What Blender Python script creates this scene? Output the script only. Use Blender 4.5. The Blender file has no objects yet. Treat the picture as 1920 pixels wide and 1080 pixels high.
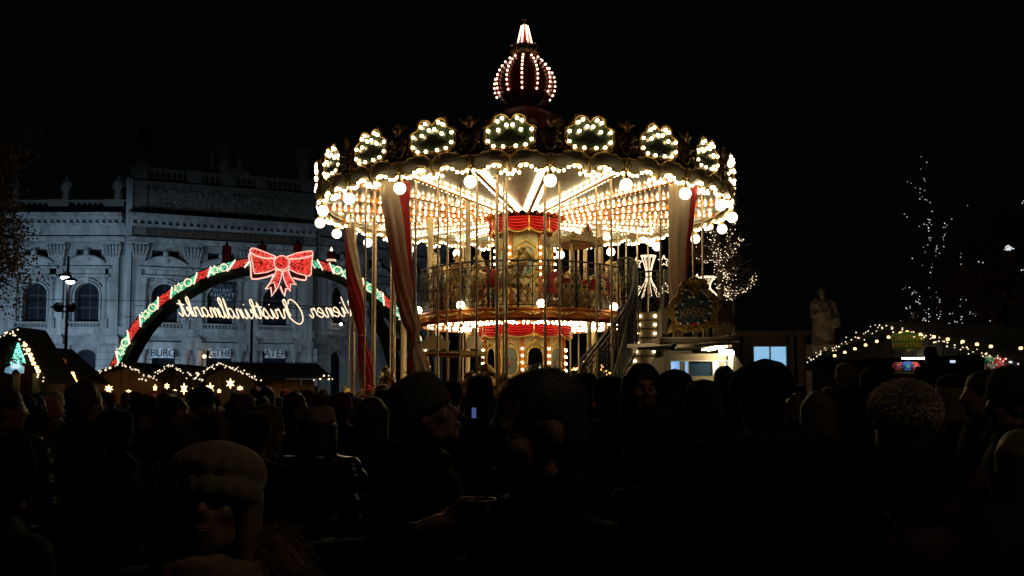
import bpy, bmesh, math, random
import numpy as np
from mathutils import Vector, Matrix, noise, Euler
R_ = random.Random(7)
S = bpy.context.scene
COL = S.collection
PI = math.pi
rad = math.radians

# ------------------------------------------------------------------ camera
F = 1750.0                       # focal length in pixels of the 1920 px wide photo
PITCH = rad(3.5)
SHIFT = 88.0
CZ = 1.72
cam_d = bpy.data.cameras.new('camera')
cam_d.sensor_width = 36.0
cam_d.lens = F / 1920 * 36
cam_d.shift_y = SHIFT / 1920
cam_d.clip_start = 0.05
cam_d.clip_end = 2000
cam = bpy.data.objects.new('camera', cam_d)
COL.objects.link(cam)
cam.location = (0, 0, CZ)
cam.rotation_euler = (PI / 2 + PITCH, 0, 0)
S.camera = cam

# ------------------------------------------------------------------ world: a moonless city night
w = bpy.data.worlds.new('World')
S.world = w
w.use_nodes = True
bgn = w.node_tree.nodes['Background']
bgn.inputs[0].default_value = (0.42, 0.5, 0.62, 1)
bgn.inputs[1].default_value = 0.0016
S.view_settings.view_transform = 'Standard'
S.view_settings.look = 'None'
S.view_settings.exposure = 0.0
S.view_settings.gamma = 1.0
S.view_settings.use_curve_mapping = False
S.cycles.use_denoising = True
try:
    S.cycles.denoiser = 'OPENIMAGEDENOISE'
except Exception:
    pass
S.cycles.use_light_tree = True
S.cycles.max_bounces = 6
S.cycles.diffuse_bounces = 3
S.cycles.glossy_bounces = 3
S.cycles.transmission_bounces = 3
S.cycles.sample_clamp_indirect = 2.0
S.cycles.caustics_reflective = False
S.cycles.caustics_refractive = False
S.cycles.blur_glossy = 1.0


def W(u, v, Y):
    """point of the place seen at photo pixel (u, v) at depth Y in front of the camera"""
    t = (540 - v + SHIFT) / F
    xs = (u - 960) / F
    k = Y / (math.cos(PITCH) - t * math.sin(PITCH))
    return Vector((xs * k, Y, CZ + (math.sin(PITCH) + t * math.cos(PITCH)) * k))


def Z(v, Y):
    return W(960, v, Y).z


def X(u, Y, v=735):
    return W(u, v, Y).x


# ------------------------------------------------------------------ materials
MATS = {}


def mat(name, col, rough=0.6, metal=0.0, var=0.25, scale=6.0, bump=0.0, bscale=None, col2=None, spec=0.5, coat=0.0, objcol=False, sheen=0.0):
    if name in MATS:
        return MATS[name]
    m = bpy.data.materials.new(name)
    m.use_nodes = True
    nt = m.node_tree
    b = nt.nodes['Principled BSDF']
    b.inputs['Roughness'].default_value = rough
    b.inputs['Metallic'].default_value = metal
    b.inputs['Specular IOR Level'].default_value = spec
    b.inputs['Coat Weight'].default_value = coat
    b.inputs['Sheen Weight'].default_value = sheen
    tc = nt.nodes.new('ShaderNodeTexCoord')
    n = nt.nodes.new('ShaderNodeTexNoise')
    n.inputs['Scale'].default_value = scale
    n.inputs['Detail'].default_value = 6
    nt.links.new(tc.outputs['Object'], n.inputs['Vector'])
    ramp = nt.nodes.new('ShaderNodeMapRange')
    ramp.inputs[1].default_value = 0.3
    ramp.inputs[2].default_value = 0.7
    nt.links.new(n.outputs['Fac'], ramp.inputs[0])
    mix = nt.nodes.new('ShaderNodeMix')
    mix.data_type = 'RGBA'
    c2 = col2 if col2 else tuple(c * (1 - var) for c in col)
    mix.inputs[6].default_value = (*col, 1)
    mix.inputs[7].default_value = (*c2, 1)
    nt.links.new(ramp.outputs[0], mix.inputs[0])
    out = mix.outputs[2]
    if objcol:
        oi = nt.nodes.new('ShaderNodeObjectInfo')
        mul = nt.nodes.new('ShaderNodeMix')
        mul.data_type = 'RGBA'
        mul.blend_type = 'MULTIPLY'
        mul.inputs[0].default_value = 1
        nt.links.new(out, mul.inputs[6])
        nt.links.new(oi.outputs['Color'], mul.inputs[7])
        out = mul.outputs[2]
    nt.links.new(out, b.inputs['Base Color'])
    if bump:
        n2 = nt.nodes.new('ShaderNodeTexNoise')
        n2.inputs['Scale'].default_value = bscale or scale * 6
        n2.inputs['Detail'].default_value = 5
        nt.links.new(tc.outputs['Object'], n2.inputs['Vector'])
        bm = nt.nodes.new('ShaderNodeBump')
        bm.inputs['Strength'].default_value = min(1, bump)
        bm.inputs['Distance'].default_value = 0.02 * bump
        nt.links.new(n2.outputs['Fac'], bm.inputs['Height'])
        nt.links.new(bm.outputs[0], b.inputs['Normal'])
    MATS[name] = m
    return m


def emit(name, col, strength, sample=True):
    if name in MATS:
        return MATS[name]
    m = bpy.data.materials.new(name)
    m.use_nodes = True
    nt = m.node_tree
    b = nt.nodes['Principled BSDF']
    b.inputs['Base Color'].default_value = (0.8, 0.8, 0.8, 1)
    b.inputs['Emission Color'].default_value = (*col, 1)
    b.inputs['Emission Strength'].default_value = strength
    # lamps vary a little from one to the next
    g = nt.nodes.new('ShaderNodeNewGeometry')
    mr = nt.nodes.new('ShaderNodeMapRange')
    mr.inputs[3].default_value = strength * 0.72
    mr.inputs[4].default_value = strength * 1.2
    nt.links.new(g.outputs['Random Per Island'], mr.inputs[0])
    nt.links.new(mr.outputs[0], b.inputs['Emission Strength'])
    if not sample:
        m.cycles.emission_sampling = 'NONE'
    MATS[name] = m
    return m


def mat_stone():
    m = mat('facade_stone', (0.36, 0.34, 0.31), 0.85, 0, 0.45, 0.35, 0.6, 3.0)
    nt = m.node_tree
    b = nt.nodes['Principled BSDF']
    tc = [n for n in nt.nodes if n.type == 'TEX_COORD'][0]
    # rain streaks: noise stretched downwards
    mp = nt.nodes.new('ShaderNodeMapping')
    mp.inputs['Scale'].default_value = (1.6, 1.6, 0.12)
    n = nt.nodes.new('ShaderNodeTexNoise')
    n.inputs['Scale'].default_value = 1.2
    n.inputs['Detail'].default_value = 8
    nt.links.new(tc.outputs['Object'], mp.inputs[0])
    nt.links.new(mp.outputs[0], n.inputs['Vector'])
    r = nt.nodes.new('ShaderNodeMapRange')
    r.inputs[1].default_value = 0.35
    r.inputs[2].default_value = 0.62
    r.inputs[3].default_value = 0.55
    r.inputs[4].default_value = 1.0
    nt.links.new(n.outputs['Fac'], r.inputs[0])
    src = b.inputs['Base Color'].links[0].from_socket
    mul = nt.nodes.new('ShaderNodeMix')
    mul.data_type = 'RGBA'
    mul.blend_type = 'MULTIPLY'
    mul.inputs[0].default_value = 1
    nt.links.new(src, mul.inputs[6])
    nt.links.new(r.outputs[0], mul.inputs[7])
    nt.links.new(mul.outputs[2], b.inputs['Base Color'])
    return m


M_STONE = mat_stone()
M_WALL = mat('rough_wall_stone', (0.25, 0.235, 0.215), 0.9, 0, 0.5, 1.1, 0.8, 5.0)
M_STONE2 = mat('carved_stone', (0.34, 0.32, 0.29), 0.9, 0, 0.5, 1.2, 1.0, 5.0)
M_STONED = mat('shaded_attic_stone', (0.11, 0.095, 0.075), 0.9, 0, 0.4, 1.0, 0.8, 4.0)  # facade stone darkened in colour for the weaker light up there
M_DARKGLASS = mat('dark_window_glass', (0.012, 0.014, 0.018), 0.5, 0, 0.3, 2, spec=.04)
M_GOLD = mat('gilded_carving', (0.50, 0.33, 0.09), 0.38, 0.55, 0.6, 9, 0.5, 40, col2=(0.16, 0.09, 0.025))
M_GOLDB = mat('bright_gilding', (0.75, 0.52, 0.14), 0.3, 0.4, 0.3, 12, 0.3, 50)
M_CREAM = mat('cream_lacquer', (0.66, 0.58, 0.38), 0.42, 0, 0.2, 3, 0.1, 20, col2=(0.5, 0.4, 0.24))
M_CREAMD = mat('aged_cream_board', (0.66, 0.57, 0.40), 0.5, 0, 0.3, 4, 0.15, 18, col2=(0.46, 0.38, 0.25))
M_ORANGE = mat('orange_varnished_wood', (0.42, 0.125, 0.02), 0.4, 0, 0.4, 5, 0.2, 30, col2=(0.27, 0.065, 0.01), spec=.3)
M_REDV = mat('red_pelmet', (0.40, 0.004, 0.003), 0.5, 0, 0.35, 8, 0.1, 30, spec=0.25)
M_REDCLOTH = mat('red_cloth', (0.45, 0.018, 0.022), 0.8, 0, 0.35, 7, 0.4, 30, sheen=0.3)
M_CREAMCLOTH = mat('cream_cloth', (0.62, 0.52, 0.36), 0.85, 0, 0.2, 7, 0.4, 30, sheen=0.2)
M_BRASS = mat('twisted_brass', (0.62, 0.47, 0.30), 0.35, 0.5, 0.35, 10, 0.5, 60)
M_CREAMPOLE = mat('cream_pole_paint', (0.68, 0.6, 0.42), 0.4, 0, 0.15, 6)
M_IRON = mat('black_iron', (0.018, 0.017, 0.016), 0.5, 0.3, 0.3, 12, 0.3)
M_DARKGREEN = mat('dark_green_painted_panel', (0.012, 0.028, 0.018), 0.22, 0, 0.5, 5, 0.15, 22, col2=(0.045, 0.055, 0.03), coat=0.4)
M_FASCIA = mat('lit_orange_wood', (0.80, 0.27, 0.05), 0.4, 0, 0.35, 4, 0.2, 30, col2=(0.42, 0.11, 0.018), spec=.4)  # orange wood with the globe light put into a brighter colour
M_DARKRED = mat('dark_oxblood_board', (0.06, 0.012, 0.008), 0.45, 0, 0.5, 6, 0.4, 20)
M_ONION = mat('deep_red_onion_paint', (0.07, 0.004, 0.003), 0.3, 0, 0.4, 6, 0.1, 20, coat=0.3)
M_HORSE = mat('carved_horse_paint', (0.58, 0.40, 0.12), 0.35, 0.1, 0.5, 11, 0.9, 35, col2=(0.22, 0.12, 0.03), coat=0.3)
M_HORSEW = mat('carved_ivory_paint', (0.50, 0.42, 0.22), 0.35, 0, 0.3, 9, 0.6, 35, col2=(0.24, 0.17, 0.07), coat=0.3)
M_MANE = mat('carved_yellow_mane', (0.60, 0.42, 0.12), 0.4, 0.2, 0.5, 14, 0.8, 40)
M_ROOFDARK = mat('dark_roof_boards', (0.008, 0.0065, 0.005), 0.9, 0, 0.4, 4, 0.5)
M_WOOD = mat('warm_stall_timber', (0.24, 0.11, 0.04), 0.65, 0, 0.45, 3, 0.4, 14)
M_BROWN = mat('brown_kiosk_wood', (0.05, 0.028, 0.016), 0.7, 0, 0.4, 4, 0.4)
M_BOOTH = mat('booth_cream_panel', (0.21, 0.17, 0.11), 0.55, 0, 0.25, 3, 0.1)
M_BARK = mat('tree_bark', (0.05, 0.035, 0.024), 0.95, 0, 0.4, 6, 1.0, 20)
M_LEAF = mat('autumn_leaves', (0.09, 0.05, 0.016), 0.7, 0, 0.5, 3)
M_LEAFR = mat('russet_leaves', (0.13, 0.045, 0.014), 0.7, 0, 0.5, 3)
M_FIR = mat('fir_green', (0.02, 0.05, 0.028), 0.8, 0, 0.5, 5, 0.8)
M_ASPH = mat('worn_asphalt', (0.05, 0.048, 0.045), 0.8, 0, 0.4, 2.5, 0.5, 60)
M_STATUE = mat('weathered_marble', (0.36, 0.31, 0.24), 0.85, 0, 0.5, 3, 0.7, 10)
M_CLOTH = mat('winter_cloth', (1.0, 1.0, 1.0), 0.9, 0, 0.35, 5, 0.6, 30, objcol=True, spec=0.15)
M_PUFFY = mat('shiny_padded_nylon', (1.0, 1.0, 1.0), 0.28, 0, 0.2, 5, 0.35, 14, objcol=True)
M_KNIT = mat('knitted_wool', (1.0, 1.0, 1.0), 0.95, 0, 0.3, 40, 0.35, 140, objcol=True, spec=0.1, sheen=0.2)
M_SKIN = mat('skin', (0.30, 0.165, 0.115), 0.5, 0, 0.15, 8, 0.15, 60)
M_HAIR = mat('hair', (1, 1, 1), 0.6, 0, 0.4, 40, 0.35, 130, objcol=True)
M_FUR = mat('fur', (1, 1, 1), 0.9, 0, 0.4, 14, objcol=True, spec=0.1, sheen=0.1)
M_SHOE = mat('dark_leather', (0.02, 0.016, 0.013), 0.5)
M_BLACK = mat('black_plastic', (0.01, 0.01, 0.011), 0.4)

B_WARM = emit('warm_bulb_glass', (1.0, 0.80, 0.42), 20)
B_PANEL = emit('panel_bulb_glass', (1.0, 0.72, 0.36), 14)
B_DECK = emit('deck_globe_glass', (1.0, 0.84, 0.56), 10)
B_GLOBE = emit('frosted_globe_glass', (1.0, 0.86, 0.62), 4.2)
B_ONION = emit('spire_bulb_glass', (1.0, 0.56, 0.38), 5)
B_COOL = emit('street_lamp_glass', (0.85, 0.92, 1.0), 14)
B_NEON = emit('neon_tube_warm', (1.0, 0.76, 0.50), 1.35, False)
B_NEONP = emit('neon_tube_pink', (1.0, 0.52, 0.42), 1.3, False)
L_RED = emit('red_leds', (0.9, 0.01, 0.012), .75, False)
L_REDB = emit('bright_red_leds', (1.0, 0.08, 0.045), .95, False)
L_GREEN = emit('green_leds', (0.0, 0.5, 0.24), .6, False)
L_GREENB = emit('bright_green_leds', (0.03, 0.9, 0.5), 1.1, False)
FAIRY = emit('fairy_light_warm', (1.0, 0.78, 0.54), 1.5, False)
FAIRYC = emit('fairy_light_cool', (0.9, 0.95, 1.0), .8, False)
FESTOON = emit('festoon_bulb_glass', (1.0, 0.52, 0.16), 5)


# ------------------------------------------------------------------ mesh builder
def _ico():
    bm = bmesh.new()
    bmesh.ops.create_icosphere(bm, subdivisions=1, radius=1)
    v = [x.co.copy() for x in bm.verts]
    f = [tuple(y.index for y in x.verts) for x in bm.faces]
    bm.free()
    return v, f


ICO = _ico()


class MB:
    def __init__(s):
        s.v = []
        s.f = []
        s.mi = []
        s.m = 0

    def add(s, vs, fs, mi=None):
        o = len(s.v)
        s.v.extend([tuple(x) for x in vs])
        s.f.extend([tuple(i + o for i in f) for f in fs])
        s.mi.extend([s.m if mi is None else mi] * len(fs))

    def box(s, c, d, rz=0.0, M=None):
        x, y, z = (k / 2 for k in d)
        P = [(-x, -y, -z), (x, -y, -z), (x, y, -z), (-x, y, -z), (-x, -y, z), (x, -y, z), (x, y, z), (-x, y, z)]
        cs, sn = math.cos(rz), math.sin(rz)
        P = [(c[0] + a * cs - b * sn, c[1] + a * sn + b * cs, c[2] + e) for a, b, e in P]
        if M:
            P = [M @ Vector(p) for p in P]
        s.add(P, [(0, 3, 2, 1), (4, 5, 6, 7), (0, 1, 5, 4), (1, 2, 6, 5), (2, 3, 7, 6), (3, 0, 4, 7)])
        return s

    def ring_loft(s, rings, closed=True, caps=True, mis=None):
        n = len(rings[0])
        vs = [p for r in rings for p in r]
        fs = []
        mi = []
        for i in range(len(rings) - 1):
            for j in range(n if closed else n - 1):
                k = (j + 1) % n
                fs.append((i * n + j, i * n + k, (i + 1) * n + k, (i + 1) * n + j))
                mi.append(mis(i, j) if mis else s.m)
        if caps and closed:
            fs.append(tuple(reversed(range(n))))
            fs.append(tuple((len(rings) - 1) * n + j for j in range(n)))
            mi += [s.m, s.m]
        o = len(s.v)
        s.v.extend([tuple(x) for x in vs])
        s.f.extend([tuple(i + o for i in f) for f in fs])
        s.mi.extend(mi)
        return s

    def tube(s, pts, r, n=6, caps=True):
        pts = [Vector(p) for p in pts]
        rs = r if isinstance(r, (list, tuple)) else [r] * len(pts)
        rings = []
        prev = None
        for i, p in enumerate(pts):
            a = pts[max(0, i - 1)]
            b = pts[min(len(pts) - 1, i + 1)]
            t = (b - a)
            if t.length < 1e-9:
                t = Vector((0, 0, 1))
            t.normalize()
            if prev is None:
                up = Vector((0, 0, 1)) if abs(t.z) < 0.9 else Vector((1, 0, 0))
                x = t.cross(up).normalized()
            else:
                x = prev - t * prev.dot(t)
                if x.length < 1e-6:
                    x = t.orthogonal()
                x.normalize()
            prev = x
            y = t.cross(x)
            rings.append([p + (x * math.cos(2 * PI * k / n) + y * math.sin(2 * PI * k / n)) * rs[i] for k in range(n)])
        s.ring_loft(rings, True, caps)
        return s

    def lathe(s, prof, n=24, c=(0, 0, 0), rib=None, caps=True, a0=0.0):
        rings = []
        for (r, z) in prof:
            ring = []
            for k in range(n):
                a = a0 + 2 * PI * k / n
                q = r * (rib(a, z) if rib else 1)
                ring.append((c[0] + q * math.sin(a), c[1] - q * math.cos(a), c[2] + z))
            rings.append(ring)
        s.ring_loft(rings, True, caps)
        return s

    def ball(s, c, r, n=None):
        rx, ry, rz = r if isinstance(r, (tuple, list)) else (r, r, r)
        if n is None:
            s.add([(c[0] + v.x * rx, c[1] + v.y * ry, c[2] + v.z * rz) for v in ICO[0]], ICO[1])
            return s
        rings = []
        h = max(4, n // 2)
        for i in range(1, h):
            t = PI * i / h
            rings.append([(c[0] + rx * math.sin(t) * math.cos(2 * PI * k / n), c[1] + ry * math.sin(t) * math.sin(2 * PI * k / n), c[2] - rz * math.cos(t)) for k in range(n)])
        s.ring_loft(rings)
        return s

    def octa(s, c, r):
        x, y, z = c
        s.add([(x + r, y, z), (x - r, y, z), (x, y + r, z), (x, y - r, z), (x, y, z + r), (x, y, z - r)],
              [(0, 2, 4), (2, 1, 4), (1, 3, 4), (3, 0, 4), (2, 0, 5), (1, 2, 5), (3, 1, 5), (0, 3, 5)])
        return s

    def prism(s, poly, d0, d1, fr):
        """poly in 2D (a, b) -> fr(a, b, d) for depth d0..d1; caps are n-gons"""
        n = len(poly)
        vs = [fr(a, b, d0) for a, b in poly] + [fr(a, b, d1) for a, b in poly]
        fs = [tuple(range(n)), tuple(reversed(range(n, 2 * n)))]
        fs += [(i, i + n, (i + 1) % n + n, (i + 1) % n) for i in range(n)]
        s.add(vs, fs)
        return s

    def mesh(s, name, mats, smooth=False):
        me = bpy.data.meshes.new(name)
        me.from_pydata(s.v, [], s.f)
        for m in (mats if isinstance(mats, (list, tuple)) else [mats]):
            me.materials.append(m)
        if isinstance(mats, (list, tuple)) and len(mats) > 1:
            me.polygons.foreach_set('material_index', s.mi)
        if smooth:
            me.polygons.foreach_set('use_smooth', [True] * len(me.polygons))
        me.update()
        return me


def tag(o, label=None, cat=None, group=None, kind=None):
    if label:
        o['label'] = label
    if cat:
        o['category'] = cat
    if group:
        o['group'] = group
    if kind:
        o['kind'] = kind
    return o


def link(o, parent=None):
    COL.objects.link(o)
    if parent:
        o.parent = parent
    return o


def fixnormals(me):
    bm = bmesh.new()
    bm.from_mesh(me)
    bmesh.ops.recalc_face_normals(bm, faces=bm.faces)
    bm.to_mesh(me)
    bm.free()


def obj(name, mb, m, parent=None, smooth=False, loc=None, rz=None, kind=None, color=None, fix=True, label=None):
    me = mb if isinstance(mb, bpy.types.Mesh) else mb.mesh(name, m, smooth)
    if fix and not isinstance(mb, bpy.types.Mesh):
        fixnormals(me)
    o = bpy.data.objects.new(name, me)
    link(o, parent)
    if loc is not None:
        o.location = loc
    if rz is not None:
        o.rotation_euler = (0, 0, rz)
    if kind:
        o['kind'] = kind
    if color:
        o.color = (*color, 1)
    if label:
        o['label'] = label
    return o


def thing(name, label, cat, loc=(0, 0, 0), rz=0.0, group=None):
    o = bpy.data.objects.new(name, None)
    COL.objects.link(o)
    o.location = loc
    o.rotation_euler = (0, 0, rz)
    o.empty_display_size = 0.2
    return tag(o, label, cat, group)


def copy_tree(o, parent=None):
    c = o.copy()
    COL.objects.link(c)
    c.parent = parent
    for ch in list(o.children):
        copy_tree(ch, c)
    return c


def smooth2(pts, k=6, closed=False):
    """Catmull-Rom through the points"""
    pts = [Vector(p) for p in pts]
    n = len(pts)
    out = []
    rng = n if closed else n - 1
    for i in range(rng):
        if closed:
            a, b, c, d = pts[(i - 1) % n], pts[i], pts[(i + 1) % n], pts[(i + 2) % n]
        else:
            a, b, c, d = pts[max(0, i - 1)], pts[i], pts[i + 1], pts[min(n - 1, i + 2)]
        for j in range(k):
            t = j / k
            out.append(0.5 * ((2 * b) + (c - a) * t + (2 * a - 5 * b + 4 * c - d) * t * t + (-a + 3 * b - 3 * c + d) * t * t * t))
    if not closed:
        out.append(pts[-1])
    return out


def text_mesh(s, size, depth, align='CENTER'):
    cu = bpy.data.curves.new('lettering', 'FONT')
    cu.body = s
    cu.size = size
    cu.extrude = depth
    cu.align_x = align
    cu.align_y = 'CENTER'
    o = bpy.data.objects.new('lettering', cu)
    COL.objects.link(o)
    dg = bpy.context.evaluated_depsgraph_get()
    me = bpy.data.meshes.new_from_object(o.evaluated_get(dg))
    bpy.data.objects.remove(o)
    bpy.data.curves.remove(cu)
    return me


def lettering(s, size, depth, m, loc, rot=(PI / 2, 0, 0), parent=None, name='lettering', sx=1.0):
    me = text_mesh(s, size, depth)
    me.materials.clear()
    me.materials.append(m)
    o = bpy.data.objects.new(name, me)
    link(o, parent)
    o.location = loc
    o.rotation_euler = rot
    o.scale = (sx, 1, 1)
    return o


def thin_cloth(m, amount=0.45):
    nt = m.node_tree
    b = nt.nodes['Principled BSDF']
    t = nt.nodes.new('ShaderNodeBsdfTranslucent')
    nt.links.new(b.inputs['Base Color'].links[0].from_socket, t.inputs[0])
    x = nt.nodes.new('ShaderNodeMixShader')
    x.inputs[0].default_value = amount
    nt.links.new(b.outputs[0], x.inputs[1])
    nt.links.new(t.outputs[0], x.inputs[2])
    nt.links.new(x.outputs[0], nt.nodes['Material Output'].inputs[0])


thin_cloth(M_REDCLOTH)
thin_cloth(M_CREAMCLOTH)


# organic shapes: overlapping balls and tapered limbs fused into one continuous skin
def organic(prims, voxel, smooth=4, noise_amp=0.0, noise_scale=6.0, mats=None, name='body', seed=0, quilt=None):
    mb = MB()
    for p in prims:
        if p[0] == 's':
            mb.ball(p[1], p[2], 14)
        else:
            a, b, r0, r1 = Vector(p[1]), Vector(p[2]), p[3], p[4]
            mb.tube([a, b], [r0, r1], 12)
            mb.ball(a, r0, 12)
            mb.ball(b, r1, 12)
    me = mb.mesh(name, mats, True)
    fixnormals(me)
    o = bpy.data.objects.new('tmp', me)
    COL.objects.link(o)
    rm = o.modifiers.new('r', 'REMESH')
    rm.mode = 'VOXEL'
    rm.voxel_size = voxel
    if smooth:
        sm = o.modifiers.new('s', 'SMOOTH')
        sm.factor = 0.5
        sm.iterations = smooth
    dg = bpy.context.evaluated_depsgraph_get()
    out = bpy.data.meshes.new_from_object(o.evaluated_get(dg))
    bpy.data.objects.remove(o)
    bpy.data.meshes.remove(me)
    out.name = name
    n = len(out.vertices)
    if noise_amp and n:
        off = Vector((seed * 3.1, seed * 1.7, 0))
        nr = [v.normal.copy() for v in out.vertices]
        for v, q in zip(out.vertices, nr):
            p = v.co * noise_scale + off
            d = noise.noise(p) + 0.5 * noise.noise(p * 2.3)
            if quilt:
                d += quilt[1] * abs(math.sin(PI * v.co.z / quilt[0]))
            v.co += q * d * noise_amp
    out.materials.clear()
    out.materials.append(mats)
    out.polygons.foreach_set('use_smooth', [True] * len(out.polygons))
    out.update()
    return out


def fur_mb(fn, n, ln, rnd, wd=0.004, mb=None):
    """n thin tufts rooted at points from fn() -> (point, direction)"""
    mb = mb or MB()
    for _ in range(n):
        p, d = fn()
        d = (d + Vector((rnd.gauss(0, .28), rnd.gauss(0, .28), rnd.gauss(0, .28) - 0.1))).normalized()
        l = ln * rnd.uniform(.6, 1.25)
        t = d.orthogonal().normalized()
        t = (t * math.cos(rnd.random() * 6.28) + d.cross(t) * math.sin(rnd.random() * 6.28)) * wd
        mid = p + d * l * .55 + Vector((0, 0, -l * .05))
        tip = p + d * l + Vector((0, 0, -l * .18))
        mb.add([p - t, p + t, mid + t * .6, mid - t * .6, tip], [(0, 1, 2, 3), (3, 2, 4)])
    return mb

# ------------------------------------------------------------------ ground
g = MB()
g.add([(-300, -60, 0), (300, -60, 0), (300, 400, 0), (-300, 400, 0)], [(0, 1, 2, 3)])
obj('ground', g, M_ASPH, kind='structure')
# tram-side pavement in front of the theatre with its kerb
g = MB()
g.box((-30, 84, 0.065), (130, 11, 0.13))
obj('pavement', g, mat('pavement_slabs', (0.12, 0.115, 0.105), 0.85, 0, 0.3, 1.5, 0.4), kind='structure')


# ------------------------------------------------------------------ the theatre
class Seg:
    def __init__(s, uA, YA, uB, YB):
        s.A = Vector((X(uA, YA, 600), YA))
        s.B = Vector((X(uB, YB, 600), YB))
        d = s.B - s.A
        s.L = d.length
        s.t = d / s.L
        s.n = Vector((s.t.y, -s.t.x))       # outward, towards the square

    def s_of(s, u):
        k = X(u, 1.0, 600)
        # A.x + t.x q = k (A.y + t.y q)
        return (k * s.A.y - s.A.x) / (s.t.x - k * s.t.y)

    def Y(s, q):
        return s.A.y + s.t.y * q

    def p(s, q, z, o=0.0):
        xy = s.A + s.t * q + s.n * o
        return Vector((xy.x, xy.y, z))

    def box(s, mb, s0, s1, z0, z1, o0, o1):
        P = [s.p(a, z, o) for z in (z0, z1) for a, o in ((s0, o1), (s1, o1), (s1, o0), (s0, o0))]
        mb.add(P, [(0, 3, 2, 1), (4, 5, 6, 7), (0, 1, 5, 4), (1, 2, 6, 5), (2, 3, 7, 6), (3, 0, 4, 7)])

    def prism(s, mb, poly, o0, o1):
        mb.prism(poly, o0, o1, lambda a, b, d: s.p(a, b, d))

    def column(s, mb, q, z0, z1, r, o, n=12):
        c = s.p(q, 0, o)
        h = z1 - z0
        prof = [(r * 1.35, z0), (r * 1.35, z0 + h * .03), (r * 1.1, z0 + h * .06), (r, z0 + h * .09), (r * .87, z0 + h * .86),
                (r * 1.0, z0 + h * .88), (r * 1.3, z0 + h * .95), (r * 1.4, z1)]
        mb.lathe([(a, b) for a, b in prof], n, (c.x, c.y, 0))


theatre = thing('theatre', 'pale stone theatre with arched windows and giant pilasters behind the market', 'theatre', (0, 0, 0))


def arc(cx, cz, r, a0, a1, n):
    return [(cx + r * math.cos(a0 + (a1 - a0) * i / n), cz + r * math.sin(a0 + (a1 - a0) * i / n)) for i in range(n + 1)]


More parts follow.
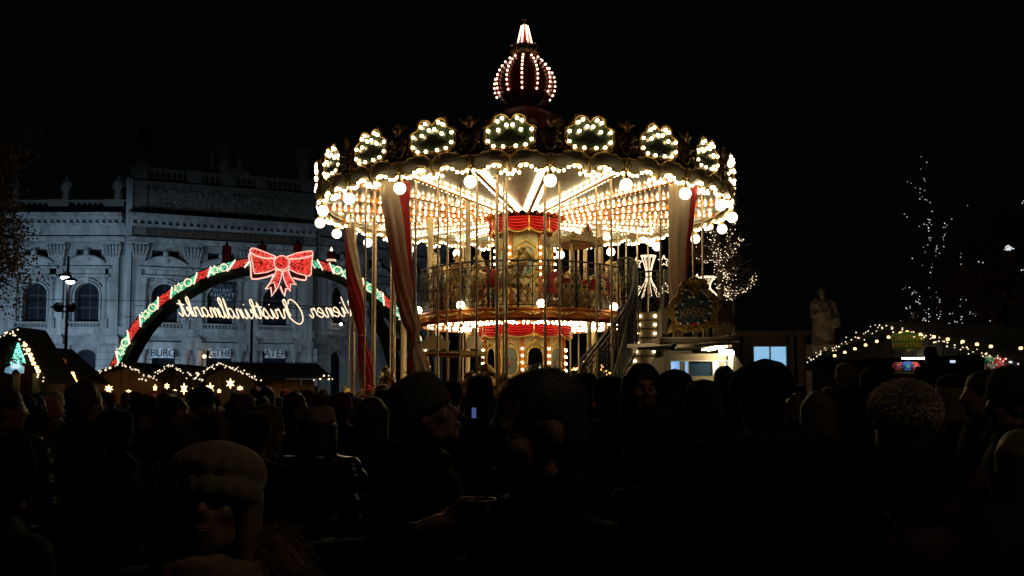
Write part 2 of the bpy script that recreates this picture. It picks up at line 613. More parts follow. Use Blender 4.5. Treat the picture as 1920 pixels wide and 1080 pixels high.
def facade(seg, pil, wins, Yr, attic, gf, rnd):
    """pil: pixel columns of pilasters, wins: of windows; Yr: depth at which the photo heights are read"""
    h = lambda v: Z(v, Yr)
    z_top, z_cor, z_arch, z_cap0, z_cap1 = h(402), h(418), h(446), h(455), h(484)
    z_w1, z_w0 = h(536), h(606)
    z_str0, z_str1 = h(626), h(612)
    sw = [seg.s_of(u) for u in wins]
    sp = [seg.s_of(u) for u in pil]
    edges = [0.0] + [(sw[i] + sw[i + 1]) / 2 for i in range(len(sw) - 1)] + [seg.L]
    ow = 2.5
    wall = MB()
    for i, q in enumerate(sw):
        e0, e1 = edges[i], edges[i + 1]
        a, b = q - ow / 2, q + ow / 2
        # lower storey opening, main arched opening, small attic opening
        gz = h(655)
        seg.box(wall, e0, a, 0, z_cor, -1.0, 0)
        seg.box(wall, b, e1, 0, z_cor, -1.0, 0)
        seg.box(wall, a, b, gz + 0.6, z_w0, -1.0, 0)
        zt = z_w1 - ow / 2 + .35
        r = ow / 2
        # spandrel over the arch
        poly = [(a, zt), (a, h(493)), (b, h(493)), (b, zt)] + [(q + r * math.cos(PI * k / 10), zt + r * math.sin(PI * k / 10)) for k in range(1, 10)]
        seg.prism(wall, poly, -1.0, 0.001)
        seg.box(wall, a, b, h(467), z_cor, -1.0, 0)
        if gf[i] == 'arch':
            poly = [(a, gz - r), (a, gz + .6), (b, gz + .6), (b, gz - r)] + [(q + r * math.cos(PI * k / 10), gz - r + r * math.sin(PI * k / 10)) for k in range(1, 10)]
            seg.prism(wall, poly, -1.0, 0.001)
        # window leaf with glazing bars
        wn = MB()
        gl = [(a, z_w0), (b, z_w0), (b, zt)] + [(q + r * math.cos(PI * k / 10), zt + r * math.sin(PI * k / 10)) for k in range(1, 10)] + [(a, zt)]
        seg.prism(wn, gl, -.75, -.7)
        wo = obj('window', wn, M_DARKGLASS, theatre)
        fr = MB()
        for k in (0,):
            seg.box(fr, q + k * ow * .31 - .06, q + k * ow * .31 + .06, z_w0, zt + r * (.93 if k == 0 else .7), -.7, -.6)
        for zz in (z_w0 + 1.6, zt):
            seg.box(fr, a, b, zz - .06, zz + .06, -.7, -.62)
        obj('glazing_bars', fr, mat('window_timber', (0.02, 0.018, 0.016), .7), wo)
        ar = MB()
        for rr, oo in ((r + .05, .12), (r + .32, .2)):
            pts = [seg.p(x, z, oo) for x, z in [(q - rr, z_w0)] + arc(q, zt, rr, PI, 0, 12) + [(q + rr, z_w0)]]
            ar.tube(pts, .09 if rr > r + .1 else .13, 5)
        obj('arch_moulding', ar, M_STONE2, wo)
        kb = MB()           # keystone, garland relief over the arch
        seg.box(kb, q - .2, q + .2, zt + r - .1, zt + r + .8, 0, .35)
        for k in range(26):
            x = rnd.uniform(-1.6, 1.6)
            kb.ball(seg.p(q + x, zt + r * math.sqrt(max(0, 1 - (x / 1.75) ** 2)) + rnd.uniform(.3, .75), .08), rnd.uniform(.1, .22))
        obj('carved_garland', kb, M_STONE2, wo)
        # colonnettes and pediment
        pd = MB()
        for k in (-1, 1):
            seg.column(pd, q + k * 1.85, h(604), h(521), .26, .42)
        seg.box(pd, q - 2.35, q + 2.35, h(521), h(516), 0, .7)
        seg.box(pd, q - 2.2, q + 2.2, h(516), h(505), 0, .45)
        seg.box(pd, q - 2.45, q + 2.45, h(505), h(501), 0, .8)
        seg.box(pd, q - 1.3, q + 1.3, h(513), h(507), .45, .52)
        obj('aedicule', pd, M_STONE, wo)
        pt = MB()
        zz = h(501)
        cap = [(q - 2.3, zz)] + arc(q, zz - 1.9, 2.9, PI - .85, .85, 10) + [(q + 2.3, zz)]
        seg.prism(pt, cap, .05, .5)
        pts = [seg.p(x, z, .62) for x, z in arc(q, zz - 1.9, 2.95, PI - .87, .87, 10)]
        pt.tube(pts, .14, 5)
        pt.ball(seg.p(q, h(484), .5), (.42, .3, .55), 10)
        pt.ball(seg.p(q, h(474), .5), (.28, .28, .34), 10)
        obj('pediment_with_bust', pt, M_STONE2, wo)
        # attic window
        aw = MB()
        seg.box(aw, a - .2, b + .2, h(493), h(467), -.62, -.55)
        awo = obj('window', aw, M_DARKGLASS, theatre)
        seg_w = MB()
        for k in (-.35, 0, .35):
            seg.box(seg_w, q + k * ow - .05, q + k * ow + .05, h(493), h(467), -.5, -.42)
        obj('glazing_bars', seg_w, MATS['window_timber'], awo)
        # balustrade under the window
        bl = MB()
        seg.box(bl, q - 1.9, q + 1.9, h(606.5), h(604), .1, .62)
        seg.box(bl, q - 1.9, q + 1.9, h(616), h(613.5), .1, .62)
        for k in (-1, 1):
            seg.box(bl, q + k * 1.95 - .3, q + k * 1.95 + .3, h(616), h(599), .08, .7)
        for k in range(10):
            c = seg.p(q - 1.45 + k * .322, 0, .36)
            z0, z1 = h(613.5), h(606.5)
            bl.lathe([(.07, z0), (.12, z0 + (z1 - z0) * .35), (.05, z0 + (z1 - z0) * .75), (.09, z1)], 6, (c.x, c.y, 0))
        obj('balustrade', bl, M_STONE, theatre)
        # ground floor
        gb = MB()
        gw = ow / 2 + (.25 if gf[i] == 'door' else 0)
        seg.box(gb, q - gw, q + gw, 0.01, gz + .6, -.9, -.85)
        obj('ground_floor_opening', gb, M_DARKGLASS, theatre)
        if gf[i] == 'door':
            gp = MB()
            for k in (-1, 1):
                seg.column(gp, q + k * 1.95, 0.02, h(655), .38, .42)
            seg.box(gp, q - 2.6, q + 2.6, h(655), h(641), 0, .8)
            obj('portal_columns', gp, M_STONE, theatre)
    # courses of smooth blocks on the ground floor
    rs = MB()
    for k in range(9):
        z0 = .15 + k * (h(645) - .3) / 9
        for i in range(len(sp)):
            seg.box(rs, sp[i] - 1.45, sp[i] + 1.45, z0 + .05, z0 + (h(645) - .3) / 9, 0, .28)
    obj('rusticated_courses', rs, M_STONE, theatre, kind='stuff')
    obj('wall', wall, M_WALL, theatre, kind=None)
    for q in sp:
        p = MB()
        seg.box(p, q - .95, q + .95, h(645), h(634), .02, .72)
        seg.box(p, q - .8, q + .8, h(634), h(630), .02, .62)
        seg.box(p, q - .66, q + .66, h(630), h(484), 0, .45)
        po = obj('pilaster', p, M_STONE, theatre)
        c = MB()
        seg.box(c, q - .95, q + .95, h(458), h(455), 0, .85)
        for row, (zz, wd) in enumerate(((h(479), .68), (h(472), .76), (h(465), .86))):
            for k in range(6):
                x = (k - 2.5) / 2.5 * wd
                c.ball(seg.p(q + x, zz, .5 + .06 * row), (.15, .18, .3))
        seg.box(c, q - .66, q + .66, h(484), h(458), 0, .45)
        obj('leafy_capital', c, M_STONE2, po)
    # string courses, entablature
    en = MB()
    seg.box(en, 0, seg.L, z_str0, z_str1 - .02, 0, .38)
    seg.box(en, 0, seg.L, h(629), z_str0, 0, .18)
    seg.box(en, 0, seg.L, h(455), h(449), 0, .75)
    seg.box(en, 0, seg.L, h(449), h(446), 0, .95)
    obj('architrave', en, M_STONE, theatre)
    fz = MB()
    seg.box(fz, 0, seg.L, h(446), h(426), 0, .6)
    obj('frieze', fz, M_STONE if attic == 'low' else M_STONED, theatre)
    co = MB()
    seg.box(co, 0, seg.L, h(426), h(421), 0, .85)
    n = int(seg.L / .62)
    for k in range(n):
        seg.box(co, (k + .25) * seg.L / n, (k + .72) * seg.L / n, h(421), h(416), .6, 1.25)
    seg.box(co, 0, seg.L, h(416), h(410), 0, 1.5)
    seg.box(co, 0, seg.L, h(410), h(404), 0, 1.75)
    obj('cornice', co, M_STONE, theatre)
    if attic == 'low':
        at = MB()
        seg.box(at, 0, seg.L, h(404), h(397.5), -.8, .3)
        seg.box(at, 0, seg.L, h(379.5), h(376), -.6, .35)
        for i, q in enumerate(sp):
            seg.box(at, q - 1.0, q + 1.0, h(397.5), h(375), -.75, .4)
        n = int(seg.L / .55)
        for k in range(n):
            q = (k + .5) * seg.L / n
            if min(abs(q - x) for x in sp) < 1.1:
                continue
            c = seg.p(q, 0, 0)
            z0, z1 = h(397.5), h(379.5)
            at.lathe([(.11, z0), (.2, z0 + (z1 - z0) * .3), (.09, z0 + (z1 - z0) * .75), (.15, z1)], 6, (c.x, c.y, 0))
        obj('roof_balustrade', at, M_STONED, theatre)
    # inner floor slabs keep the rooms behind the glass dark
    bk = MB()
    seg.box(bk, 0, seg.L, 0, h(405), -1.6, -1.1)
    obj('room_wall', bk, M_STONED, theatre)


LW = Seg(-150, 92.0, 236, 92.0)
CW = Seg(236, 89.3, 588, 96.0)
RW = Seg(588, 98.0, 830, 118.0)
rb = random.Random(3)
facade(LW, [-90, 14, 107, 211], [-38, 65, 163], 92, 'low', ['arch', 'arch', 'arch'], rb)
facade(CW, [256, 359, 465, 568], [308, 412, 515], 89.6, 'high', ['door', 'door', 'door'], rb)
facade(RW, [600, 668, 738, 806], [634, 703, 772], 98.3, 'low', ['arch', 'arch', 'arch'], rb)
# side returns of the projecting middle
sr = MB()
for sg, q in ((CW, 0.0), (CW, CW.L)):
    P = sg.p(q, 0, 0)
    sr.box((P.x + (.3 if q == 0 else -.3), P.y + 1.9, Z(330, 92) / 2 - .5), (.6, 5, Z(330, 92) - 1))
obj('side_wall', sr, M_STONE, theatre)
# tall attic with relief band, upper balustrade
hh = lambda v: Z(v, 89.6)
at = MB()
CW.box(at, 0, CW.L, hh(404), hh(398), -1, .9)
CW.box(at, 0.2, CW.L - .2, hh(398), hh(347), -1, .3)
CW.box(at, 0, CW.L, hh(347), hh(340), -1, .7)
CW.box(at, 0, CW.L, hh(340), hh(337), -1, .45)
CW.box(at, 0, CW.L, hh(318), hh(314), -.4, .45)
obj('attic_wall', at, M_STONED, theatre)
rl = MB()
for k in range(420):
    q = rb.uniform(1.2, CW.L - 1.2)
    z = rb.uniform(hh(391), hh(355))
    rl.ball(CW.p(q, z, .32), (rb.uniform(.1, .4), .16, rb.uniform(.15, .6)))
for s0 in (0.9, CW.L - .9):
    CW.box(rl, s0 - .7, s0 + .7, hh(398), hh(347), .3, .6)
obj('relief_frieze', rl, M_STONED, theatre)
bl = MB()
for q in [1, 6.0, 9.2, 12.4, CW.L - 1]:
    CW.box(bl, q - .6, q + .6, hh(337), hh(313), -.45, .5)
n = int(CW.L / .5)
for k in range(n):
    q = (k + .5) * CW.L / n
    c = CW.p(q, 0, 0)
    z0, z1 = hh(337), hh(318)
    bl.lathe([(.11, z0), (.19, z0 + (z1 - z0) * .3), (.08, z0 + (z1 - z0) * .75), (.14, z1)], 6, (c.x, c.y, 0))
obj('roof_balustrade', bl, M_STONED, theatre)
# inscription on a dark band
ib = MB()
CW.box(ib, 1.6, CW.L - 1.2, hh(444), hh(428), .6, .68)
obj('inscription_band', ib, mat('dark_inscription_stone', (0.03, 0.022, 0.018), .6), theatre)
ang = math.atan2(CW.t.y, CW.t.x)
c = CW.p(CW.L * .50, hh(436), .71)
lettering('K.K.HOFBURGTHEATER', .75, .02, mat('dull_gilt_letters', (0.18, 0.10, 0.04), .5, .4), c, (PI / 2, 0, ang), theatre, 'inscription', 1.6)
# roof slabs behind the parapets
rf = MB()
for sg, v in ((LW, 400), (RW, 400), (CW, 345)):
    Yv = 92 if sg is LW else (98.3 if sg is RW else 89.6)
    a, b, c_, d = sg.p(0, Z(v, Yv), -.2), sg.p(sg.L, Z(v, Yv), -.2), sg.p(sg.L, Z(v, Yv), -14), sg.p(0, Z(v, Yv), -14)
    rf.add([a, b, c_, d] + [p - Vector((0, 0, .4)) for p in (a, b, c_, d)], [(0, 1, 2, 3), (7, 6, 5, 4), (0, 4, 5, 1), (1, 5, 6, 2), (2, 6, 7, 3), (3, 7, 4, 0)])
obj('roof', rf, M_ROOFDARK, theatre)

# roof statues
def stone_figure(h, seed, arms):
    r = random.Random(seed)
    P = [('c', (0, 0, .05 * h), (0, 0, .5 * h), .17 * h, .12 * h), ('c', (0, 0, .5 * h), (0, 0, .72 * h), .12 * h, .13 * h),
         ('c', (-.1 * h, 0, .76 * h), (.1 * h, 0, .76 * h), .075 * h, .075 * h), ('c', (0, 0, .8 * h), (0, 0, .85 * h), .045 * h, .045 * h),
         ('s', (0, -.01 * h, .91 * h), (.055 * h, .065 * h, .075 * h)), ('s', (0, -.07 * h, .905 * h), (.015 * h, .02 * h, .02 * h))]
    for a in arms:
        P += [('c', tuple(k * h for k in a[0]), tuple(k * h for k in a[1]), .05 * h, .04 * h), ('c', tuple(k * h for k in a[1]), tuple(k * h for k in a[2]), .042 * h, .03 * h)]
    for k in range(7):
        a = r.uniform(-2.6, -.4)
        P.append(('c', (.16 * h * math.cos(a), .16 * h * math.sin(a), .02 * h), (.1 * h * math.cos(a + .3), .1 * h * math.sin(a + .3), .55 * h), .035 * h, .02 * h))
    return P


stat = [(LW, 23, 378, 92, 2.6), (LW, 118, 378, 92, 2.6), (LW, 216, 376, 92, 2.6), (CW, 264, 313, 89.6, 4.6), (CW, 569, 313, 89.6, 4.6), (CW, 243, 376, 89.6, 3.0)]
sm1 = organic(stone_figure(3.0, 1, [((.12, 0, .74), (.2, -.05, .6), (.08, -.12, .55)), ((-.12, 0, .74), (-.2, 0, .58), (-.18, -.03, .42))]), .09, 2, .03, 3, M_STONED, 'roof_statue')
nm = ['far left wing, nearest the picture edge', 'left wing above the street lamp', 'end of the left wing balustrade', 'left corner of the tall attic', 'right corner of the tall attic', 'ledge beside the tall attic']
for i, (sg, u, v, Yr, hgt) in enumerate(stat):
    o = bpy.data.objects.new('roof_statue', sm1)
    link(o)
    o.location = sg.p(sg.s_of(u), Z(v, Yr) , -.1)
    o.scale = (hgt / 3,) * 3
    o.rotation_euler.z = .4 * ((i % 3) - 1)
    tag(o, 'dark stone figure on the theatre roof, ' + nm[i], 'statue', 'roof statues on the theatre')
P = stone_figure(4.2, 5, [((.12, 0, .74), (.26, 0, .85), (.36, 0, 1.02)), ((-.12, 0, .74), (-.25, 0, .66), (-.34, -.05, .5))])
P += [('s', (-1.3, .2, .6), (.7, .5, .6)), ('s', (1.3, .2, .6), (.7, .5, .6)), ('c', (-1.5, .1, .9), (-1.3, 0, 1.9), .3, .18), ('c', (1.5, .1, .9), (1.3, 0, 1.8), .3, .18), ('s', (-1.3, 0, 2.2), .22), ('s', (1.3, 0, 2.1), .22), ('c', (-2.2, 0, .3), (2.2, 0, .3), .32, .32)]
o = obj('statue_group', organic(P, .1, 2, .04, 2, M_STONED, 'statue_group'), None)
o.location = CW.p(CW.s_of(418), hh(315), -.2)
tag(o, 'dark sculpture group with raised arm over the middle of the theatre attic', 'statue')

# banners on the theatre: they hang from it
def banner(seg, u, v0, v1, wu, Yr, lines, label, dark=False):
    q = seg.s_of(u)
    a, b = seg.s_of(u - wu / 2), seg.s_of(u + wu / 2)
    z0, z1 = Z(v1, Yr), Z(v0, Yr)
    t = thing('banner', label, 'banner', seg.p(q, z0, .95))
    m = MB()
    n = 12
    vs = []
    for i in range(n + 1):
        x = a + (b - a) * i / n
        for zz in (z0, z1):
            for dd in (0, .03):
                vs.append(seg.p(x, zz, .95 + .05 * math.sin(i * 1.3 + zz) + dd) - t.location)
    fs = []
    for i in range(n):
        k = i * 4
        fs += [(k + 1, k + 5, k + 7, k + 3), (k, k + 2, k + 6, k + 4), (k, k + 4, k + 5, k + 1), (k + 2, k + 3, k + 7, k + 6)]
    m.add(vs, fs)
    obj('cloth', m, mat('dark_banner_cloth' if dark else 'white_banner_cloth', (0.035, 0.04, 0.05) if dark else (0.62, 0.61, 0.60), .8), t)
    ag = math.atan2(seg.t.y, seg.t.x)
    for s_, vz, size, sx in lines:
        p = seg.p(q, Z(vz, Yr), 1.07)
        lettering(s_, size, .01, mat('banner_light_print' if dark else 'banner_dark_print', (0.45, 0.46, 0.48) if dark else (0.01, 0.01, 0.01), .7), p - t.location, (PI / 2, 0, ag), t, 'lettering', sx)


banner(CW, 306, 653, 671, 41, 89.6, [('BURG', 662.5, 1.05, .8)], 'white banner over the left theatre door reading BURG')
banner(CW, 412, 653, 671, 40, 91, [('GTHE', 662.5, 1.05, .8)], 'white banner over the middle theatre door reading GTHE')
banner(CW, 514, 654, 671, 38, 93, [('ATER', 663, 1.1, .85)], 'white banner over the right theatre door reading ATER')
banner(CW, 415, 531, 588, 41, 91, [('DU BIST', 543.5, .40, 1.25), ('NICHT', 552, .52, 1.5), ('ALLEIN', 561, .40, 1.25)], 'dark banner hung in the middle window reading DU BIST NICHT ALLEIN', True)

# warm wall lamp by the middle door, small lamp below the right window
t = thing('wall_lamp', 'small warm wall lamp glowing on a theatre column left of the middle door', 'lamp', CW.p(CW.s_of(383), Z(668, 90.5), 1.3))
m = MB(); m.ball((0, 0, 0), .16); obj('lamp_glass', m, emit('warm_wall_lamp', (1, .6, .25), 22), t)
m = MB(); m.tube([(0, 0, 0), (0, .4, .1), (0, .6, .1)], .04); obj('bracket', m, M_IRON, t)
t = thing('wall_lamp', 'small white lamp shining over the balcony right of the arch lettering', 'lamp', RW.p(RW.s_of(622), Z(607, 99), 1.3))
m = MB(); m.ball((0, 0, 0), .17); obj('lamp_glass', m, emit('white_wall_lamp', (1, .95, .8), 16), t)
m = MB(); m.tube([(0, 0, 0), (0, .4, .1), (0, .9, .1)], .04); obj('bracket', m, M_IRON, t)


# floodlights on the pavement wash the stone with cool light
def floodlight(x, y, tx, ty, tz, power, size=1.3, label=''):
    t = thing('floodlight', label, 'floodlight', (x, y, 0), 0, 'floodlights at the foot of the theatre')
    m = MB(); m.box((0, 0, .5), (.12, .12, .9)); m.box((0, 0, .02), (.5, .5, .04)); obj('stand', m, M_IRON, t)
    m = MB(); m.box((0, 0, 1.05), (.5, .25, .35)); obj('housing', m, M_IRON, t)
    ld = bpy.data.lights.new('floodlight_lamp', 'SPOT')
    ld.energy = power
    ld.color = (0.42, 0.68, 1.0) if x < -30 else (0.54, 0.77, 1.0)
    ld.spot_size = size
    ld.spot_blend = 1.0
    ld.shadow_soft_size = .25
    lo = bpy.data.objects.new('floodlight_lamp', ld)
    COL.objects.link(lo)
    lo.location = (x, y, 1.35)
    d = Vector((tx, ty, tz)) - Vector(lo.location)
    lo.rotation_euler = d.to_track_quat('-Z', 'Y').to_euler()


floodlight(-52, 62, -44, 92, 7, 33000, 1.08, 'black floodlight before the left wing of the theatre, farthest left')
floodlight(-37, 62, -38, 92, 7, 20000, 1.08, 'black floodlight before the left wing of the theatre')
floodlight(-24, 60, -26, 92, 7.5, 9500, 1.12, 'black floodlight before the middle of the theatre')
floodlight(-12, 62, -14, 100, 7, 13500, 1.0, 'black floodlight before the right wing of the theatre')

# ------------------------------------------------------------------ street lamp and mast
def P2(u, v, Y, base):
    return W(u, v, Y) - Vector(base)


b0 = W(121, 735, 50); b0.z = 0
t = thing('street_lamp', 'tall street lamp with two bright heads above the left stalls', 'street lamp', b0)
m = MB()
pk = W(121, 480, 50).z
m.tube([(0, 0, 0), (0, 0, 1.2)], [.17, .15], 10)
m.tube([(0, 0, 1.2), (0, 0, pk)], [.1, .06], 8)
m.tube([P2(121, 512, 50, b0), P2(125, 509, 50, b0), P2(132, 512, 50, b0)], .04)
m.tube([P2(109, 580, 50, b0), P2(121, 585, 50, b0), P2(134, 580, 50, b0)], .05)
obj('pole', m, M_IRON, t, True)
for u, v in ((122, 518), (132, 526)):
    m = MB(); c = P2(u, v, 50, b0)
    m.lathe([(.02, .18), (.3, .1), (.36, 0), (.33, -.03)][::-1], 12, c)
    lh = obj('lamp_head', m, M_IRON, t, True)
    m = MB(); m.ball(c + Vector((0, 0, -.06)), (.22, .22, .13), 12)
    obj('lamp_glass', m, B_COOL, lh, True)
for u, v in ((110, 576), (133, 576)):
    m = MB(); c = P2(u, v, 50, b0); m.ball(c, (.26, .26, .3), 12); m.lathe([(.3, 0), (.28, .1), (.05, .25)], 12, c)
    obj('spent_lamp_head', m, M_IRON, t, True)

b0 = W(470, 735, 58); b0.z = 0
t = thing('mast', 'thin black tram wire mast standing behind the arch lettering', 'mast', b0)
m = MB(); m.tube([(0, 0, 0), (0, 0, Z(566, 58))], [.12, .07], 8); obj('pole', m, M_IRON, t)
m = MB()
for v0, v1, u1 in ((566, 577, 700), (570, 580, 640)):
    a = Vector((0, 0, Z(v0, 58))); b_ = W(u1, v1, 60) - b0
    m.tube([a, (a + b_) / 2 + Vector((0, 0, -.12)), b_], .03, 4)
m.tube([Vector((0, 0, Z(566, 58))), W(-20, 560, 62) - b0], .02, 4)
obj('wire', m, M_IRON, t)

# ------------------------------------------------------------------ light arch with bow
YA = 50.0
band = [(203, 712), (214, 687), (234, 646), (255, 612), (278, 586), (303, 563), (328, 545), (353, 530), (381, 515), (406, 506), (444, 496), (480, 490.5),
        (525, 488), (565, 491), (597, 496), (626, 504), (657, 518), (687, 535), (712, 555), (741, 580), (765, 607), (783, 636), (796, 670), (801, 712)]
bp = smooth2([Vector((u, v, 0)) for u, v in band], 8)
arch0 = W(505, 735, YA); arch0.z = 0
arch = thing('light_arch', 'large Christmas light arch with red and green bands over the market', 'arch', arch0)


def aW(u, v, dy=0.0):
    p = W(u, v, YA) - arch0
    return Vector((p.x, p.y + dy, p.z))


def arch_off(i, off):
    a = bp[max(0, i - 1)]; b_ = bp[min(len(bp) - 1, i + 1)]
    d = (b_ - a).normalized()
    nrm = Vector((d.y, -d.x, 0))       # outward of the arc (up), v grows downwards
    p = bp[i] + nrm * off
    return p.x, p.y


# structure box: outer edge +11, inner edge -24
fr = MB()
rings = []
for i in range(len(bp)):
    fu = (i / (len(bp) - 1))
    inner = -16 - 16 * max(0, (fu - .5) * 1.6)
    o_, n_ = arch_off(i, 10), arch_off(i, inner)
    rings.append([aW(*o_, .08), aW(*n_, .08), aW(*n_, 1.5), aW(*o_, 1.5)])
fr.ring_loft(rings)
obj('arch_frame', fr, mat('dark_green_steel', (0.012, 0.03, 0.02), .6), arch)
st = MB()
a = aW(690, 575, 1.2); b_ = aW(752, 740, 1.2)
st.tube([a, aW(718, 630, 1.2), b_], [.33, .36, .42], 4)
st.tube([aW(715, 640, 1.2), aW(788, 650, .8)], .3, 4)
st.tube([a, aW(714, 590, 1.2)], .3, 4)
obj('strut', st, MATS['dark_green_steel'], arch)
foot = MB()
for u in (205, 800):
    p = aW(u, 712, .8)
    foot.box((p.x, p.y, p.z / 2), (.9, 1.3, p.z))
obj('footing', foot, MATS['dark_green_steel'], arch)

# sections by cumulative index
def idx_of(u, side):
    best = min(range(len(bp)), key=lambda i: abs(bp[i].x - u) + (0 if (bp[i].x < 525) == (side < 0) else 500))
    return best


secs = [('r', 203, 222, -1), ('g', 222, 242, -1), ('r', 242, 262, -1), ('g', 262, 297, -1), ('r', 297, 322, -1), ('g', 322, 368, -1), ('r', 368, 393, -1), ('g', 393, 436, -1), ('r', 436, 468, -1), ('g', 468, 520, -1),
        ('g', 585, 600, 1), ('r', 600, 622, 1), ('g', 622, 660, 1), ('r', 660, 684, 1), ('g', 684, 718, 1), ('r', 718, 738, 1), ('g', 738, 762, 1), ('r', 762, 776, 1), ('g', 776, 795, 1), ('r', 795, 800, 1)]
rs = random.Random(11)
for kind, u0, u1, side in secs:
    i0, i1 = idx_of(u0, side), idx_of(u1, side)
    if i1 <= i0:
        i1 = i0 + 1
    sk = 9 * side * -1      # slanted ends
    def pos(f, off):
        x = i0 + (i1 - i0) * f + (off / 10) * (2.2 if side < 0 else -2.2) * 1.0
        x = max(0, min(len(bp) - 1.001, x))
        k = int(x); fr_ = x - k
        a_ = arch_off(k, off); c_ = arch_off(k + 1, off)
        return a_[0] * (1 - fr_) + c_[0] * fr_, a_[1] * (1 - fr_) + c_[1] * fr_
    pm = MB()
    rr = []
    for k in range(7):
        f = k / 6
        rr.append([aW(*pos(f, 7.2), .02), aW(*pos(f, -7.2), .02), aW(*pos(f, -7.2), .07), aW(*pos(f, 7.2), .07)])
    pm.ring_loft(rr)
    pn = obj('red_section' if kind == 'r' else 'green_section', pm, mat('red_tinsel_panel', (0.12, .006, .006), .5) if kind == 'r' else mat('green_tinsel_panel', (0.005, .06, .035), .5), arch)
    L = max(4, abs(bp[i1].x - bp[i0].x) + abs(bp[i1].y - bp[i0].y))
    n = int(L * 7.5)
    d1, d2 = MB(), MB()
    for k in range(n):
        u, v = pos(rs.random(), rs.uniform(-6.8, 6.8))
        q = aW(u, v, -.02)
        (d2 if rs.random() < .4 else d1).octa(q, rs.uniform(.014, .026))
    obj('leds', d1, L_RED if kind == 'r' else L_GREEN, pn, kind='stuff', fix=False)
    obj('bright_leds', d2, L_REDB if kind == 'r' else L_GREENB, pn, kind='stuff', fix=False)
    for f in (0, 1):
        tb = MB()
        tb.tube([aW(*pos(f, 8.6), -.06), aW(*pos(f, -8.6), -.06)], .025, 5)
        obj('divider_tube', tb, B_NEON, pn)
    if kind == 'g' and L > 20 and not (468 <= u0 < 520):
        for f, what in ((.32, 'star'), (.72, 'ring')) if side < 0 else ((.3, 'ring'), (.7, 'star')):
            c = aW(*pos(f, 0), -.1)
            tb = MB()
            if what == 'ring':
                tb.tube([c + Vector((.2 * math.cos(k * PI / 8), 0, .2 * math.sin(k * PI / 8))) for k in range(17)], .027, 5)
            else:
                pts = []
                for k in range(13):
                    r_ = .26 if k % 2 == 0 else .13
                    pts.append(c + Vector((r_ * math.sin(k * PI / 6), 0, r_ * math.cos(k * PI / 6))))
                tb.tube(pts, .024, 5)
            obj(what + '_tube', tb, B_NEON, pn)

# bow
bow = thing('light_bow', 'big red ribbon bow of lights on top of the arch', 'bow', W(525, 500, YA - .6))
bo = Vector(bow.location)


def bw(x, y, dy=0.0):      # x, y measured on an enlargement of the photo
    p = W(440 + x / 5.685, 430 + y / 5.685, YA - .6) - bo
    return Vector((p.x, p.y + dy, p.z))


loopL = [(440, 290), (330, 245), (225, 205), (185, 200), (163, 225), (172, 270), (195, 370), (205, 450), (215, 472), (260, 472), (350, 458), (440, 425)]
loopR = [(560, 292), (660, 255), (790, 232), (825, 232), (840, 255), (832, 310), (822, 400), (820, 480), (806, 500), (770, 498), (670, 470), (585, 430)]
tailL = [(445, 430), (425, 500), (370, 580), (420, 568), (428, 590), (438, 660), (470, 600), (495, 520), (512, 450)]
tailR = [(512, 450), (525, 530), (555, 600), (592, 665), (600, 580), (660, 593), (625, 545), (590, 490), (575, 430)]
backL = [(170, 245), (140, 243), (128, 275), (150, 360), (155, 500), (165, 522), (230, 520), (320, 500), (400, 470)]
backR = [(610, 510), (680, 528), (735, 535), (748, 520), (748, 470)]
btailL = [(395, 480), (370, 550), (310, 630), (368, 612), (378, 705), (420, 640), (440, 600)]
btailR = [(470, 600), (490, 660), (515, 708), (530, 625), (560, 630)]
knot = [(512 + 82 * math.cos(2 * PI * k / 18), 362 + 76 * math.sin(2 * PI * k / 18)) for k in range(18)]


def inside(poly, x, y):
    r = False
    j = len(poly) - 1
    for i in range(len(poly)):
        if (poly[i][1] > y) != (poly[j][1] > y) and x < (poly[j][0] - poly[i][0]) * (y - poly[i][1]) / (poly[j][1] - poly[i][1]) + poly[i][0]:
            r = not r
        j = i
    return r


for nme, poly, dy in (('ribbon_loop', loopL, 0), ('ribbon_loop', loopR, 0), ('ribbon_tail', tailL, .05), ('ribbon_tail', tailR, .05), ('knot', knot, -.12)):
    m = MB()
    fs = lambda a, b, d: bw(a, b, d)
    m.prism(poly, dy, dy + .06, fs)
    pn = obj(nme, m, MATS['red_tinsel_panel'], bow)
    xs = [p[0] for p in poly]; ys = [p[1] for p in poly]
    d1, d2 = MB(), MB()
    area = (max(xs) - min(xs)) * (max(ys) - min(ys))
    for k in range(int(area / 62)):
        x, y = rs.uniform(min(xs), max(xs)), rs.uniform(min(ys), max(ys))
        x = round(x / 11) * 11 + rs.uniform(-3.5, 3.5)
        if inside(poly, x, y):
            (d2 if rs.random() < .42 else d1).octa(bw(x, y, dy - .03), rs.uniform(.02, .034))
    obj('leds', d1, L_RED, pn, kind='stuff', fix=False)
    obj('bright_leds', d2, L_REDB, pn, kind='stuff', fix=False)
    tb = MB(); tb.tube([bw(a, b, dy - .07) for a, b in poly + [poly[0]]], .026, 5)
    obj('outline_tube', tb, B_NEONP, pn)
    if nme == 'ribbon_loop':
        ln = [(172, 245), (230, 285), (320, 310), (435, 312)] if poly is loopL else [(590, 318), (680, 315), (770, 300), (835, 278)]
        tb = MB(); tb.tube([bw(a, b, dy - .07) for a, b in ln], .036, 5)
        obj('fold_tube', tb, B_NEONP, pn)
for poly in (backL, backR, btailL, btailR):
    m = MB(); m.tube([bw(a, b, .35) for a, b in poly], .042, 5)
    obj('rear_outline_tube', m, B_NEONP, bow)
    m = MB(); q = poly + [(430, 430)] if poly in (backL, btailL) else poly + [(560, 450)]
    m.prism(q, .4, .44, lambda a, b, d: bw(a, b, d))
    obj('rear_ribbon', m, MATS['red_tinsel_panel'], bow)

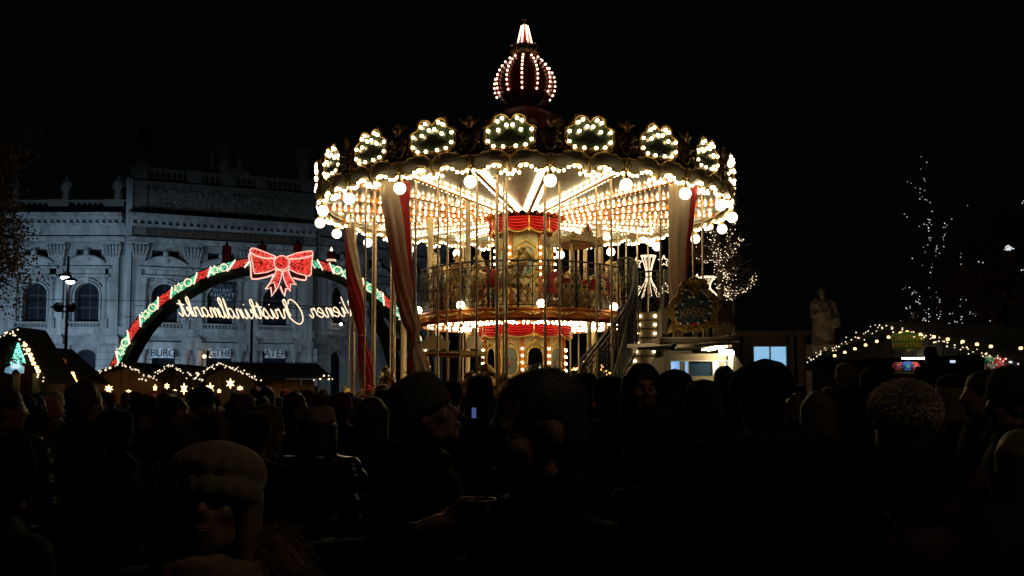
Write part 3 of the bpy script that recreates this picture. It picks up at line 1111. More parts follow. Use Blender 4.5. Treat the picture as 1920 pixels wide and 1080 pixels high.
# candles on the arch
ME_c = None
for u, vb, vt, lit, lb in ((425, 492, 461, 0, 'leftmost red candle on the light arch'), (491, 492, 459, 0, 'red candle on the arch behind the left bow loop'), (558, 493, 457, 0, 'red candle on the arch behind the right bow loop'), (621, 502, 472, 1, 'red candle with white flame and gold band, rightmost on the arch')):
    c = W(u, vb, YA + .6)
    hgt = Z(vt, YA + .6) - c.z
    t = thing('arch_candle', lb, 'candle', c, 0, 'candles on the light arch')
    m = MB(); m.lathe([(.27, 0), (.26, .1), (.235, .3), (.235, hgt - .05), (.22, hgt)], 20)
    obj('wax', m, mat('red_glowing_plastic', (.5, .012, .014), .35), t, True)
    m = MB(); m.lathe([(.04, hgt), (.09, hgt + .09), (.06, hgt + .17), (.01, hgt + .27)], 10)
    obj('flame', m, emit('white_flame_lights', (1, .8, .6), 1.6, False) if lit else M_IRON, t, True)
    if lit:
        m = MB()
        for zz in (.36, .43):
            m.tube([(.25 * math.cos(k * PI / 10), .25 * math.sin(k * PI / 10), zz) for k in range(21)], .018, 5)
        obj('gold_band', m, B_NEON, t)

# lettering seen from behind
GL = {
    'e': ([[(0, .35), (.5, .6), (.52, .92), (.3, 1), (.06, .5), (.28, 0), (.75, .3)]], .68),
    'i': ([[(0, .3), (.26, 1), (.16, .15), (.34, 0), (.6, .35)], [(.3, 1.45), (.34, 1.5)]], .55),
    'n': ([[(0, .4), (.16, 1), (.1, 0), (.3, .8), (.52, 1), (.58, .7), (.5, .1), (.66, 0), (.9, .35)]], .85),
    'm': ([[(0, .4), (.16, 1), (.1, 0), (.3, .8), (.46, 1), (.52, .7), (.45, 0), (.66, .8), (.84, 1), (.9, .7), (.82, .1), (.98, 0), (1.2, .35)]], 1.15),
    'r': ([[(0, .3), (.2, 1.05), (.26, .86), (.5, .92), (.4, .2), (.55, 0), (.75, .35)]], .68),
    'W': ([[(-.25, 1.35), (-.05, 1.9), (.2, 1.9), (.22, 1.2), (.2, 0.05), (.5, .6), (.85, 1.7), (.85, .8), (.95, .02), (1.25, .9), (1.45, 2.1)]], 1.35),
    'C': ([[(1.15, 1.5), (1.0, 1.95), (.65, 1.95), (.25, 1.4), (.02, .6), (.1, -.25), (.5, -.62), (.95, -.35), (1.3, .1)]], 1.15),
    'h': ([[(0, .3), (.42, 1.6), (.36, 2), (.2, 1.8), (.12, 0), (.34, .85), (.55, .95), (.6, .15), (.74, 0), (.92, .35)]], .86),
    's': ([[(0, .3), (.34, 1.1), (.5, .45), (.35, 0), (.12, .08), (.62, .3)]], .6),
    't': ([[(0, .3), (.36, 1.75), (.22, .2), (.38, 0), (.62, .35)], [(-.05, 1.2), (.6, 1.3)]], .56),
    'k': ([[(0, .3), (.4, 1.6), (.34, 2), (.18, 1.8), (.1, 0), (.3, .8), (.52, .95), (.46, .6), (.28, .52), (.52, .06), (.66, 0), (.85, .35)]], .78),
    'd': ([[(.55, .85), (.3, 1), (.06, .5), (.22, 0), (.5, .35), (.78, 2.1), (.62, .2), (.74, 0), (.92, .35)]], .86),
    'l': ([[(0, .3), (.42, 1.6), (.36, 2.1), (.2, 1.8), (.14, .2), (.3, 0), (.55, .35)]], .5),
    'a': ([[(.55, .85), (.3, 1), (.06, .5), (.22, 0), (.5, .35), (.6, .95), (.54, .15), (.68, 0), (.86, .35)]], .82),
}
word = 'Wiener Christkindlmarkt'
tot = sum(GL[c][1] if c != ' ' else .75 for c in word)
u_start, u_end = 676.0, 338.0
sgn = thing('script_sign', 'warm neon script hung under the arch, read from behind as Wiener Christkindlmarkt', 'sign', W(507, 597, YA + .3))
so = Vector(sgn.location)
pu = (u_start - u_end) / tot
x = 0
for ch in word:
    if ch == ' ':
        x += .75
        continue
    strokes, adv = GL[ch]
    m = MB()
    for stp in strokes:
        pts = []
        for a, b in stp:
            uu = u_start - (x + a + .22 * b) * pu
            base = 597 - 12 * max(0, abs((uu - 507) / 170.0) - .3) * .6
            pts.append(W(uu, base - b * 17.5, YA + .3) - so)
        m.tube(smooth2(pts, 4), .034, 6)
    obj('letter', m, B_NEON, sgn, True)
    x += adv
m = MB()
for v in (575, 596):
    m.tube([W(232 + (596 - v), v - 2, YA + .3) - so, W(500, v, YA + .3) - so, W(768, v - 2, YA + .3) - so], .015, 4)
obj('wire', m, M_IRON, sgn)

# ------------------------------------------------------------------ carousel
CY = 23.0
CX = X(984, CY, 400)
car = thing('carousel', 'brightly lit two-storey carousel with red onion spire and ring of bulbs', 'carousel', (CX, CY, 0))
NS = 20
TH0 = rad(-4.1)
STEP = 2 * PI / NS
RO = 4.9


def Zr(v, r):
    return Z(v, CY - r)


def cyl(th, r, z):
    return Vector((r * math.sin(th), -r * math.cos(th), z))


zvb = Zr(326, RO)          # valance tip
zvt = Zr(283, RO + .1)     # valance top
pxm = (CY - RO) / F        # metres per photo pixel at the front rim
cz = pxm / 7.2             # metres per enlarged pixel used below

# --- canopy roof (tent) and the dark board ring behind the crests
m = MB()
m.lathe([(RO - .02, zvt + .25), (3.4, zvt + .85), (1.3, zvt + 1.65), (.7, zvt + 2.0)], 60, caps=False,
        rib=None)
rf = MB()
n = 80
rings = []
for r, z in [(RO - .05, zvt + .2), (3.4, zvt + .5), (1.3, zvt + 1.0), (.55, zvt + 1.4)]:
    rings.append([cyl(2 * PI * k / n, r, z) for k in range(n)])
rf.ring_loft(rings, True, False, mis=lambda i, j: (j // 4) % 2)
obj('tent_roof', rf, [M_REDCLOTH, M_CREAMCLOTH], car, fix=True)

# board ring: one section, reused
def sector(mb, r, z0, z1, a0, a1, n, th=.04):
    rr = []
    for k in range(n + 1):
        a = a0 + (a1 - a0) * k / n
        rr.append([cyl(a, r, z0), cyl(a, r, z1), cyl(a, r - th, z1), cyl(a, r - th, z0)])
    mb.ring_loft(rr)


m = MB(); sector(m, RO + .04, zvt - .05, Zr(252, RO), -STEP / 2, STEP / 2, 6)
me_board = m.mesh('board', M_DARKRED); fixnormals(me_board)

# --- crest panel
half = [(0, -228), (70, -222), (130, -238), (200, -222), (270, -205), (330, -150), (368, -80), (362, -10), (350, 20), (372, 55), (345, 100), (275, 135), (245, 165), (240, 215), (205, 262), (140, 290), (70, 270), (22, 225), (0, 200)]
poly = [(x, y) for x, y in half] + [(-x, y) for x, y in reversed(half[1:-1])]
polyS = smooth2([Vector((x, y, 0)) for x, y in poly], 3, True)
zc = zvt + 228 * cz + .02


def cp(x, y, d=0.0, k=1.0):
    """enlarged-pixel offsets on the crest board, standing proud of the ring by d"""
    r = RO + .1 + d
    return cyl(x * cz * k / r, r + 0.0, zc + y * cz * k)


def crest_parts(mb_fn=None):
    pan = MB()
    o = []
    for dd in (0.0, .05):
        o.append([cp(p.x, p.y, dd, .97) for p in polyS])
    pan.ring_loft(o)
    frm = MB()
    frm.tube([cp(p.x, p.y, .07) for p in polyS] + [cp(polyS[0].x, polyS[0].y, .07)], .026, 6)
    frm.tube([cp(p.x, p.y, .08, .90) for p in polyS] + [cp(polyS[0].x, polyS[0].y, .08, .90)], .016, 6)
    frm.tube([cp(p.x, p.y, .03, 1.06) for p in polyS] + [cp(polyS[0].x, polyS[0].y, .03, 1.06)], .022, 6)
    return pan, frm


bulb_xy = [(-105, 200), (-170, 158), (-45, 103), (40, 107), (100, 200), (165, 168), (-295, 28), (-157, 36), (152, 40), (298, 44), (-300, -113), (298, -94), (-222, -184), (-90, -193), (83, -186), (215, -170)]
pan, frm = crest_parts()
me_pan = pan.mesh('panel', M_DARKGREEN); fixnormals(me_pan)
me_frm = frm.mesh('gold_frame', M_GOLD, True)
m = MB(); m.ball((0, 0, 0), .036, 8)
me_bulb = m.mesh('bulb', B_PANEL, True)
m = MB(); m.lathe([(.05, 0), (.042, .02), (.03, .03)], 10); me_socket = m.mesh('socket', M_GOLDB, True)
# painted scene on the crest: low hill and trees as flat relief
m = MB()
pts = [(-230, -90), (-120, -30), (-60, 40), (0, 60), (60, 20), (160, -40), (240, -90), (120, -120), (-120, -120)]
m.prism(pts, .052, .062, lambda a, b, d: cp(a, b, d))
me_scene = m.mesh('painted_scene', mat('dark_painted_landscape', (0.02, 0.024, 0.012), .3, 0, .6, 14, .1, col2=(0.002, 0.004, 0.003), coat=.4)); fixnormals(me_scene)

# cartouche with spread wings between two crests
m = MB()
def cq(x, y, d=0.0):
    r = RO + .1 + d
    return cyl(STEP / 2 + x * cz / r, r, zc + y * cz)
sh = smooth2([Vector(p + (0,)) for p in [(0, -225), (60, -170), (110, -60), (125, 20), (85, 70), (0, 95), (-85, 70), (-125, 20), (-110, -60), (-60, -170)]], 3, True)
m.ring_loft([[cq(p.x, p.y, 0) for p in sh], [cq(p.x * .9, p.y * .9, .09) for p in sh]])
me_cart = m.mesh('cartouche', M_DARKRED, True); fixnormals(me_cart)
m = MB()
m.tube([cq(p.x, p.y, .06) for p in sh] + [cq(sh[0].x, sh[0].y, .06)], .022, 6)
for k in (-1, 1):
    for y0 in (-110, 0):
        m.tube([cq(k * (75 + 22 * t * math.cos(t * 1.2)), y0 + 34 * math.sin(t * 1.2) * (1 - t / 7), .1) for t in [q * .35 for q in range(14)]], .016, 5)
    m.tube(smooth2([cq(k * 130, -190, .04), cq(k * 165, -90, .05), cq(k * 135, 30, .05), cq(k * 180, 95, .04)], 4), .03, 5)
me_cartfr = m.mesh('scrollwork', M_GOLD, True)
wing = [('s', cq(0, 165, .08), (.07, .06, .10)), ('s', cq(0, 225, .1), (.05, .05, .055)), ('c', cq(0, 100, .08), cq(0, 160, .08), .05, .07)]
for k in (-1, 1):
    wing += [('c', cq(k * 20, 175, .06), cq(k * 90, 190, .06), .045, .035), ('c', cq(k * 90, 190, .06), cq(k * 165, 245, .05), .032, .014),
             ('c', cq(k * 60, 170, .06), cq(k * 140, 205, .05), .03, .012), ('c', cq(k * 50, 150, .06), cq(k * 115, 170, .05), .026, .012)]
me_wing = organic(wing, .016, 2, 0, 1, M_GOLD, 'winged_figure')

# --- valance
def edge_profile(pts, x):
    x = abs(x)
    for i in range(len(pts) - 1):
        if pts[i][0] <= x <= pts[i + 1][0]:
            t = (x - pts[i][0]) / (pts[i + 1][0] - pts[i][0])
            t = t * t * (3 - 2 * t)
            return pts[i][1] * (1 - t) + pts[i + 1][1] * t
    return pts[-1][1]


zero_y = 900
halfw = STEP * RO / cz / 2          # enlarged pixels in half a section
sc = halfw / 550.0
bot = [(0, 890), (60, 870), (85, 830), (110, 790), (170, 768), (240, 772), (300, 805), (370, 850), (450, 845), (510, 815), (550, 822)]
top = [(0, 686), (30, 672), (60, 645), (110, 612), (170, 600), (240, 596), (310, 612), (370, 602), (430, 655), (480, 655), (550, 642)]


def vz(y):
    return zvb + (zero_y - y) * cz


def vp(x, y, d=0.0):
    # cove shaped band: radius grows towards the top
    f = (900 - y) / 260.0
    r = RO + .02 + .16 * math.sin(max(0, min(1, f)) * 1.4) + d
    return cyl(x * sc * cz / RO, r, vz(y))


m = MB()
N = 44
rows = 5
rr = []
for i in range(N + 1):
    x = -550 + 1100 * i / N
    b, t = edge_profile(bot, x), edge_profile(top, x)
    front = [vp(x, b + (t - b) * k / rows) for k in range(rows + 1)]
    back = [vp(x, b + (t - b) * k / rows, -.03) for k in range(rows, -1, -1)]
    rr.append(front + back)
m.ring_loft(rr)
me_val = m.mesh('valance', M_CREAMD, True); fixnormals(me_val)
m = MB()
m.tube([vp(-550 + 1100 * i / 60, edge_profile(top, -550 + 1100 * i / 60), .02) for i in range(61)], .017, 5)
m.tube([vp(-550 + 1100 * i / 60, edge_profile(bot, -550 + 1100 * i / 60) - 8, .03) for i in range(61)], .02, 5)
for k in (-1, 1):   # curls
    for (x0, y0, s_) in ((150, 835, 38), (505, 745, 32), (100, 655, 22)):
        m.tube([vp(k * (x0 + s_ * (1 - t / 9) * math.cos(t)), y0 + s_ * (1 - t / 9) * math.sin(t), .035) for t in [q * .5 for q in range(16)]], .013, 5)
m.tube(smooth2([vp(0, 700, .03), vp(-14, 760, .05), vp(0, 830, .05), vp(14, 870, .05)], 3), .03, 6)
m.tube(smooth2([vp(550, 650, .03), vp(550, 730, .06), vp(550, 800, .05)], 3), .035, 6)
me_valg = m.mesh('gold_edge', M_GOLD, True)
vb = [(30, 900), (62, 858), (125, 885), (145, 800), (220, 793), (295, 808), (358, 850), (430, 860), (500, 842)]
m = MB()
for k in (-1, 1):
    for x, y in vb:
        m.ball(vp(k * x, y + 8, .045), .036)
me_valb = m.mesh('bulbs', B_WARM, True)

# --- ceiling between the rafters and the rafters themselves
zr, zi = zvb + .23, Zr(404, .85) + .12
def ceil_z(r):
    return zr + (zi - zr) * (RO - r) / (RO - .8)
MC = mat('painted_ceiling', (0.24, 0.23, 0.17), .35, 0, .5, 1.1, .05, 12, col2=(0.07, 0.085, 0.085), coat=.25)
nt = MC.node_tree
# gilded ornament flecks near the rafters
_b = nt.nodes['Principled BSDF']
_tc = [n_ for n_ in nt.nodes if n_.type == 'TEX_COORD'][0]
_v = nt.nodes.new('ShaderNodeTexVoronoi'); _v.inputs['Scale'].default_value = 7
_r = nt.nodes.new('ShaderNodeMapRange'); _r.inputs[1].default_value = .12; _r.inputs[2].default_value = .2; _r.inputs[3].default_value = 1; _r.inputs[4].default_value = 0
_mx = nt.nodes.new('ShaderNodeMix'); _mx.data_type = 'RGBA'; _mx.inputs[7].default_value = (.45, .26, .08, 1)
nt.links.new(_tc.outputs['Object'], _v.inputs['Vector'])
nt.links.new(_v.outputs['Distance'], _r.inputs[0])
nt.links.new(_r.outputs[0], _mx.inputs[0])
nt.links.new(_b.inputs['Base Color'].links[0].from_socket, _mx.inputs[6])
nt.links.new(_mx.outputs[2], _b.inputs['Base Color'])
m = MB()
rr = []
for r in (RO - .03, 3.8, 2.6, 1.6, .8):
    rr.append([cyl(-STEP / 2 + STEP * k / 6, r, ceil_z(r)) for k in range(7)])
vs = [p for q in rr for p in q]
fs = [(i * 7 + j, i * 7 + j + 1, (i + 1) * 7 + j + 1, (i + 1) * 7 + j) for i in range(4) for j in range(6)]
m.add(vs, fs)
o_ = len(vs)
m.add([p + Vector((0, 0, .03)) for p in vs], [tuple(reversed(f)) for f in fs])
me_ceil = m.mesh('ceiling_panel', MC)
m = MB()
a_ = STEP / 2
P = []
for r in (RO - .06, .8):
    z = ceil_z(r)
    c = cyl(a_, r, z)
    tx = Vector((math.cos(a_), math.sin(a_), 0))
    P.append([c - tx * .04 + Vector((0, 0, -.09)), c + tx * .04 + Vector((0, 0, -.09)), c + tx * .055, c - tx * .055])
m.ring_loft(P)
me_raft = m.mesh('rafter', M_ORANGE); fixnormals(me_raft)
m = MB()
tx = Vector((math.cos(a_), math.sin(a_), 0))
nb = 27
for k in range(nb):
    r = RO - .22 - (RO - 1.15) * k / nb   # bulbs along both sides
    for sgn_ in (-1, 1):
        for off, dz in ((.078, -.055), (.125, -.02)):
            if off > .1 and k % 2:
                continue
            m.ball(cyl(a_, r, ceil_z(r) + dz) + tx * off * sgn_, .028)
me_raftb = m.mesh('bulbs', B_WARM, False)

# globe lamps at the rim
m = MB(); m.ball((0, 0, 0), .125, 20); me_globe = m.mesh('glass_globe', B_GLOBE, True)
m = MB()
m.tube([(0, 0, .42), (0, 0, .16)], .016, 6)
m.lathe([(.03, .22), (.06, .17), (.07, .12), (.055, .10)], 12)
for k in (-1, 1):
    m.tube([(k * (.05 + .035 * math.cos(t)), 0, .27 + .05 * math.sin(t)) for t in [q * .6 for q in range(11)]], .009, 5)
me_gbr = m.mesh('bracket', M_GOLD, True)

for i in range(NS):
    th = TH0 + i * STEP
    front = math.cos(th) > .1
    obj('board', me_board, None, car, rz=th)
    cr = obj('crest_panel', me_pan, None, car, rz=th)
    obj('gold_frame', me_frm, None, cr)
    obj('painted_scene', me_scene, None, cr)
    if front:
        for x, y in bulb_xy:
            b = obj('bulb', me_bulb, None, cr)
            b.location = cp(x, y, .095)
    else:
        m = MB()
        for x, y in bulb_xy:
            m.ball(cp(x, y, .095), .036)
        obj('bulbs', m, B_PANEL, cr, kind='stuff', fix=False)
    ct = obj('cartouche', me_cart, None, car, rz=th)
    obj('scrollwork', me_cartfr, None, ct)
    obj('winged_figure', me_wing, None, ct)
    va = obj('valance', me_val, None, car, rz=th)
    obj('gold_edge', me_valg, None, va)
    obj('bulbs', me_valb, None, va, kind='stuff')
    obj('ceiling_panel', me_ceil, None, car, rz=th)
    ra = obj('rafter', me_raft, None, car, rz=th)
    obj('bulbs', me_raftb, None, ra, kind='stuff')
    gp = obj('globe_lamp', me_globe, None, car)
    zg = Zr(338, RO + .12)
    gp.location = cyl(th + STEP / 2, RO + .12, zg)
    gp.rotation_euler.z = th + STEP / 2
    obj('bracket', me_gbr, None, gp)
# cream rim board under the ceiling edge
m = MB(); sector(m, RO - .03, zvb + .19, zvb + .27, 0, 2 * PI, 80, .05)
obj('rim_board', m, M_CREAM, car, True)

# --- spire: striped neck, onion, crown, cone
zn = Zr(0, 0)
zs = lambda v: Z(v, CY)
ro = 54 * CY / F
prof = []
for v, w_ in ((212, 8), (207, 14), (203, 24), (195, 38), (184, 48.5), (172, 53.5), (160, 55), (147, 52.5), (134, 46.5), (122, 37), (112, 26), (106, 19), (103, 14)):
    prof.append((w_ * CY / F, zs(v)))
m = MB()
m.lathe(prof, 72, rib=lambda a, z: 1 - .035 * abs(math.sin((a - rad(-6)) * 6)))
obj('onion_dome', m, M_ONION, car, True)
m = MB()
for k in range(12):
    a = rad(-6 + 30 * k)
    for q in range(9):
        v = 113 + q * 8.5
        # radius of the profile at this height
        z = zs(v)
        for j in range(len(prof) - 1):
            if prof[j][1] <= z <= prof[j + 1][1]:
                t = (z - prof[j][1]) / (prof[j + 1][1] - prof[j][1])
                r = prof[j][0] * (1 - t) + prof[j + 1][0] * t
        p = cyl(a, r + .05, z)
        m.ball(p, .03)
oo = obj('dome_bulbs', m, B_ONION, car, kind='stuff', fix=False)
m = MB()
for k in range(12):
    a = rad(-6 + 30 * k)
    pts = [cyl(a, r * 1.005 + .01, z) for r, z in prof[2:]]
    m.tube(pts, .018, 4)
obj('dome_ribs', m, mat('bright_red_rib_paint', (.55, .02, .012), .4), car, True)
# crown with oval medallions
m = MB()
m.lathe([(14 * CY / F, zs(105)), (22 * CY / F, zs(103)), (24 * CY / F, zs(98)), (17 * CY / F, zs(95)), (15 * CY / F, zs(88)), (20 * CY / F, zs(86)), (14 * CY / F, zs(84))], 24)
for k in range(8):
    a = rad(-15 + 45 * k)
    r = 21 * CY / F
    m.tube(smooth2([cyl(a + .38, r, zs(103)), cyl(a + .38, r * 1.25, zs(97)), cyl(a + .38, r * 1.1, zs(90)), cyl(a + .38, r * 1.3, zs(86))], 3), .03, 6)
    m.tube([cyl(a + .27 * math.cos(t), r * 1.12, zs(96) + .09 * math.sin(t)) for t in [q * PI / 6 for q in range(13)]], .02, 5)
cw = obj('crown', m, M_GOLD, car, True)
m = MB()
for k in range(8):
    a = rad(-15 + 45 * k)
    c = cyl(a, 21 * CY / F * 1.08, zs(96))
    m.ball(c, (.07, .07, .085), 8)
obj('medallions', m, M_DARKGREEN, cw, True)
m = MB()
m.lathe([(13 * CY / F, zs(86)), (10 * CY / F, zs(72)), (6.5 * CY / F, zs(56)), (4.5 * CY / F, zs(48)), (2.5 * CY / F, zs(46))], 16)
obj('spire_cone', m, mat('red_spire_paint', (.5, .02, .015), .4), car, True)
m = MB()
for k in range(8):
    a = rad(-22 + 45 * k)
    for q in range(11):
        v = 85 - q * 3.5
        t = q / 10
        m.ball(cyl(a, (13.5 * (1 - t) + 4.8 * t) * CY / F + .02, zs(v)), .025)
obj('spire_bulbs', m, B_ONION, car, kind='stuff', fix=False)
m = MB()
m.lathe([(.035, zs(48)), (.03, zs(44)), (.05, zs(42)), (.025, zs(41)), (.06, zs(39)), (.075, zs(36)), (.05, zs(33)), (.015, zs(31)), (.01, zs(28))], 14)
obj('finial', m, M_GOLD, car, True)
# striped cloth neck with scalloped flaps
m = MB()
rr = []
n = 48
for r, z, sc_ in ((.42, zs(208), 0), (.7, zs(218), 0), (1.0, zs(232), 0), (1.15, zs(240), 1)):
    rr.append([cyl(2 * PI * k / n, r, z - sc_ * .12 * abs(math.sin(k * PI / 4))) for k in range(n)])
m.ring_loft(rr, True, False, mis=lambda i, j: (j // 4) % 2)
obj('striped_neck', m, [M_REDCLOTH, M_CREAMCLOTH], car)

# --- lower platform
m = MB(); m.lathe([(4.75, 0.06), (4.75, .34), (4.7, .4)], 60)
obj('platform', m, M_ORANGE, car)

# --- upper deck
RD = 2.6
zf1, zf0 = Zr(576, RD), Zr(596.5, RD)
m = MB(); m.lathe([(RD - .1, zf0 + .05), (RD - .1, zf1 - .02)], 60)
obj('upper_deck', m, M_ORANGE, car)
NB = 24
BST = 2 * PI / NB
m = MB()
rr = []
for k in range(7):
    a = -BST / 2 + BST * k / 6
    rr.append([cyl(a, r, z) for r, z in ((RD - .08, zf0), (RD, zf0), (RD + .03, zf0 + .03), (RD, zf0 + .05), (RD, zf1 - .05), (RD + .03, zf1 - .03), (RD + .03, zf1), (RD - .08, zf1))])
m.ring_loft(rr)
me_fas = m.mesh('fascia', M_FASCIA); fixnormals(me_fas)
m = MB()
zm = (zf0 + zf1) / 2
for k in (-1, 1):
    for j in range(3):
        m.tube(smooth2([cyl(0, RD + .02, zm - .02), cyl(k * .02 * (j + 1), RD + .04, zm - .045 + .02 * j), cyl(k * .035 * (j + 1), RD + .03, zm + .012 * (j + 1))], 3), [.014] * 7, 5)
m.ball(cyl(0, RD + .02, zm), (.035, .035, .035), 8)
me_orn = m.mesh('gilded_ornament', M_GOLDB, True)
# wrought iron railing bay
zrl = Zr(487, RD)
m = MB()
def rp(x, z, d=0):
    return cyl(x, RD - .04 + d, z)
for zz, rr_ in ((zrl, .022), (zrl - .13, .013), (zf1 + .07, .016)):
    m.tube([rp(-BST / 2 + BST * k / 6, zz) for k in range(7)], rr_, 6)
h0, h1 = zf1 + .07, zrl - .13
for x in (-BST / 2, 0):
    m.tube([rp(x, zf1), rp(x, zrl)], .013, 5)
m.tube([rp(-BST / 2 + .012, zf1), rp(-BST / 2 + .012, zrl + .0)], .018, 5)
def scroll(x0, z0, s_, dirx, dirz, turns=1.5):
    return [rp(x0 + dirx * s_ * (1 - t / (turns * 7.5)) * math.cos(t) / RD, z0 + dirz * s_ * (1 - t / (turns * 7.5)) * math.sin(t)) for t in [q * turns * 6.28 / 14 for q in range(15)]]
for sx in (-1, 1, -.34, .34):
    xc = sx * BST * .36
    mid = (h0 + h1) / 2
    sx = 1 if sx > 0 else -1
    for dz in (-1, 1):
        m.tube(scroll(xc, mid + dz * .20, .085, sx, dz), .0085, 4)
        m.tube(scroll(xc, mid + dz * .36, .055, -sx, -dz), .0075, 4)
        m.tube(smooth2([rp(xc + sx * .03, mid), rp(xc - sx * .02, mid + dz * .1), rp(xc + sx * .03, mid + dz * .24), rp(xc - sx * .01, mid + dz * .4)], 4), .008, 4)
    m.ball(rp(xc, mid), (.03, .03, .04), 6)
me_rail = m.mesh('railing_bay', M_IRON, True)
for k in range(NB):
    a = rad(3) + k * BST
    fa = obj('fascia', me_fas, None, car, rz=a)
    obj('gilded_ornament', me_orn, None, fa)
    if not (rad(55) < (a + PI) % (2 * PI) - PI < rad(82)):
        obj('railing_bay', me_rail, None, car, rz=a)
# underside rim, joists with bulbs
m = MB()
for k in range(32):
    a = 2 * PI * k / 32
    for j in range(7):
        r = RD - .22 - j * .22
        for s_ in (-1, 1):
            m.ball(cyl(a, r, zf0 - .01) + Vector((math.cos(a), math.sin(a), 0)) * .05 * s_, .026)
obj('deck_bulbs', m, B_WARM, car, kind='stuff', fix=False)
m = MB()
for k in range(32):
    a = 2 * PI * k / 32
    c = cyl(a, 1.8, zf0 + .03)
    m.box(c, (.05, 1.5, .06), a)
obj('deck_joists', m, M_ORANGE, car, kind='stuff')
m = MB(); m.lathe([(RD - .09, zf0 - .045), (RD - .02, zf0 - .045), (RD - .02, zf0 + .0), (RD - .09, zf0 + .0), (RD - .09, zf0 - .045)], 60, caps=False)
obj('deck_rim', m, M_ORANGE, car)

# deck lamps on brackets
m = MB(); m.ball((0, 0, 0), .095, 18); me_g2 = m.mesh('glass_globe', B_DECK, True)
m = MB(); m.tube(smooth2([(0, .14, -.36), (0, .0, -.3), (0, -.02, -.2), (0, 0, -.08)], 4), .016, 6); m.lathe([(.03, -.12), (.05, -.09), (.055, -.07)], 10)
me_b2 = m.mesh('bracket', M_GOLD, True)
for u in (785, 863, 1011, 1146, 1180):
    s_ = (u - 984) * CY / F / (RD + .12)
    a = math.asin(max(-1, min(1, s_ * (1 - .1 * math.sqrt(max(0, 1 - s_ * s_))))))
    gl = obj('deck_lamp', me_g2, None, car)
    gl.location = cyl(a, RD + .12, Zr(569, RD + .12))
    gl.rotation_euler.z = a
    obj('bracket', me_b2, None, gl)

# --- central column, lower: ten faces
def column_block(nf, R, z0, z1, off, faces, name):
    fm = MB()
    w_ = 2 * R * math.sin(PI / nf)
    h_ = R * math.cos(PI / nf)
    zb, zt = faces
    for k in range(nf):
        a = off + (k + .5) * 2 * PI / nf
        # wall face
        m = MB(); m.box((0, -h_ + .02, (z0 + z1) / 2), (w_ - .01, .04, z1 - z0))
        wf = obj(name, m, mat('panelled_cream', (0.60, 0.56, 0.27), .4, 0, .3, 2.5, .05, col2=(0.44, 0.40, 0.18), coat=.2), car, rz=a)
        # oval panel
        pw = w_ * .29
        ph = (zt - zb)
        zc_ = (zt + zb) / 2
        ov = [(pw * math.copysign(abs(math.cos(t)) ** .6, math.cos(t)), zc_ + ph / 2 * math.copysign(abs(math.sin(t)) ** .75, math.sin(t))) for t in [2 * PI * q / 28 for q in range(28)]]
        m = MB(); m.prism(ov, -h_ - .012, -h_ - .002, lambda x, z, d: Vector((x, d, z)))
        mirror = (k % 2 == 0) and nf == 10
        obj('mirror' if mirror else 'painted_oval', m, mat('dark_mirror', (.02, .02, .02), .04, .9, .1, 2) if mirror else mat('pale_blue_oval', (0.27, 0.36, 0.31), .45, 0, .3, 5, col2=(0.2, 0.3, 0.28)), wf)
        m = MB()
        pts = [Vector((x * 1.12, -h_ - .02, zc_ + (z - zc_) * 1.06)) for x, z in ov]
        m.tube(pts + [pts[0]], .02, 6)
        for q in range(28):
            p = pts[q]
            m.ball(p, (.03, .014, .03))
        zt_ = zc_ + ph / 2 + .06
        for sx in (-1, 1):
            m.tube(smooth2([(0, -h_ - .02, zt_ + .1), (sx * pw * .4, -h_ - .03, zt_ + .05), (sx * pw * .9, -h_ - .02, zt_ - .02), (sx * pw * 1.35, -h_ - .02, zt_ - .1), (sx * pw * 1.3, -h_ - .02, zt_ - .25)], 3), .018, 5)
            m.tube([(sx * pw * (1.3 + .12 * math.cos(t)), -h_ - .02, zb + .12 + .08 * math.sin(t)) for t in [q * .6 for q in range(11)]], .014, 5)
        m.ball((0, -h_ - .03, zt_ + .1), (.05, .02, .05), 8)
        obj('rococo_frame', m, M_GOLDB, wf, True)
        if not mirror:
            m = MB()
            r = random.Random(k)
            for q in range(16):
                t = r.uniform(0, 6.28); d = r.uniform(.0, 1)
                m.ball((pw * .45 * d * math.cos(t), -h_ - .016, zc_ - .03 + ph * .26 * d * math.sin(t)), (.02, .005, .03))
            ro_ = obj('flower_sprig', m, mat('dull_sprig_paint', (.14, .09, .09), .5, 0, .4, 20), wf)
            m = MB()
            for q in range(6):
                t = q * 1.05
                m.ball((.028 * math.cos(t), -h_ - .02, zc_ - .03 + .028 * math.sin(t)), (.026, .007, .026))
            obj('painted_rose', m, mat('pink_rose_paint', (.5, .16, .14), .5), wf)
        # corner post with bulbs
        a2 = off + k * 2 * PI / nf
        m = MB(); m.box((0, -R - .01, (z0 + z1) / 2), (.075, .05, z1 - z0))
        cpst = obj('corner_post', m, M_ORANGE, car, rz=a2)
        m = MB()
        nbb = int((zt - zb + .25) / (.17 if nf == 10 else .165))
        for q in range(nbb):
            m.ball((-.02 if nf == 6 else 0, -R - .06, zt - .02 - q * .165), .03, 8)
        obj('bulbs', m, B_WARM, cpst, kind='stuff', fix=False)


zL1 = Zr(600, 1.0)
column_block(10, 1.0, .4, zL1, rad(-4), (Zr(703, 1.0), Zr(652, 1.0)), 'lower_column_face')
zU1 = Zr(404, .7)
column_block(6, .69, zf1, zU1, rad(-29), (Zr(515, .7), Zr(461, .7)), 'upper_column_face')

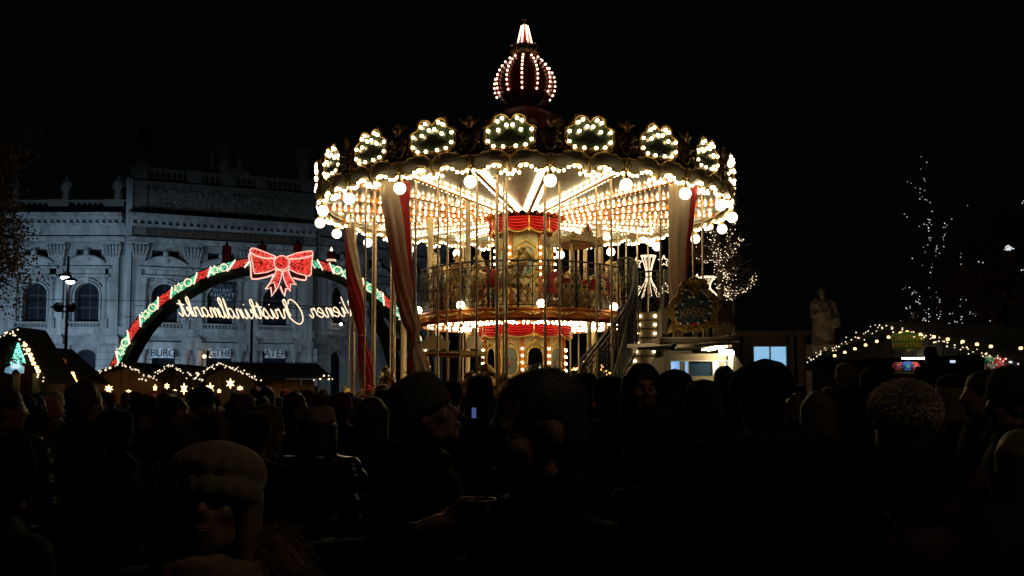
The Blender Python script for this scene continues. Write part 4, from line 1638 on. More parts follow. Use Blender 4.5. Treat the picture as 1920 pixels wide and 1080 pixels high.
# red swag pelmets
def pelmet(R, zt, zb, nseg, off, name):
    for k in range(nseg):
        a = off + k * 2 * PI / nseg
        aw = 2 * PI / nseg
        m = MB()
        rr = []
        n, rows = 10, 25
        for i in range(n + 1):
            x = i / n
            t = -aw / 2 + aw * x
            sag = 1 - (2 * x - 1) ** 2
            col_ = []
            for j in range(rows + 1):
                f = j / rows
                z = zt + (zb - zt) * f * (.72 + .28 * sag)
                bulge = .05 * (abs(math.sin(PI * f * 5.0)) ** .6) * (.35 + sag)
                col_.append(cyl(t, R + .03 + bulge + .02 * f, z + .0))
            rr.append(col_ + [cyl(t, R, zb if False else z), cyl(t, R, zt)])
        m.ring_loft(rr)
        pe = obj(name, m, M_REDV, car, True, rz=a)
        m = MB()
        pts = []
        for i in range(n + 1):
            x = i / n; t = -aw / 2 + aw * x; sag = 1 - (2 * x - 1) ** 2
            pts.append(cyl(t, R + .06, zt + (zb - zt) * (.74 + .28 * sag)))
        m.tube(pts, .02, 6)
        m.tube([cyl(-aw / 2, R + .07, zt), cyl(-aw / 2, R + .07, zt + (zb - zt) * .85)], .014, 6)
        m.ball(cyl(-aw / 2, R + .07, zt + (zb - zt) * .92), (.03, .03, .045), 8)
        obj('gold_fringe', m, M_GOLDB, pe, True)


pelmet(.8, Zr(404, .8), Zr(434, .8), 10, rad(-12), 'upper_pelmet')
pelmet(1.08, zf0 - .0, Zr(631, 1.08), 10, rad(-8), 'lower_pelmet')

# --- poles
def solve_theta(u, r, back):
    """angle at which a pole of ring radius r is seen in photo column u"""
    best = None
    for k in range(720):
        a = -PI / 2 + PI * k / 719
        if back:
            a = PI - a
        p = cyl(a, r, 0)
        uu = 960 + (CX + p.x) / (CY + p.y) * F * (1.0)
        e = abs(uu - u)
        if best is None or e < best[0]:
            best = (e, a)
    return best[1]


def twisted(mb, p0, p1, r, n=6, tw=.14):
    L = (p1 - p0).length
    k = int(L / .045)
    rings = []
    for i in range(k + 1):
        z = p0.z + (p1.z - p0.z) * i / k
        rr = r * (1 + .13 * (1 if i % 2 else -1))
        rings.append([Vector((p0.x + rr * math.cos(2 * PI * j / n), p0.y + rr * math.sin(2 * PI * j / n), z)) for j in range(n)])
    mb.ring_loft(rings)


poles = [(654, 4.4, 1, .026, 0), (661, 4.4, 0, .03, 0), (683, 4.45, 0, .03, 0), (697, 3.9, 1, .03, 0), (703, 4.3, 1, .034, 0), (732, 4.2, 1, .03, 1), (757, 3.6, 1, .055, 1), (778, 4.3, 0, .034, 0), (770, 4.35, 1, .03, 1),
         (820, 4.2, 0, .032, 0), (839, 3.7, 1, .028, 1), (802, 3.3, 1, .026, 1), (868, 4.0, 1, .028, 1), (893, 4.3, 0, .033, 0), (900, 4.3, 1, .03, 1), (919, 4.0, 1, .028, 1), (932, 4.2, 0, .034, 0), (945, 3.7, 0, .03, 0),
         (1023, 4.3, 0, .034, 0), (1070, 4.1, 1, .028, 1), (1117, 4.2, 1, .03, 1), (1148, 4.3, 0, .034, 0), (1160, 3.9, 1, .03, 1), (1175, 4.2, 1, .03, 1), (1196, 4.3, 1, .03, 1), (1240, 4.4, 0, .032, 0), (1302, 4.45, 0, .032, 0), (1320, 4.5, 0, .03, 0), (1217, 4.2, 1, .026, 1)]
for u, r, back, pr, kind in poles:
    a = solve_theta(u, r, back)
    m = MB()
    p = cyl(a, r, 0)
    twisted(m, Vector((0, 0, .38)), Vector((0, 0, ceil_z(r) - .02)), pr * .74)
    o = obj('pole', m, M_CREAMPOLE if kind else M_BRASS, car, True)
    o.location = p
# thick fluted columns of the upper deck
for u, r, back, z0, z1, pr in ((806, 2.35, 1, zf1, ceil_z(2.4), .075), (877, 2.45, 0, zf1, ceil_z(2.4), .06), (1098, 2.4, 1, zf1, ceil_z(2.4), .05), (1124, 2.4, 1, zf1, ceil_z(2.4), .055), (757, 3.6, 1, .4, ceil_z(3.6), .075), (1105, 2.3, 0, .4, zf0, .05), (877, 2.3, 1, .4, zf0, .06), (820, 2.3, 1, .4, zf0, .05), (1112, 2.3, 1, .4, zf0, .05)):
    a = solve_theta(u, r, back)
    m = MB(); m.lathe([(pr * 1.5, z0), (pr * 1.5, z0 + .08), (pr, z0 + .12), (pr, z1 - .12), (pr * 1.4, z1 - .06), (pr * 1.5, z1)], 20, rib=lambda a_, z: 1 + .06 * math.cos(a_ * 10))
    o = obj('fluted_column', m, M_CREAM, car, True)
    o.location = cyl(a, r, 0)

# black hanger plates of the pole cranks near the ceiling
for u, v in ((922, 339), (936, 361), (953, 382), (822, 378)):
    a = solve_theta(u, 4.0 if v < 360 else 3.3, 0)
    m = MB(); m.box((0, 0, 0), (.2, .03, .02)); m.tube([(0, 0, 0), (0, 0, .2)], .01, 4)
    o = obj('crank_plate', m, M_IRON, car); o.location = cyl(a, 4.0 if v < 360 else 3.3, Z(v, 19.3))

# --- horses
def horse_meshes(seed, lift=0.0):
    r = random.Random(seed)
    P = [('c', (-.36, 0, 0), (.32, 0, .04), .19, .2), ('s', (.38, 0, .04), (.19, .17, .22)), ('s', (-.42, 0, .05), (.22, .19, .22)),
         ('c', (.42, 0, .12), (.62, 0, .42), .15, .10), ('c', (.62, 0, .42), (.70, 0, .56), .10, .085), ('c', (.70, 0, .58), (.90, 0, .40), .085, .052), ('s', (.93, 0, .375), (.05, .045, .045)),
         ('c', (.68, .045, .63), (.66, .06, .72), .022, .01), ('c', (.68, -.045, .63), (.66, -.06, .72), .022, .01), ('s', (.80, .05, .52), (.04, .03, .03)), ('s', (.80, -.05, .52), (.04, .03, .03))]
    for s_ in (-1, 1):
        f = .06 * s_
        P += [('c', (.42, .1 * s_, -.08), (.66 + f, .11 * s_, -.16), .095, .06), ('c', (.66 + f, .11 * s_, -.16), (.62 + f, .11 * s_, -.42), .05, .035), ('c', (.62 + f, .11 * s_, -.42), (.54 + f, .11 * s_, -.52), .035, .04),
              ('c', (-.46, .1 * s_, -.05), (-.40 + f, .12 * s_, -.30), .14, .075), ('c', (-.40 + f, .12 * s_, -.30), (-.64 + f, .12 * s_, -.42), .065, .042), ('c', (-.64 + f, .12 * s_, -.42), (-.74 + f, .12 * s_, -.62), .038, .032), ('s', (-.77 + f, .12 * s_, -.65), (.055, .04, .035))]
    return P


hb = organic(horse_meshes(1), .022, 3, .012, 14, M_HORSE, 'horse_body')
hbw = organic(horse_meshes(1), .022, 3, .012, 14, M_HORSEW, 'horse_body')
mn = []
rr_ = random.Random(5)
for k in range(16):
    t = k / 15
    c = Vector((.36 + .30 * t, rr_.uniform(-.05, .05), .28 + .40 * t))
    mn.append(('c', tuple(c), tuple(c + Vector((-.13 + rr_.uniform(-.03, .03), rr_.uniform(-.06, .06), -.03))), .045, .02))
for k in range(6):
    mn.append(('c', (-.58, 0, .14), (-.78 - .03 * k, rr_.uniform(-.06, .06), .05 - .05 * k), .05, .035))
    mn.append(('c', (-.78 - .03 * k, 0, .05 - .05 * k), (-.84 - .03 * (k % 3), rr_.uniform(-.08, .08), -.3 - .05 * (k % 2)), .04, .015))
hm = organic(mn[:16], .014, 1, .008, 30, M_MANE, 'mane')
htl = organic(mn[16:], .014, 1, .008, 30, M_MANE, 'tail')
sd = [('s', (-.02, 0, .16), (.2, .2, .10)), ('c', (-.2, 0, .24), (-.22, 0, .3), .07, .04), ('c', (.16, 0, .24), (.2, 0, .28), .04, .03), ('s', (-.02, .19, -.02), (.16, .03, .16)), ('s', (-.02, -.19, -.02), (.16, .03, .16))]
hs = organic(sd, .018, 2, .006, 20, M_REDV, 'saddle')
hs2 = organic(sd, .018, 2, .006, 20, M_DARKGREEN, 'saddle')
m = MB()
for s_ in (-1, 1):
    m.tube([(.93, .04 * s_, .40), (.74, .09 * s_, .56), (.68, .06 * s_, .64)], .012, 5)
    m.tube([(.9, .05 * s_, .40), (.6, .13 * s_, .36), (.2, .12 * s_, .30)], .01, 5)
m.tube([(.42 + .2 * math.cos(t) * .3, .19 * math.sin(t), .0 + .19 * math.cos(t)) for t in [q * PI / 8 for q in range(17)]], .016, 5)
hbr = m.mesh('bridle', M_GOLDB, True)


def horse(th, r, z, ivory=False, facing=1, sc_=1.0, red=True):
    h = obj('horse', hbw if ivory else hb, None, car)
    h.location = cyl(th, r, z)
    h.rotation_euler.z = th + (0 if facing > 0 else PI)
    h.scale = (sc_,) * 3
    obj('mane', hm, None, h)
    obj('tail', htl, None, h)
    obj('saddle', hs if red else hs2, None, h)
    obj('bridle', hbr, None, h)
    m = MB(); twisted(m, Vector((0, 0, (zf1 if z > 3 else .4) - z)) / sc_, Vector((0, 0, ceil_z(r) - z - (.03 if z > 3 else 0))) / sc_ if z > 3 or r > RD + .15 else Vector((0, 0, zf0 - z)) / sc_, .026 / sc_)
    obj('brass_pole', m, M_BRASS, h, True)


def th_of(u, r, back=0):
    return solve_theta(u, r, back)


zd = zf1
horse(th_of(930, 2.05), 2.05, zd + .66, sc_=1.05)
horse(th_of(878, 1.5), 1.5, zd + .66, True, red=True)
horse(th_of(838, 2.1), 2.1, zd + .64, False, red=False, sc_=.95)
horse(th_of(812, 2.15, 1), 2.15, zd + .78, True, facing=1)
horse(th_of(868, 2.1, 1), 2.1, zd + .7, False)
horse(th_of(1130, 2.15), 2.15, zd + .62, True, sc_=.92)
horse(th_of(1165, 2.15, 1), 2.15, zd + .8, False)
horse(th_of(1100, 2.1, 1), 2.1, zd + .7, True)
# lower platform horses: only heads and manes rise above the crowd
for u, r, bk, iv, zz in ((664, 4.3, 1, 0, 1.15), (700, 4.2, 0, 0, 1.55), (740, 3.5, 1, 1, 1.5), (735, 4.3, 0, 0, 1.5), (838, 3.4, 0, 1, 1.45), (862, 3.4, 0, 0, 1.62), (893, 3.6, 0, 1, 1.4), (930, 3.3, 0, 0, 1.42), (950, 4.2, 0, 0, 1.25), (1085, 3.6, 1, 0, 1.4), (1120, 3.4, 0, 0, 1.3), (1050, 3.6, 0, 1, 1.3)):
    horse(th_of(u, r, bk), r, zz, bool(iv), sc_=1.0)

# swan sleigh with red seats on the upper deck
def deckframe(th, r):
    M = Matrix.Translation(cyl(th, r, 0)) @ Matrix.Rotation(th, 4, 'Z')
    return M


th = th_of(1075, 1.95)
sl = organic([('c', (-.5, -.25, .2), (.5, -.25, .2), .1, .1), ('c', (-.5, .25, .2), (.5, .25, .2), .1, .1), ('c', (-.5, -.28, .3), (-.62, -.25, .62), .1, .1), ('c', (-.5, .28, .3), (-.62, .25, .62), .1, .1),
              ('c', (.45, -.27, .3), (.6, -.2, .78), .11, .06), ('c', (.45, .27, .3), (.6, .2, .78), .11, .06), ('c', (-.05, -.3, .3), (-.12, -.3, .82), .13, .07), ('s', (-.3, -.3, .4), (.3, .06, .22)), ('s', (.25, -.3, .36), (.28, .06, .2)), ('c', (.55, 0, .3), (.66, 0, .8), .1, .06)], .022, 2, .02, 12, M_HORSE, 'sleigh_body')
so_ = obj('sleigh', sl, None, car)
so_.location = cyl(th, 1.95, zd); so_.rotation_euler.z = th
m = MB(); m.box((-.38, 0, .66), (.42, .6, .1)); m.box((-.56, 0, .62), (.12, .6, .5)); m.box((.32, 0, .45), (.5, .56, .44)); m.box((.34, -.31, .5), (.46, .06, .42))
obj('red_seat', m, M_REDV, so_)
m = MB()
m.tube([(-.6, -.3, .76), (-.2, -.3, .84)], .02, 5); m.tube([(.1, -.35, .70), (.56, -.3, .78)], .02, 5)
obj('gold_trim', m, M_GOLDB, so_)
# carved canopy over the sleigh
def sleigh_canopy(th, r, zroof, zfloor, mm, lab, wid=.62, yaw=0.0, carved=True):
    c = obj(lab, MB().box((0, 0, -.03), (2 * wid, .9, .05)), mm, car)
    c.location = cyl(th, r, zroof); c.rotation_euler.z = th + yaw
    hf = [(-wid, 0), (-wid - .02, .16), (-wid + .05, .24), (-wid + .17, .2), (-wid * .55, .14), (-.22, .22), (-.12, .34), (0, .44), (.12, .34), (.22, .22), (wid * .55, .14), (wid - .17, .2), (wid - .05, .24), (wid + .02, .16), (wid, 0)]
    if not carved:
        hf = [(-wid, -.02), (-wid, .09), (wid, .09), (wid, -.02)]
    for y0 in (-.45, .43):
        m = MB(); m.prism(hf, y0, y0 + .035, lambda a, b, d: Vector((a, d, b - .06)))
        obj('carved_fascia', m, mm, c)
    for x0 in (-wid, wid):
        m = MB(); m.prism([(-.45, 0), (-.45, .14), (-.2, .14), (0, .22), (.2, .14), (.45, .14), (.45, 0)] if carved else [(-.45, 0), (-.45, .09), (.45, .09), (.45, 0)], x0 - .015, x0 + .015, lambda a, b, d: Vector((d, a, b - .06)))
        obj('carved_fascia', m, mm, c)
    m = MB()
    for k in (-1, 1) if carved else ():
        m.tube([(k * (.13 + .07 * (1 - t / 11) * math.cos(t)), -.47, .17 + .07 * (1 - t / 11) * math.sin(t)) for t in [q * .55 for q in range(18)]], .014, 5)
        m.tube([(k * (wid - .1 + .06 * (1 - t / 11) * math.cos(t)), -.47, .08 + .06 * (1 - t / 11) * math.sin(t)) for t in [q * .55 for q in range(18)]], .012, 5)
    m.tube([(-wid, -.465, -.03), (0, -.465, -.01), (wid, -.465, -.03)], .014, 5)
    if carved:
        m.tube([(-wid, -.465, -.03), (-wid * .5, -.465, .10), (-.22, -.465, .17)], .01, 5)
        m.tube([(wid, -.465, -.03), (wid * .5, -.465, .10), (.22, -.465, .17)], .01, 5)
    obj('carved_scrolls', m, M_GOLD, c)
    if carved:
        m = MB(); m.ball((0, -.48, .3), (.04, .02, .11), 8)
        obj('red_cabochon', m, M_REDV, c)
    for sx in (-1, 1):
        for sy in (-1, 1):
            m = MB(); twisted(m, Vector((sx * (wid - .1), sy * .36, zfloor - zroof)), Vector((sx * (wid - .1), sy * .36, -.05)), .03)
            obj('canopy_post', m, M_BRASS, c, True)


M_OLIVE = mat('olive_gold_carving', (0.27, 0.20, 0.08), .4, .1, .35, 5, .3, 30, coat=.2)
sleigh_canopy(th_of(1074, 2.0), 2.0, Zr(452, 2.0), zd, M_OLIVE, 'sleigh_canopy', .56, rad(14))
M_YEL = mat('yellow_gold_carving', (0.62, 0.43, 0.12), .35, .15, .35, 5, .3, 30, coat=.2)
thl = th_of(850, 3.3)
sleigh_canopy(thl, 3.3, Z(662, CY - 2.9), .4, M_YEL, 'gondola_canopy', .56, rad(-8), False)
m = MB()
crown = [(-.3, 0), (-.34, .2), (-.22, .16), (-.16, .3), (-.06, .26), (0, .46), (.06, .26), (.16, .3), (.22, .16), (.34, .2), (.3, 0)]
m.prism(crown, -.03, .03, lambda a, b, d: Vector((a, d, b)))
cc = obj('crown_ornament', m, mat('pale_gold_carving', (.75, .62, .36), .4, .1, .2, 8, .3), car)
cc.location = cyl(thl, 3.4, Z(655, CY - 2.9)) + Vector((-.36, 0, 0))
cc = obj('crown_ornament', cc.data, None, car)
cc.location = cyl(thl, 3.4, Z(655, CY - 2.9)) + Vector((.5, -.1, 0)); cc.rotation_euler.z = 1.0

# --- striped drapes hanging from the rim
def drape(pts, Y, label, tw, nred, kind='carousel drapes', ph=0.0):
    c0 = W(pts[0][0], pts[0][1], Y)
    t = thing('striped_drape', label, 'drape', c0, 0, kind)
    P3 = []
    for u, v, wd, dy in pts:
        P3.append((W(u, v, Y + dy), wd * (Y + dy) / F / 2))
    cen = smooth2([p for p, _ in P3], 6)
    ws = smooth2([Vector((q, 0, 0)) for _, q in P3], 6)
    n = 56
    rings = []
    L = len(cen)
    for i, (c, q) in enumerate(zip(cen, ws)):
        f = i / (L - 1)
        ring = []
        for k in range(n):
            a = 2 * PI * k / n
            fold = 1 + .13 * math.cos(a * 7 + 2.2 * math.sin(f * 4)) + .05 * math.cos(a * 15 + f * 9)
            aa = a + tw * f + ph
            # flat cloth: wide, not deep
            ring.append(c - c0 + Vector((q.x * fold * math.cos(aa), q.x * .55 * fold * math.sin(aa), 0)))
        rings.append(ring)
    m = MB()
    m.ring_loft(rings, True, True, mis=lambda i, j: 1 if ((j % n) < nred) else 0)
    obj('cloth', m, [M_CREAMCLOTH, M_REDCLOTH], t, True)
    return t, c0


t, c0 = drape([(740, 342, 52, 0), (744, 400, 46, 0), (750, 470, 38, 0), (758, 540, 34, .1), (770, 600, 32, .1), (779, 640, 17, .1), (785, 690, 38, 0), (790, 760, 36, 0)], 19.35, 'wide red and cream striped drape hanging from the left front of the carousel', 2.6, 31, ph=-PI * .47)
m = MB(); p = W(779, 641, 19.45) - c0
m.tube([p + Vector((.1 * math.cos(k * PI / 6), .08 * math.sin(k * PI / 6), 0)) for k in range(13)], .02, 6)
obj('tie_rope', m, M_CREAMCLOTH, t)
t, c0 = drape([(655, 428, 14, 0), (659, 470, 22, 0), (664, 520, 26, 0), (670, 570, 27, 0), (678, 628, 14, 0), (684, 680, 26, 0), (688, 745, 20, 0)], 21.0, 'narrow twisted red and cream drape at the far left of the carousel', 4.2, 28, ph=.5)
m = MB(); p = W(678, 629, 21.0) - c0
m.tube([p + Vector((.09 * math.cos(k * PI / 6), .07 * math.sin(k * PI / 6), 0)) for k in range(13)], .018, 6)
obj('tie_rope', m, M_CREAMCLOTH, t)
drape([(1279, 340, 50, 0), (1277, 400, 44, 0), (1272, 470, 36, 0), (1270, 540, 30, 0), (1271, 600, 20, 0), (1273, 690, 22, 0)], 19.75, 'red and cream striped drape falling behind the ticket booth sign', 1.2, 22, ph=-PI * .35)

# ------------------------------------------------------------------ stairs to the upper deck
stairs = thing('spiral_staircase', 'curved stairs with lit risers and black scroll railing beside the carousel', 'staircase', (CX + 3.1, 20.5, 0))
so3 = Vector(stairs.location)
YL = 22.0
zl = Z(585, 21.0)                 # landing height
xl0, xl1 = X(1192, 21.0), X(1248, 21.0)
m = MB(); m.box(((xl0 + xl1) / 2 - so3.x, 21.6 - so3.y, zl - .09), (xl1 - xl0, 1.2, .18))
obj('landing', m, M_FASCIA, stairs)  # same brightened orange, standing in for light on the wood
m = MB(); m.box((CX + 2.75 - so3.x, 22.0 - so3.y, zl - .11), (.9, 1.0, .16))
obj('bridge', m, M_ORANGE, stairs)
# steps curve down towards the viewer and to the left
M_RISER = mat('cream_riser_board', (0.20, 0.15, 0.095), .5, 0, .25, 4)
nst = 16
path = []
for k in range(nst + 1):
    f = k / nst
    px = 1216 - 6 * f - 30 * f * f - 30 * f ** 3
    yy = 21.0 - 3.2 * f
    path.append(Vector((X(px, yy), yy, zl - (zl - .2) * f)))
for k in range(nst):
    a, b = path[k], path[k + 1]
    d = (b - a); d.z = 0
    ang = math.atan2(d.y, d.x) + PI / 2
    wd = .62 + .02 * k
    m = MB(); m.box((0, 0, 0), (wd, d.length + .03, .035))
    stp = obj('step', m, M_ORANGE if False else M_BROWN, stairs); stp.location = b - so3 + Vector((0, 0, .0)); stp.rotation_euler.z = ang * .6
    m = MB(); m.box((0, 0, 0), (wd - .02, .02, a.z - b.z - .02))
    rs_ = obj('riser', m, M_RISER, stp); rs_.location = (0, d.length / 2, (a.z - b.z) / 2 + .0)
    for sx in (-.27, .27):
        m = MB(); m.ball((0, 0, 0), .028, 8)
        bb = obj('riser_bulb', m, B_WARM, stp, True); bb.location = (sx * wd, d.length / 2 - .04, (a.z - b.z) / 2)


def railing(path3, hgt, label, bars=True, parent=stairs, org=None, thick=.024, dens=.13):
    """path3 foot points; a hand rail, lower rail and scroll infill between"""
    org = org if org is not None else so3
    pts = smooth2([Vector(p) - org for p in path3], 8)
    up = Vector((0, 0, 1))
    m = MB()
    m.tube([p + up * hgt for p in pts], thick, 6)
    m.tube([p + up * (hgt - .13) for p in pts], thick * .6, 5)
    m.tube([p + up * .06 for p in pts], thick * .7, 5)
    L = [0.0]
    for i in range(1, len(pts)):
        L.append(L[-1] + (pts[i] - pts[i - 1]).length)
    n = max(2, int(L[-1] / dens))

    def at(d):
        for i in range(1, len(pts)):
            if L[i] >= d:
                t = (d - L[i - 1]) / max(1e-6, L[i] - L[i - 1])
                return pts[i - 1].lerp(pts[i], t)
        return pts[-1]
    for k in range(n + 1):
        p = at(L[-1] * k / n)
        m.tube([p, p + up * hgt], .012 if k % 3 else .02, 5)
    for k in range(n):
        p, q = at(L[-1] * k / n), at(L[-1] * (k + 1) / n)
        for s_ in (0, 1):
            z0 = .1 + s_ * (hgt - .3) * .5
            hh_ = (hgt - .3) * .5
            a_, b_ = (p, q) if (k + s_) % 2 else (q, p)
            m.tube(smooth2([a_ + up * z0, a_.lerp(b_, .8) + up * (z0 + hh_ * .3), a_.lerp(b_, .2) + up * (z0 + hh_ * .65), b_ + up * (z0 + hh_)], 3), .009, 4)
    o = obj('scroll_railing', m, M_IRON, parent, True)
    return o


L_ = [p + Vector((-.36, 0, 0)) for p in path[::3]] + [path[-1] + Vector((-.4, 0, 0))]
R2 = [p + Vector((.38, 0, 0)) for p in path[::3]] + [path[-1] + Vector((.42, 0, 0))]
railing(R2, .95, '')
railing(L_[1:], .95, '')
# dense railing that sweeps from the deck edge round the stairwell and down
railing([W(1160, 590, 20.9), W(1180, 588, 20.7), W(1192, 600, 20.4), W(1190, 640, 20.1), W(1176, 690, 19.8), W(1160, 735, 19.6)], 1.25, '', dens=.08)
railing([W(1182, 588, 22.0), W(1195, 600, 21.6), W(1192, 650, 21.2), W(1180, 720, 21.0)], 1.25, '', dens=.08)
railing([W(1188, 594, 22.4), W(1216, 590, 22.5), W(1250, 588, 22.4)], 1.05, '', dens=.2)
# lower flight to the left: two long hand rails
railing([W(1182, 640, 20.6), W(1140, 700, 20.2), W(1088, 760, 19.8)], .95, '', dens=.2)
railing([W(1200, 640, 21.6), W(1150, 700, 21.3), W(1100, 765, 21.0)], .95, '', dens=.2)
m = MB(); m.tube([W(1185, 620, 20.1) - so3, W(1160, 690, 19.7) - so3, W(1150, 770, 19.6) - so3], .03, 6)
m.tube(smooth2([W(1190, 500, 20.4) - so3, W(1186, 545, 20.0) - so3, W(1168, 585, 19.8) - so3, W(1140, 622, 19.6) - so3, W(1090, 690, 19.4) - so3], 5), .035, 6)
m.tube(smooth2([W(1196, 570, 20.3) - so3, W(1198, 620, 20.0) - so3, W(1190, 665, 19.8) - so3, W(1172, 700, 19.7) - so3], 5), .02, 6)
obj('hand_rail', m, mat('worn_iron_rail', (.06, .055, .05), .35, .6, .3, 10), stairs, True)
m = MB()
for u, v in ((1193, 745), (1160, 745), (1235, 700)):
    p = W(u, 600, 20.2) - so3
    m.tube([(p.x, p.y, 0), (p.x, p.y, p.z)], .03, 6)
obj('support_post', m, M_IRON, stairs)

# ------------------------------------------------------------------ ticket booth
YB = 17.0
bx = W(1300, 735, YB); bx.z = 0
booth = thing('ticket_booth', 'cream ticket booth with lit canopy and blue windows right of the carousel', 'booth', bx)


def bW(u, v, dy=0.0):
    return W(u, v, YB + dy) - bx


def slab(mb, u0, u1, v0, v1, d0, d1):
    a, b = bW(u0, v1, d0), bW(u1, v0, d0)
    mb.box(((a.x + b.x) / 2, (a.y + bW(u0, v1, d1).y) / 2, (a.z + b.z) / 2), (abs(b.x - a.x), abs(d1 - d0), abs(b.z - a.z)))


gz_ = 735 + CZ / YB * F
m = MB()
slab(m, 1247, 1258, 668, gz_, 0, 1.6)
slab(m, 1258, 1365, 663, 677, 0, .08)
slab(m, 1258, 1365, 705, gz_, 0, .08)
slab(m, 1275, 1284, 677, 705, 0, .07)
slab(m, 1350, 1358, 677, 705, 0, .07)
slab(m, 1365, 1374, 655, gz_, 0, 1.6)
slab(m, 1247, 1374, 655, gz_, 1.6, 1.66)
obj('wall', m, M_BOOTH, booth)
MW = emit('blue_lit_window', (0.18, 0.42, 0.80), 1.0)
for u0, u1, lit in ((1258, 1275, 1), (1284, 1291, 1), (1291, 1337, 0), (1337, 1350, .6), (1358, 1366, 1)):
    m = MB(); slab(m, u0, u1, 677, 705, .045, .06)
    obj('window_pane', m, MW if lit else mat('night_blue_glass', (0.02, 0.045, 0.09), .08, 0, .5, 3), booth)
m = MB()
for u in (1283, 1291, 1337, 1350):
    slab(m, u - .8, u + .8, 676, 706, 0, .035)
slab(m, 1257, 1366, 675.5, 677.5, -.01, .03)
obj('window_frame', m, mat('white_window_frame', (.42, .40, .36), .5), booth)
# canopy with its lamps, roof edge
m = MB()
m.prism([(0, .02), (0, .07), (1.5, .20), (1.5, .14)], 0, 1, lambda a, b, d: Vector((bW(1185 + (1372 - 1185) * d, 662, 0).x, -.75 + a, bW(1185, 662 - d * 10, 0).z + b)))
obj('canopy', m, mat('canopy_cream', (.42, .36, .25), .5, 0, .2, 3), booth)
m = MB(); slab(m, 1237, 1372, 634, 650, -.1, 1.7)
obj('roof', m, M_BOOTH, booth)
m = MB(); slab(m, 1237, 1376, 632, 634.5, -.14, 1.74)
obj('roof_edge', m, mat('pale_roof_edge', (.45, .4, .3), .5), booth)
m = MB()
a, b = bW(1318, 657, -.5), bW(1362, 648, -.2)
m.tube([a, b], .035, 8)
obj('canopy_tube_lamp', m, emit('canopy_tube_glass', (1, .8, .45), 7), booth, True)
m = MB(); a, b = bW(1350, 660, -.34), bW(1374, 662, -.3)
m.tube([a, b], .045, 8)
obj('corner_tube_lamp', m, emit('corner_tube_glass', (1, .84, .5), 120), booth, True)
m = MB()
p = bW(1312, 660, -.5); m.box(p, (.26, .05, .05)); p = bW(1368, 640, -.1)
m.tube(smooth2([bW(1366, 625, -.12), bW(1371, 640, -.14), bW(1365, 650, -.13), bW(1373, 652, -.12)], 4), .01, 4)
obj('cable_and_fixture', m, M_IRON, booth)
# lit side wall panel sloping away
m = MB()
m.add([bW(1366, 657, -.1), bW(1375, 662, -.1), bW(1404, 700, .5), bW(1404, gz_, .5), bW(1366, gz_, -.1)], [(0, 1, 2, 3, 4)])
m.add([bW(1366, 657, -.05), bW(1375, 662, -.05), bW(1404, 700, .55), bW(1404, gz_, .55), bW(1366, gz_, -.05)], [(4, 3, 2, 1, 0)])
obj('open_shutter', m, mat('white_shutter', (.62, .55, .42), .5), booth)
# board box behind the sign
m = MB(); slab(m, 1241, 1253, 578, 634, .2, .6); slab(m, 1338, 1377, 563, 628, .2, .28)
slab(m, 1338, 1372, 563, 568, .28, .8); slab(m, 1372, 1377, 563, 628, .28, .9)
obj('roof_board', m, mat('dull_cream_board', (.22, .18, .11), .6, 0, .3, 3, .1), booth)
m = MB()
for u in (1268, 1281, 1307, 1325, 1341):
    slab(m, u - 1.6, u + 1.6, 600, 634, .35, .39)
obj('sign_stays', m, M_BOOTH, booth)

sgn2 = thing('ticket_sign', 'ornate gilded blue sign reading KASSE on the ticket booth roof', 'sign', W(1300, 634, YB - .1))
s2 = Vector(sgn2.location)


def sw_(x, y, d=0.0):     # x, y measured on the enlargement of the sign
    p = W(1230 + x / 5.4, 500 + y / 5.4, YB - .1) - s2
    return Vector((p.x, p.y + d, p.z))


so_l = [(385, 640), (300, 660), (235, 625), (170, 635), (130, 670), (150, 600), (175, 560), (140, 500), (120, 440), (150, 360), (215, 290), (235, 220), (265, 165), (310, 150), (350, 170), (385, 110),
        (420, 165), (450, 135), (500, 150), (520, 240), (580, 290), (625, 340), (650, 380), (620, 440), (615, 540), (640, 590), (680, 640), (620, 600), (545, 610), (480, 620), (440, 655)]
sp_ = smooth2([Vector(p + (0,)) for p in so_l], 3, True)
m = MB(); m.ring_loft([[sw_(p.x, p.y, 0) for p in sp_], [sw_(p.x, p.y, .05) for p in sp_]])
bd = obj('sign_board', m, M_GOLD, sgn2)
inn = [(385, 590), (300, 600), (225, 575), (185, 520), (175, 460), (190, 380), (255, 330), (255, 260), (290, 225), (340, 240), (385, 290), (430, 235), (480, 235), (510, 290), (560, 330), (580, 400), (575, 480), (545, 560), (470, 590)]
ip_ = smooth2([Vector(p + (0,)) for p in inn], 3, True)
m = MB(); m.ring_loft([[sw_(p.x, p.y, -.015) for p in ip_], [sw_(p.x, p.y, 0) for p in ip_]])
obj('blue_field', m, mat('painted_blue_green', (.03, .06, .065), .45, 0, .5, 9, .2, 30, col2=(.012, .03, .04)), sgn2)
m = MB()
m.tube([sw_(p.x, p.y, -.03) for p in ip_] + [sw_(ip_[0].x, ip_[0].y, -.03)], .022, 6)
m.tube([sw_(p.x, p.y, -.01) for p in sp_] + [sw_(sp_[0].x, sp_[0].y, -.01)], .028, 6)
cc_ = Vector((385, 400, 0))
mid_ = [(p * .93 + cc_ * .07) for p in sp_]
m.tube([sw_(p.x, p.y, -.03) for p in mid_] + [sw_(mid_[0].x, mid_[0].y, -.03)], .014, 5)
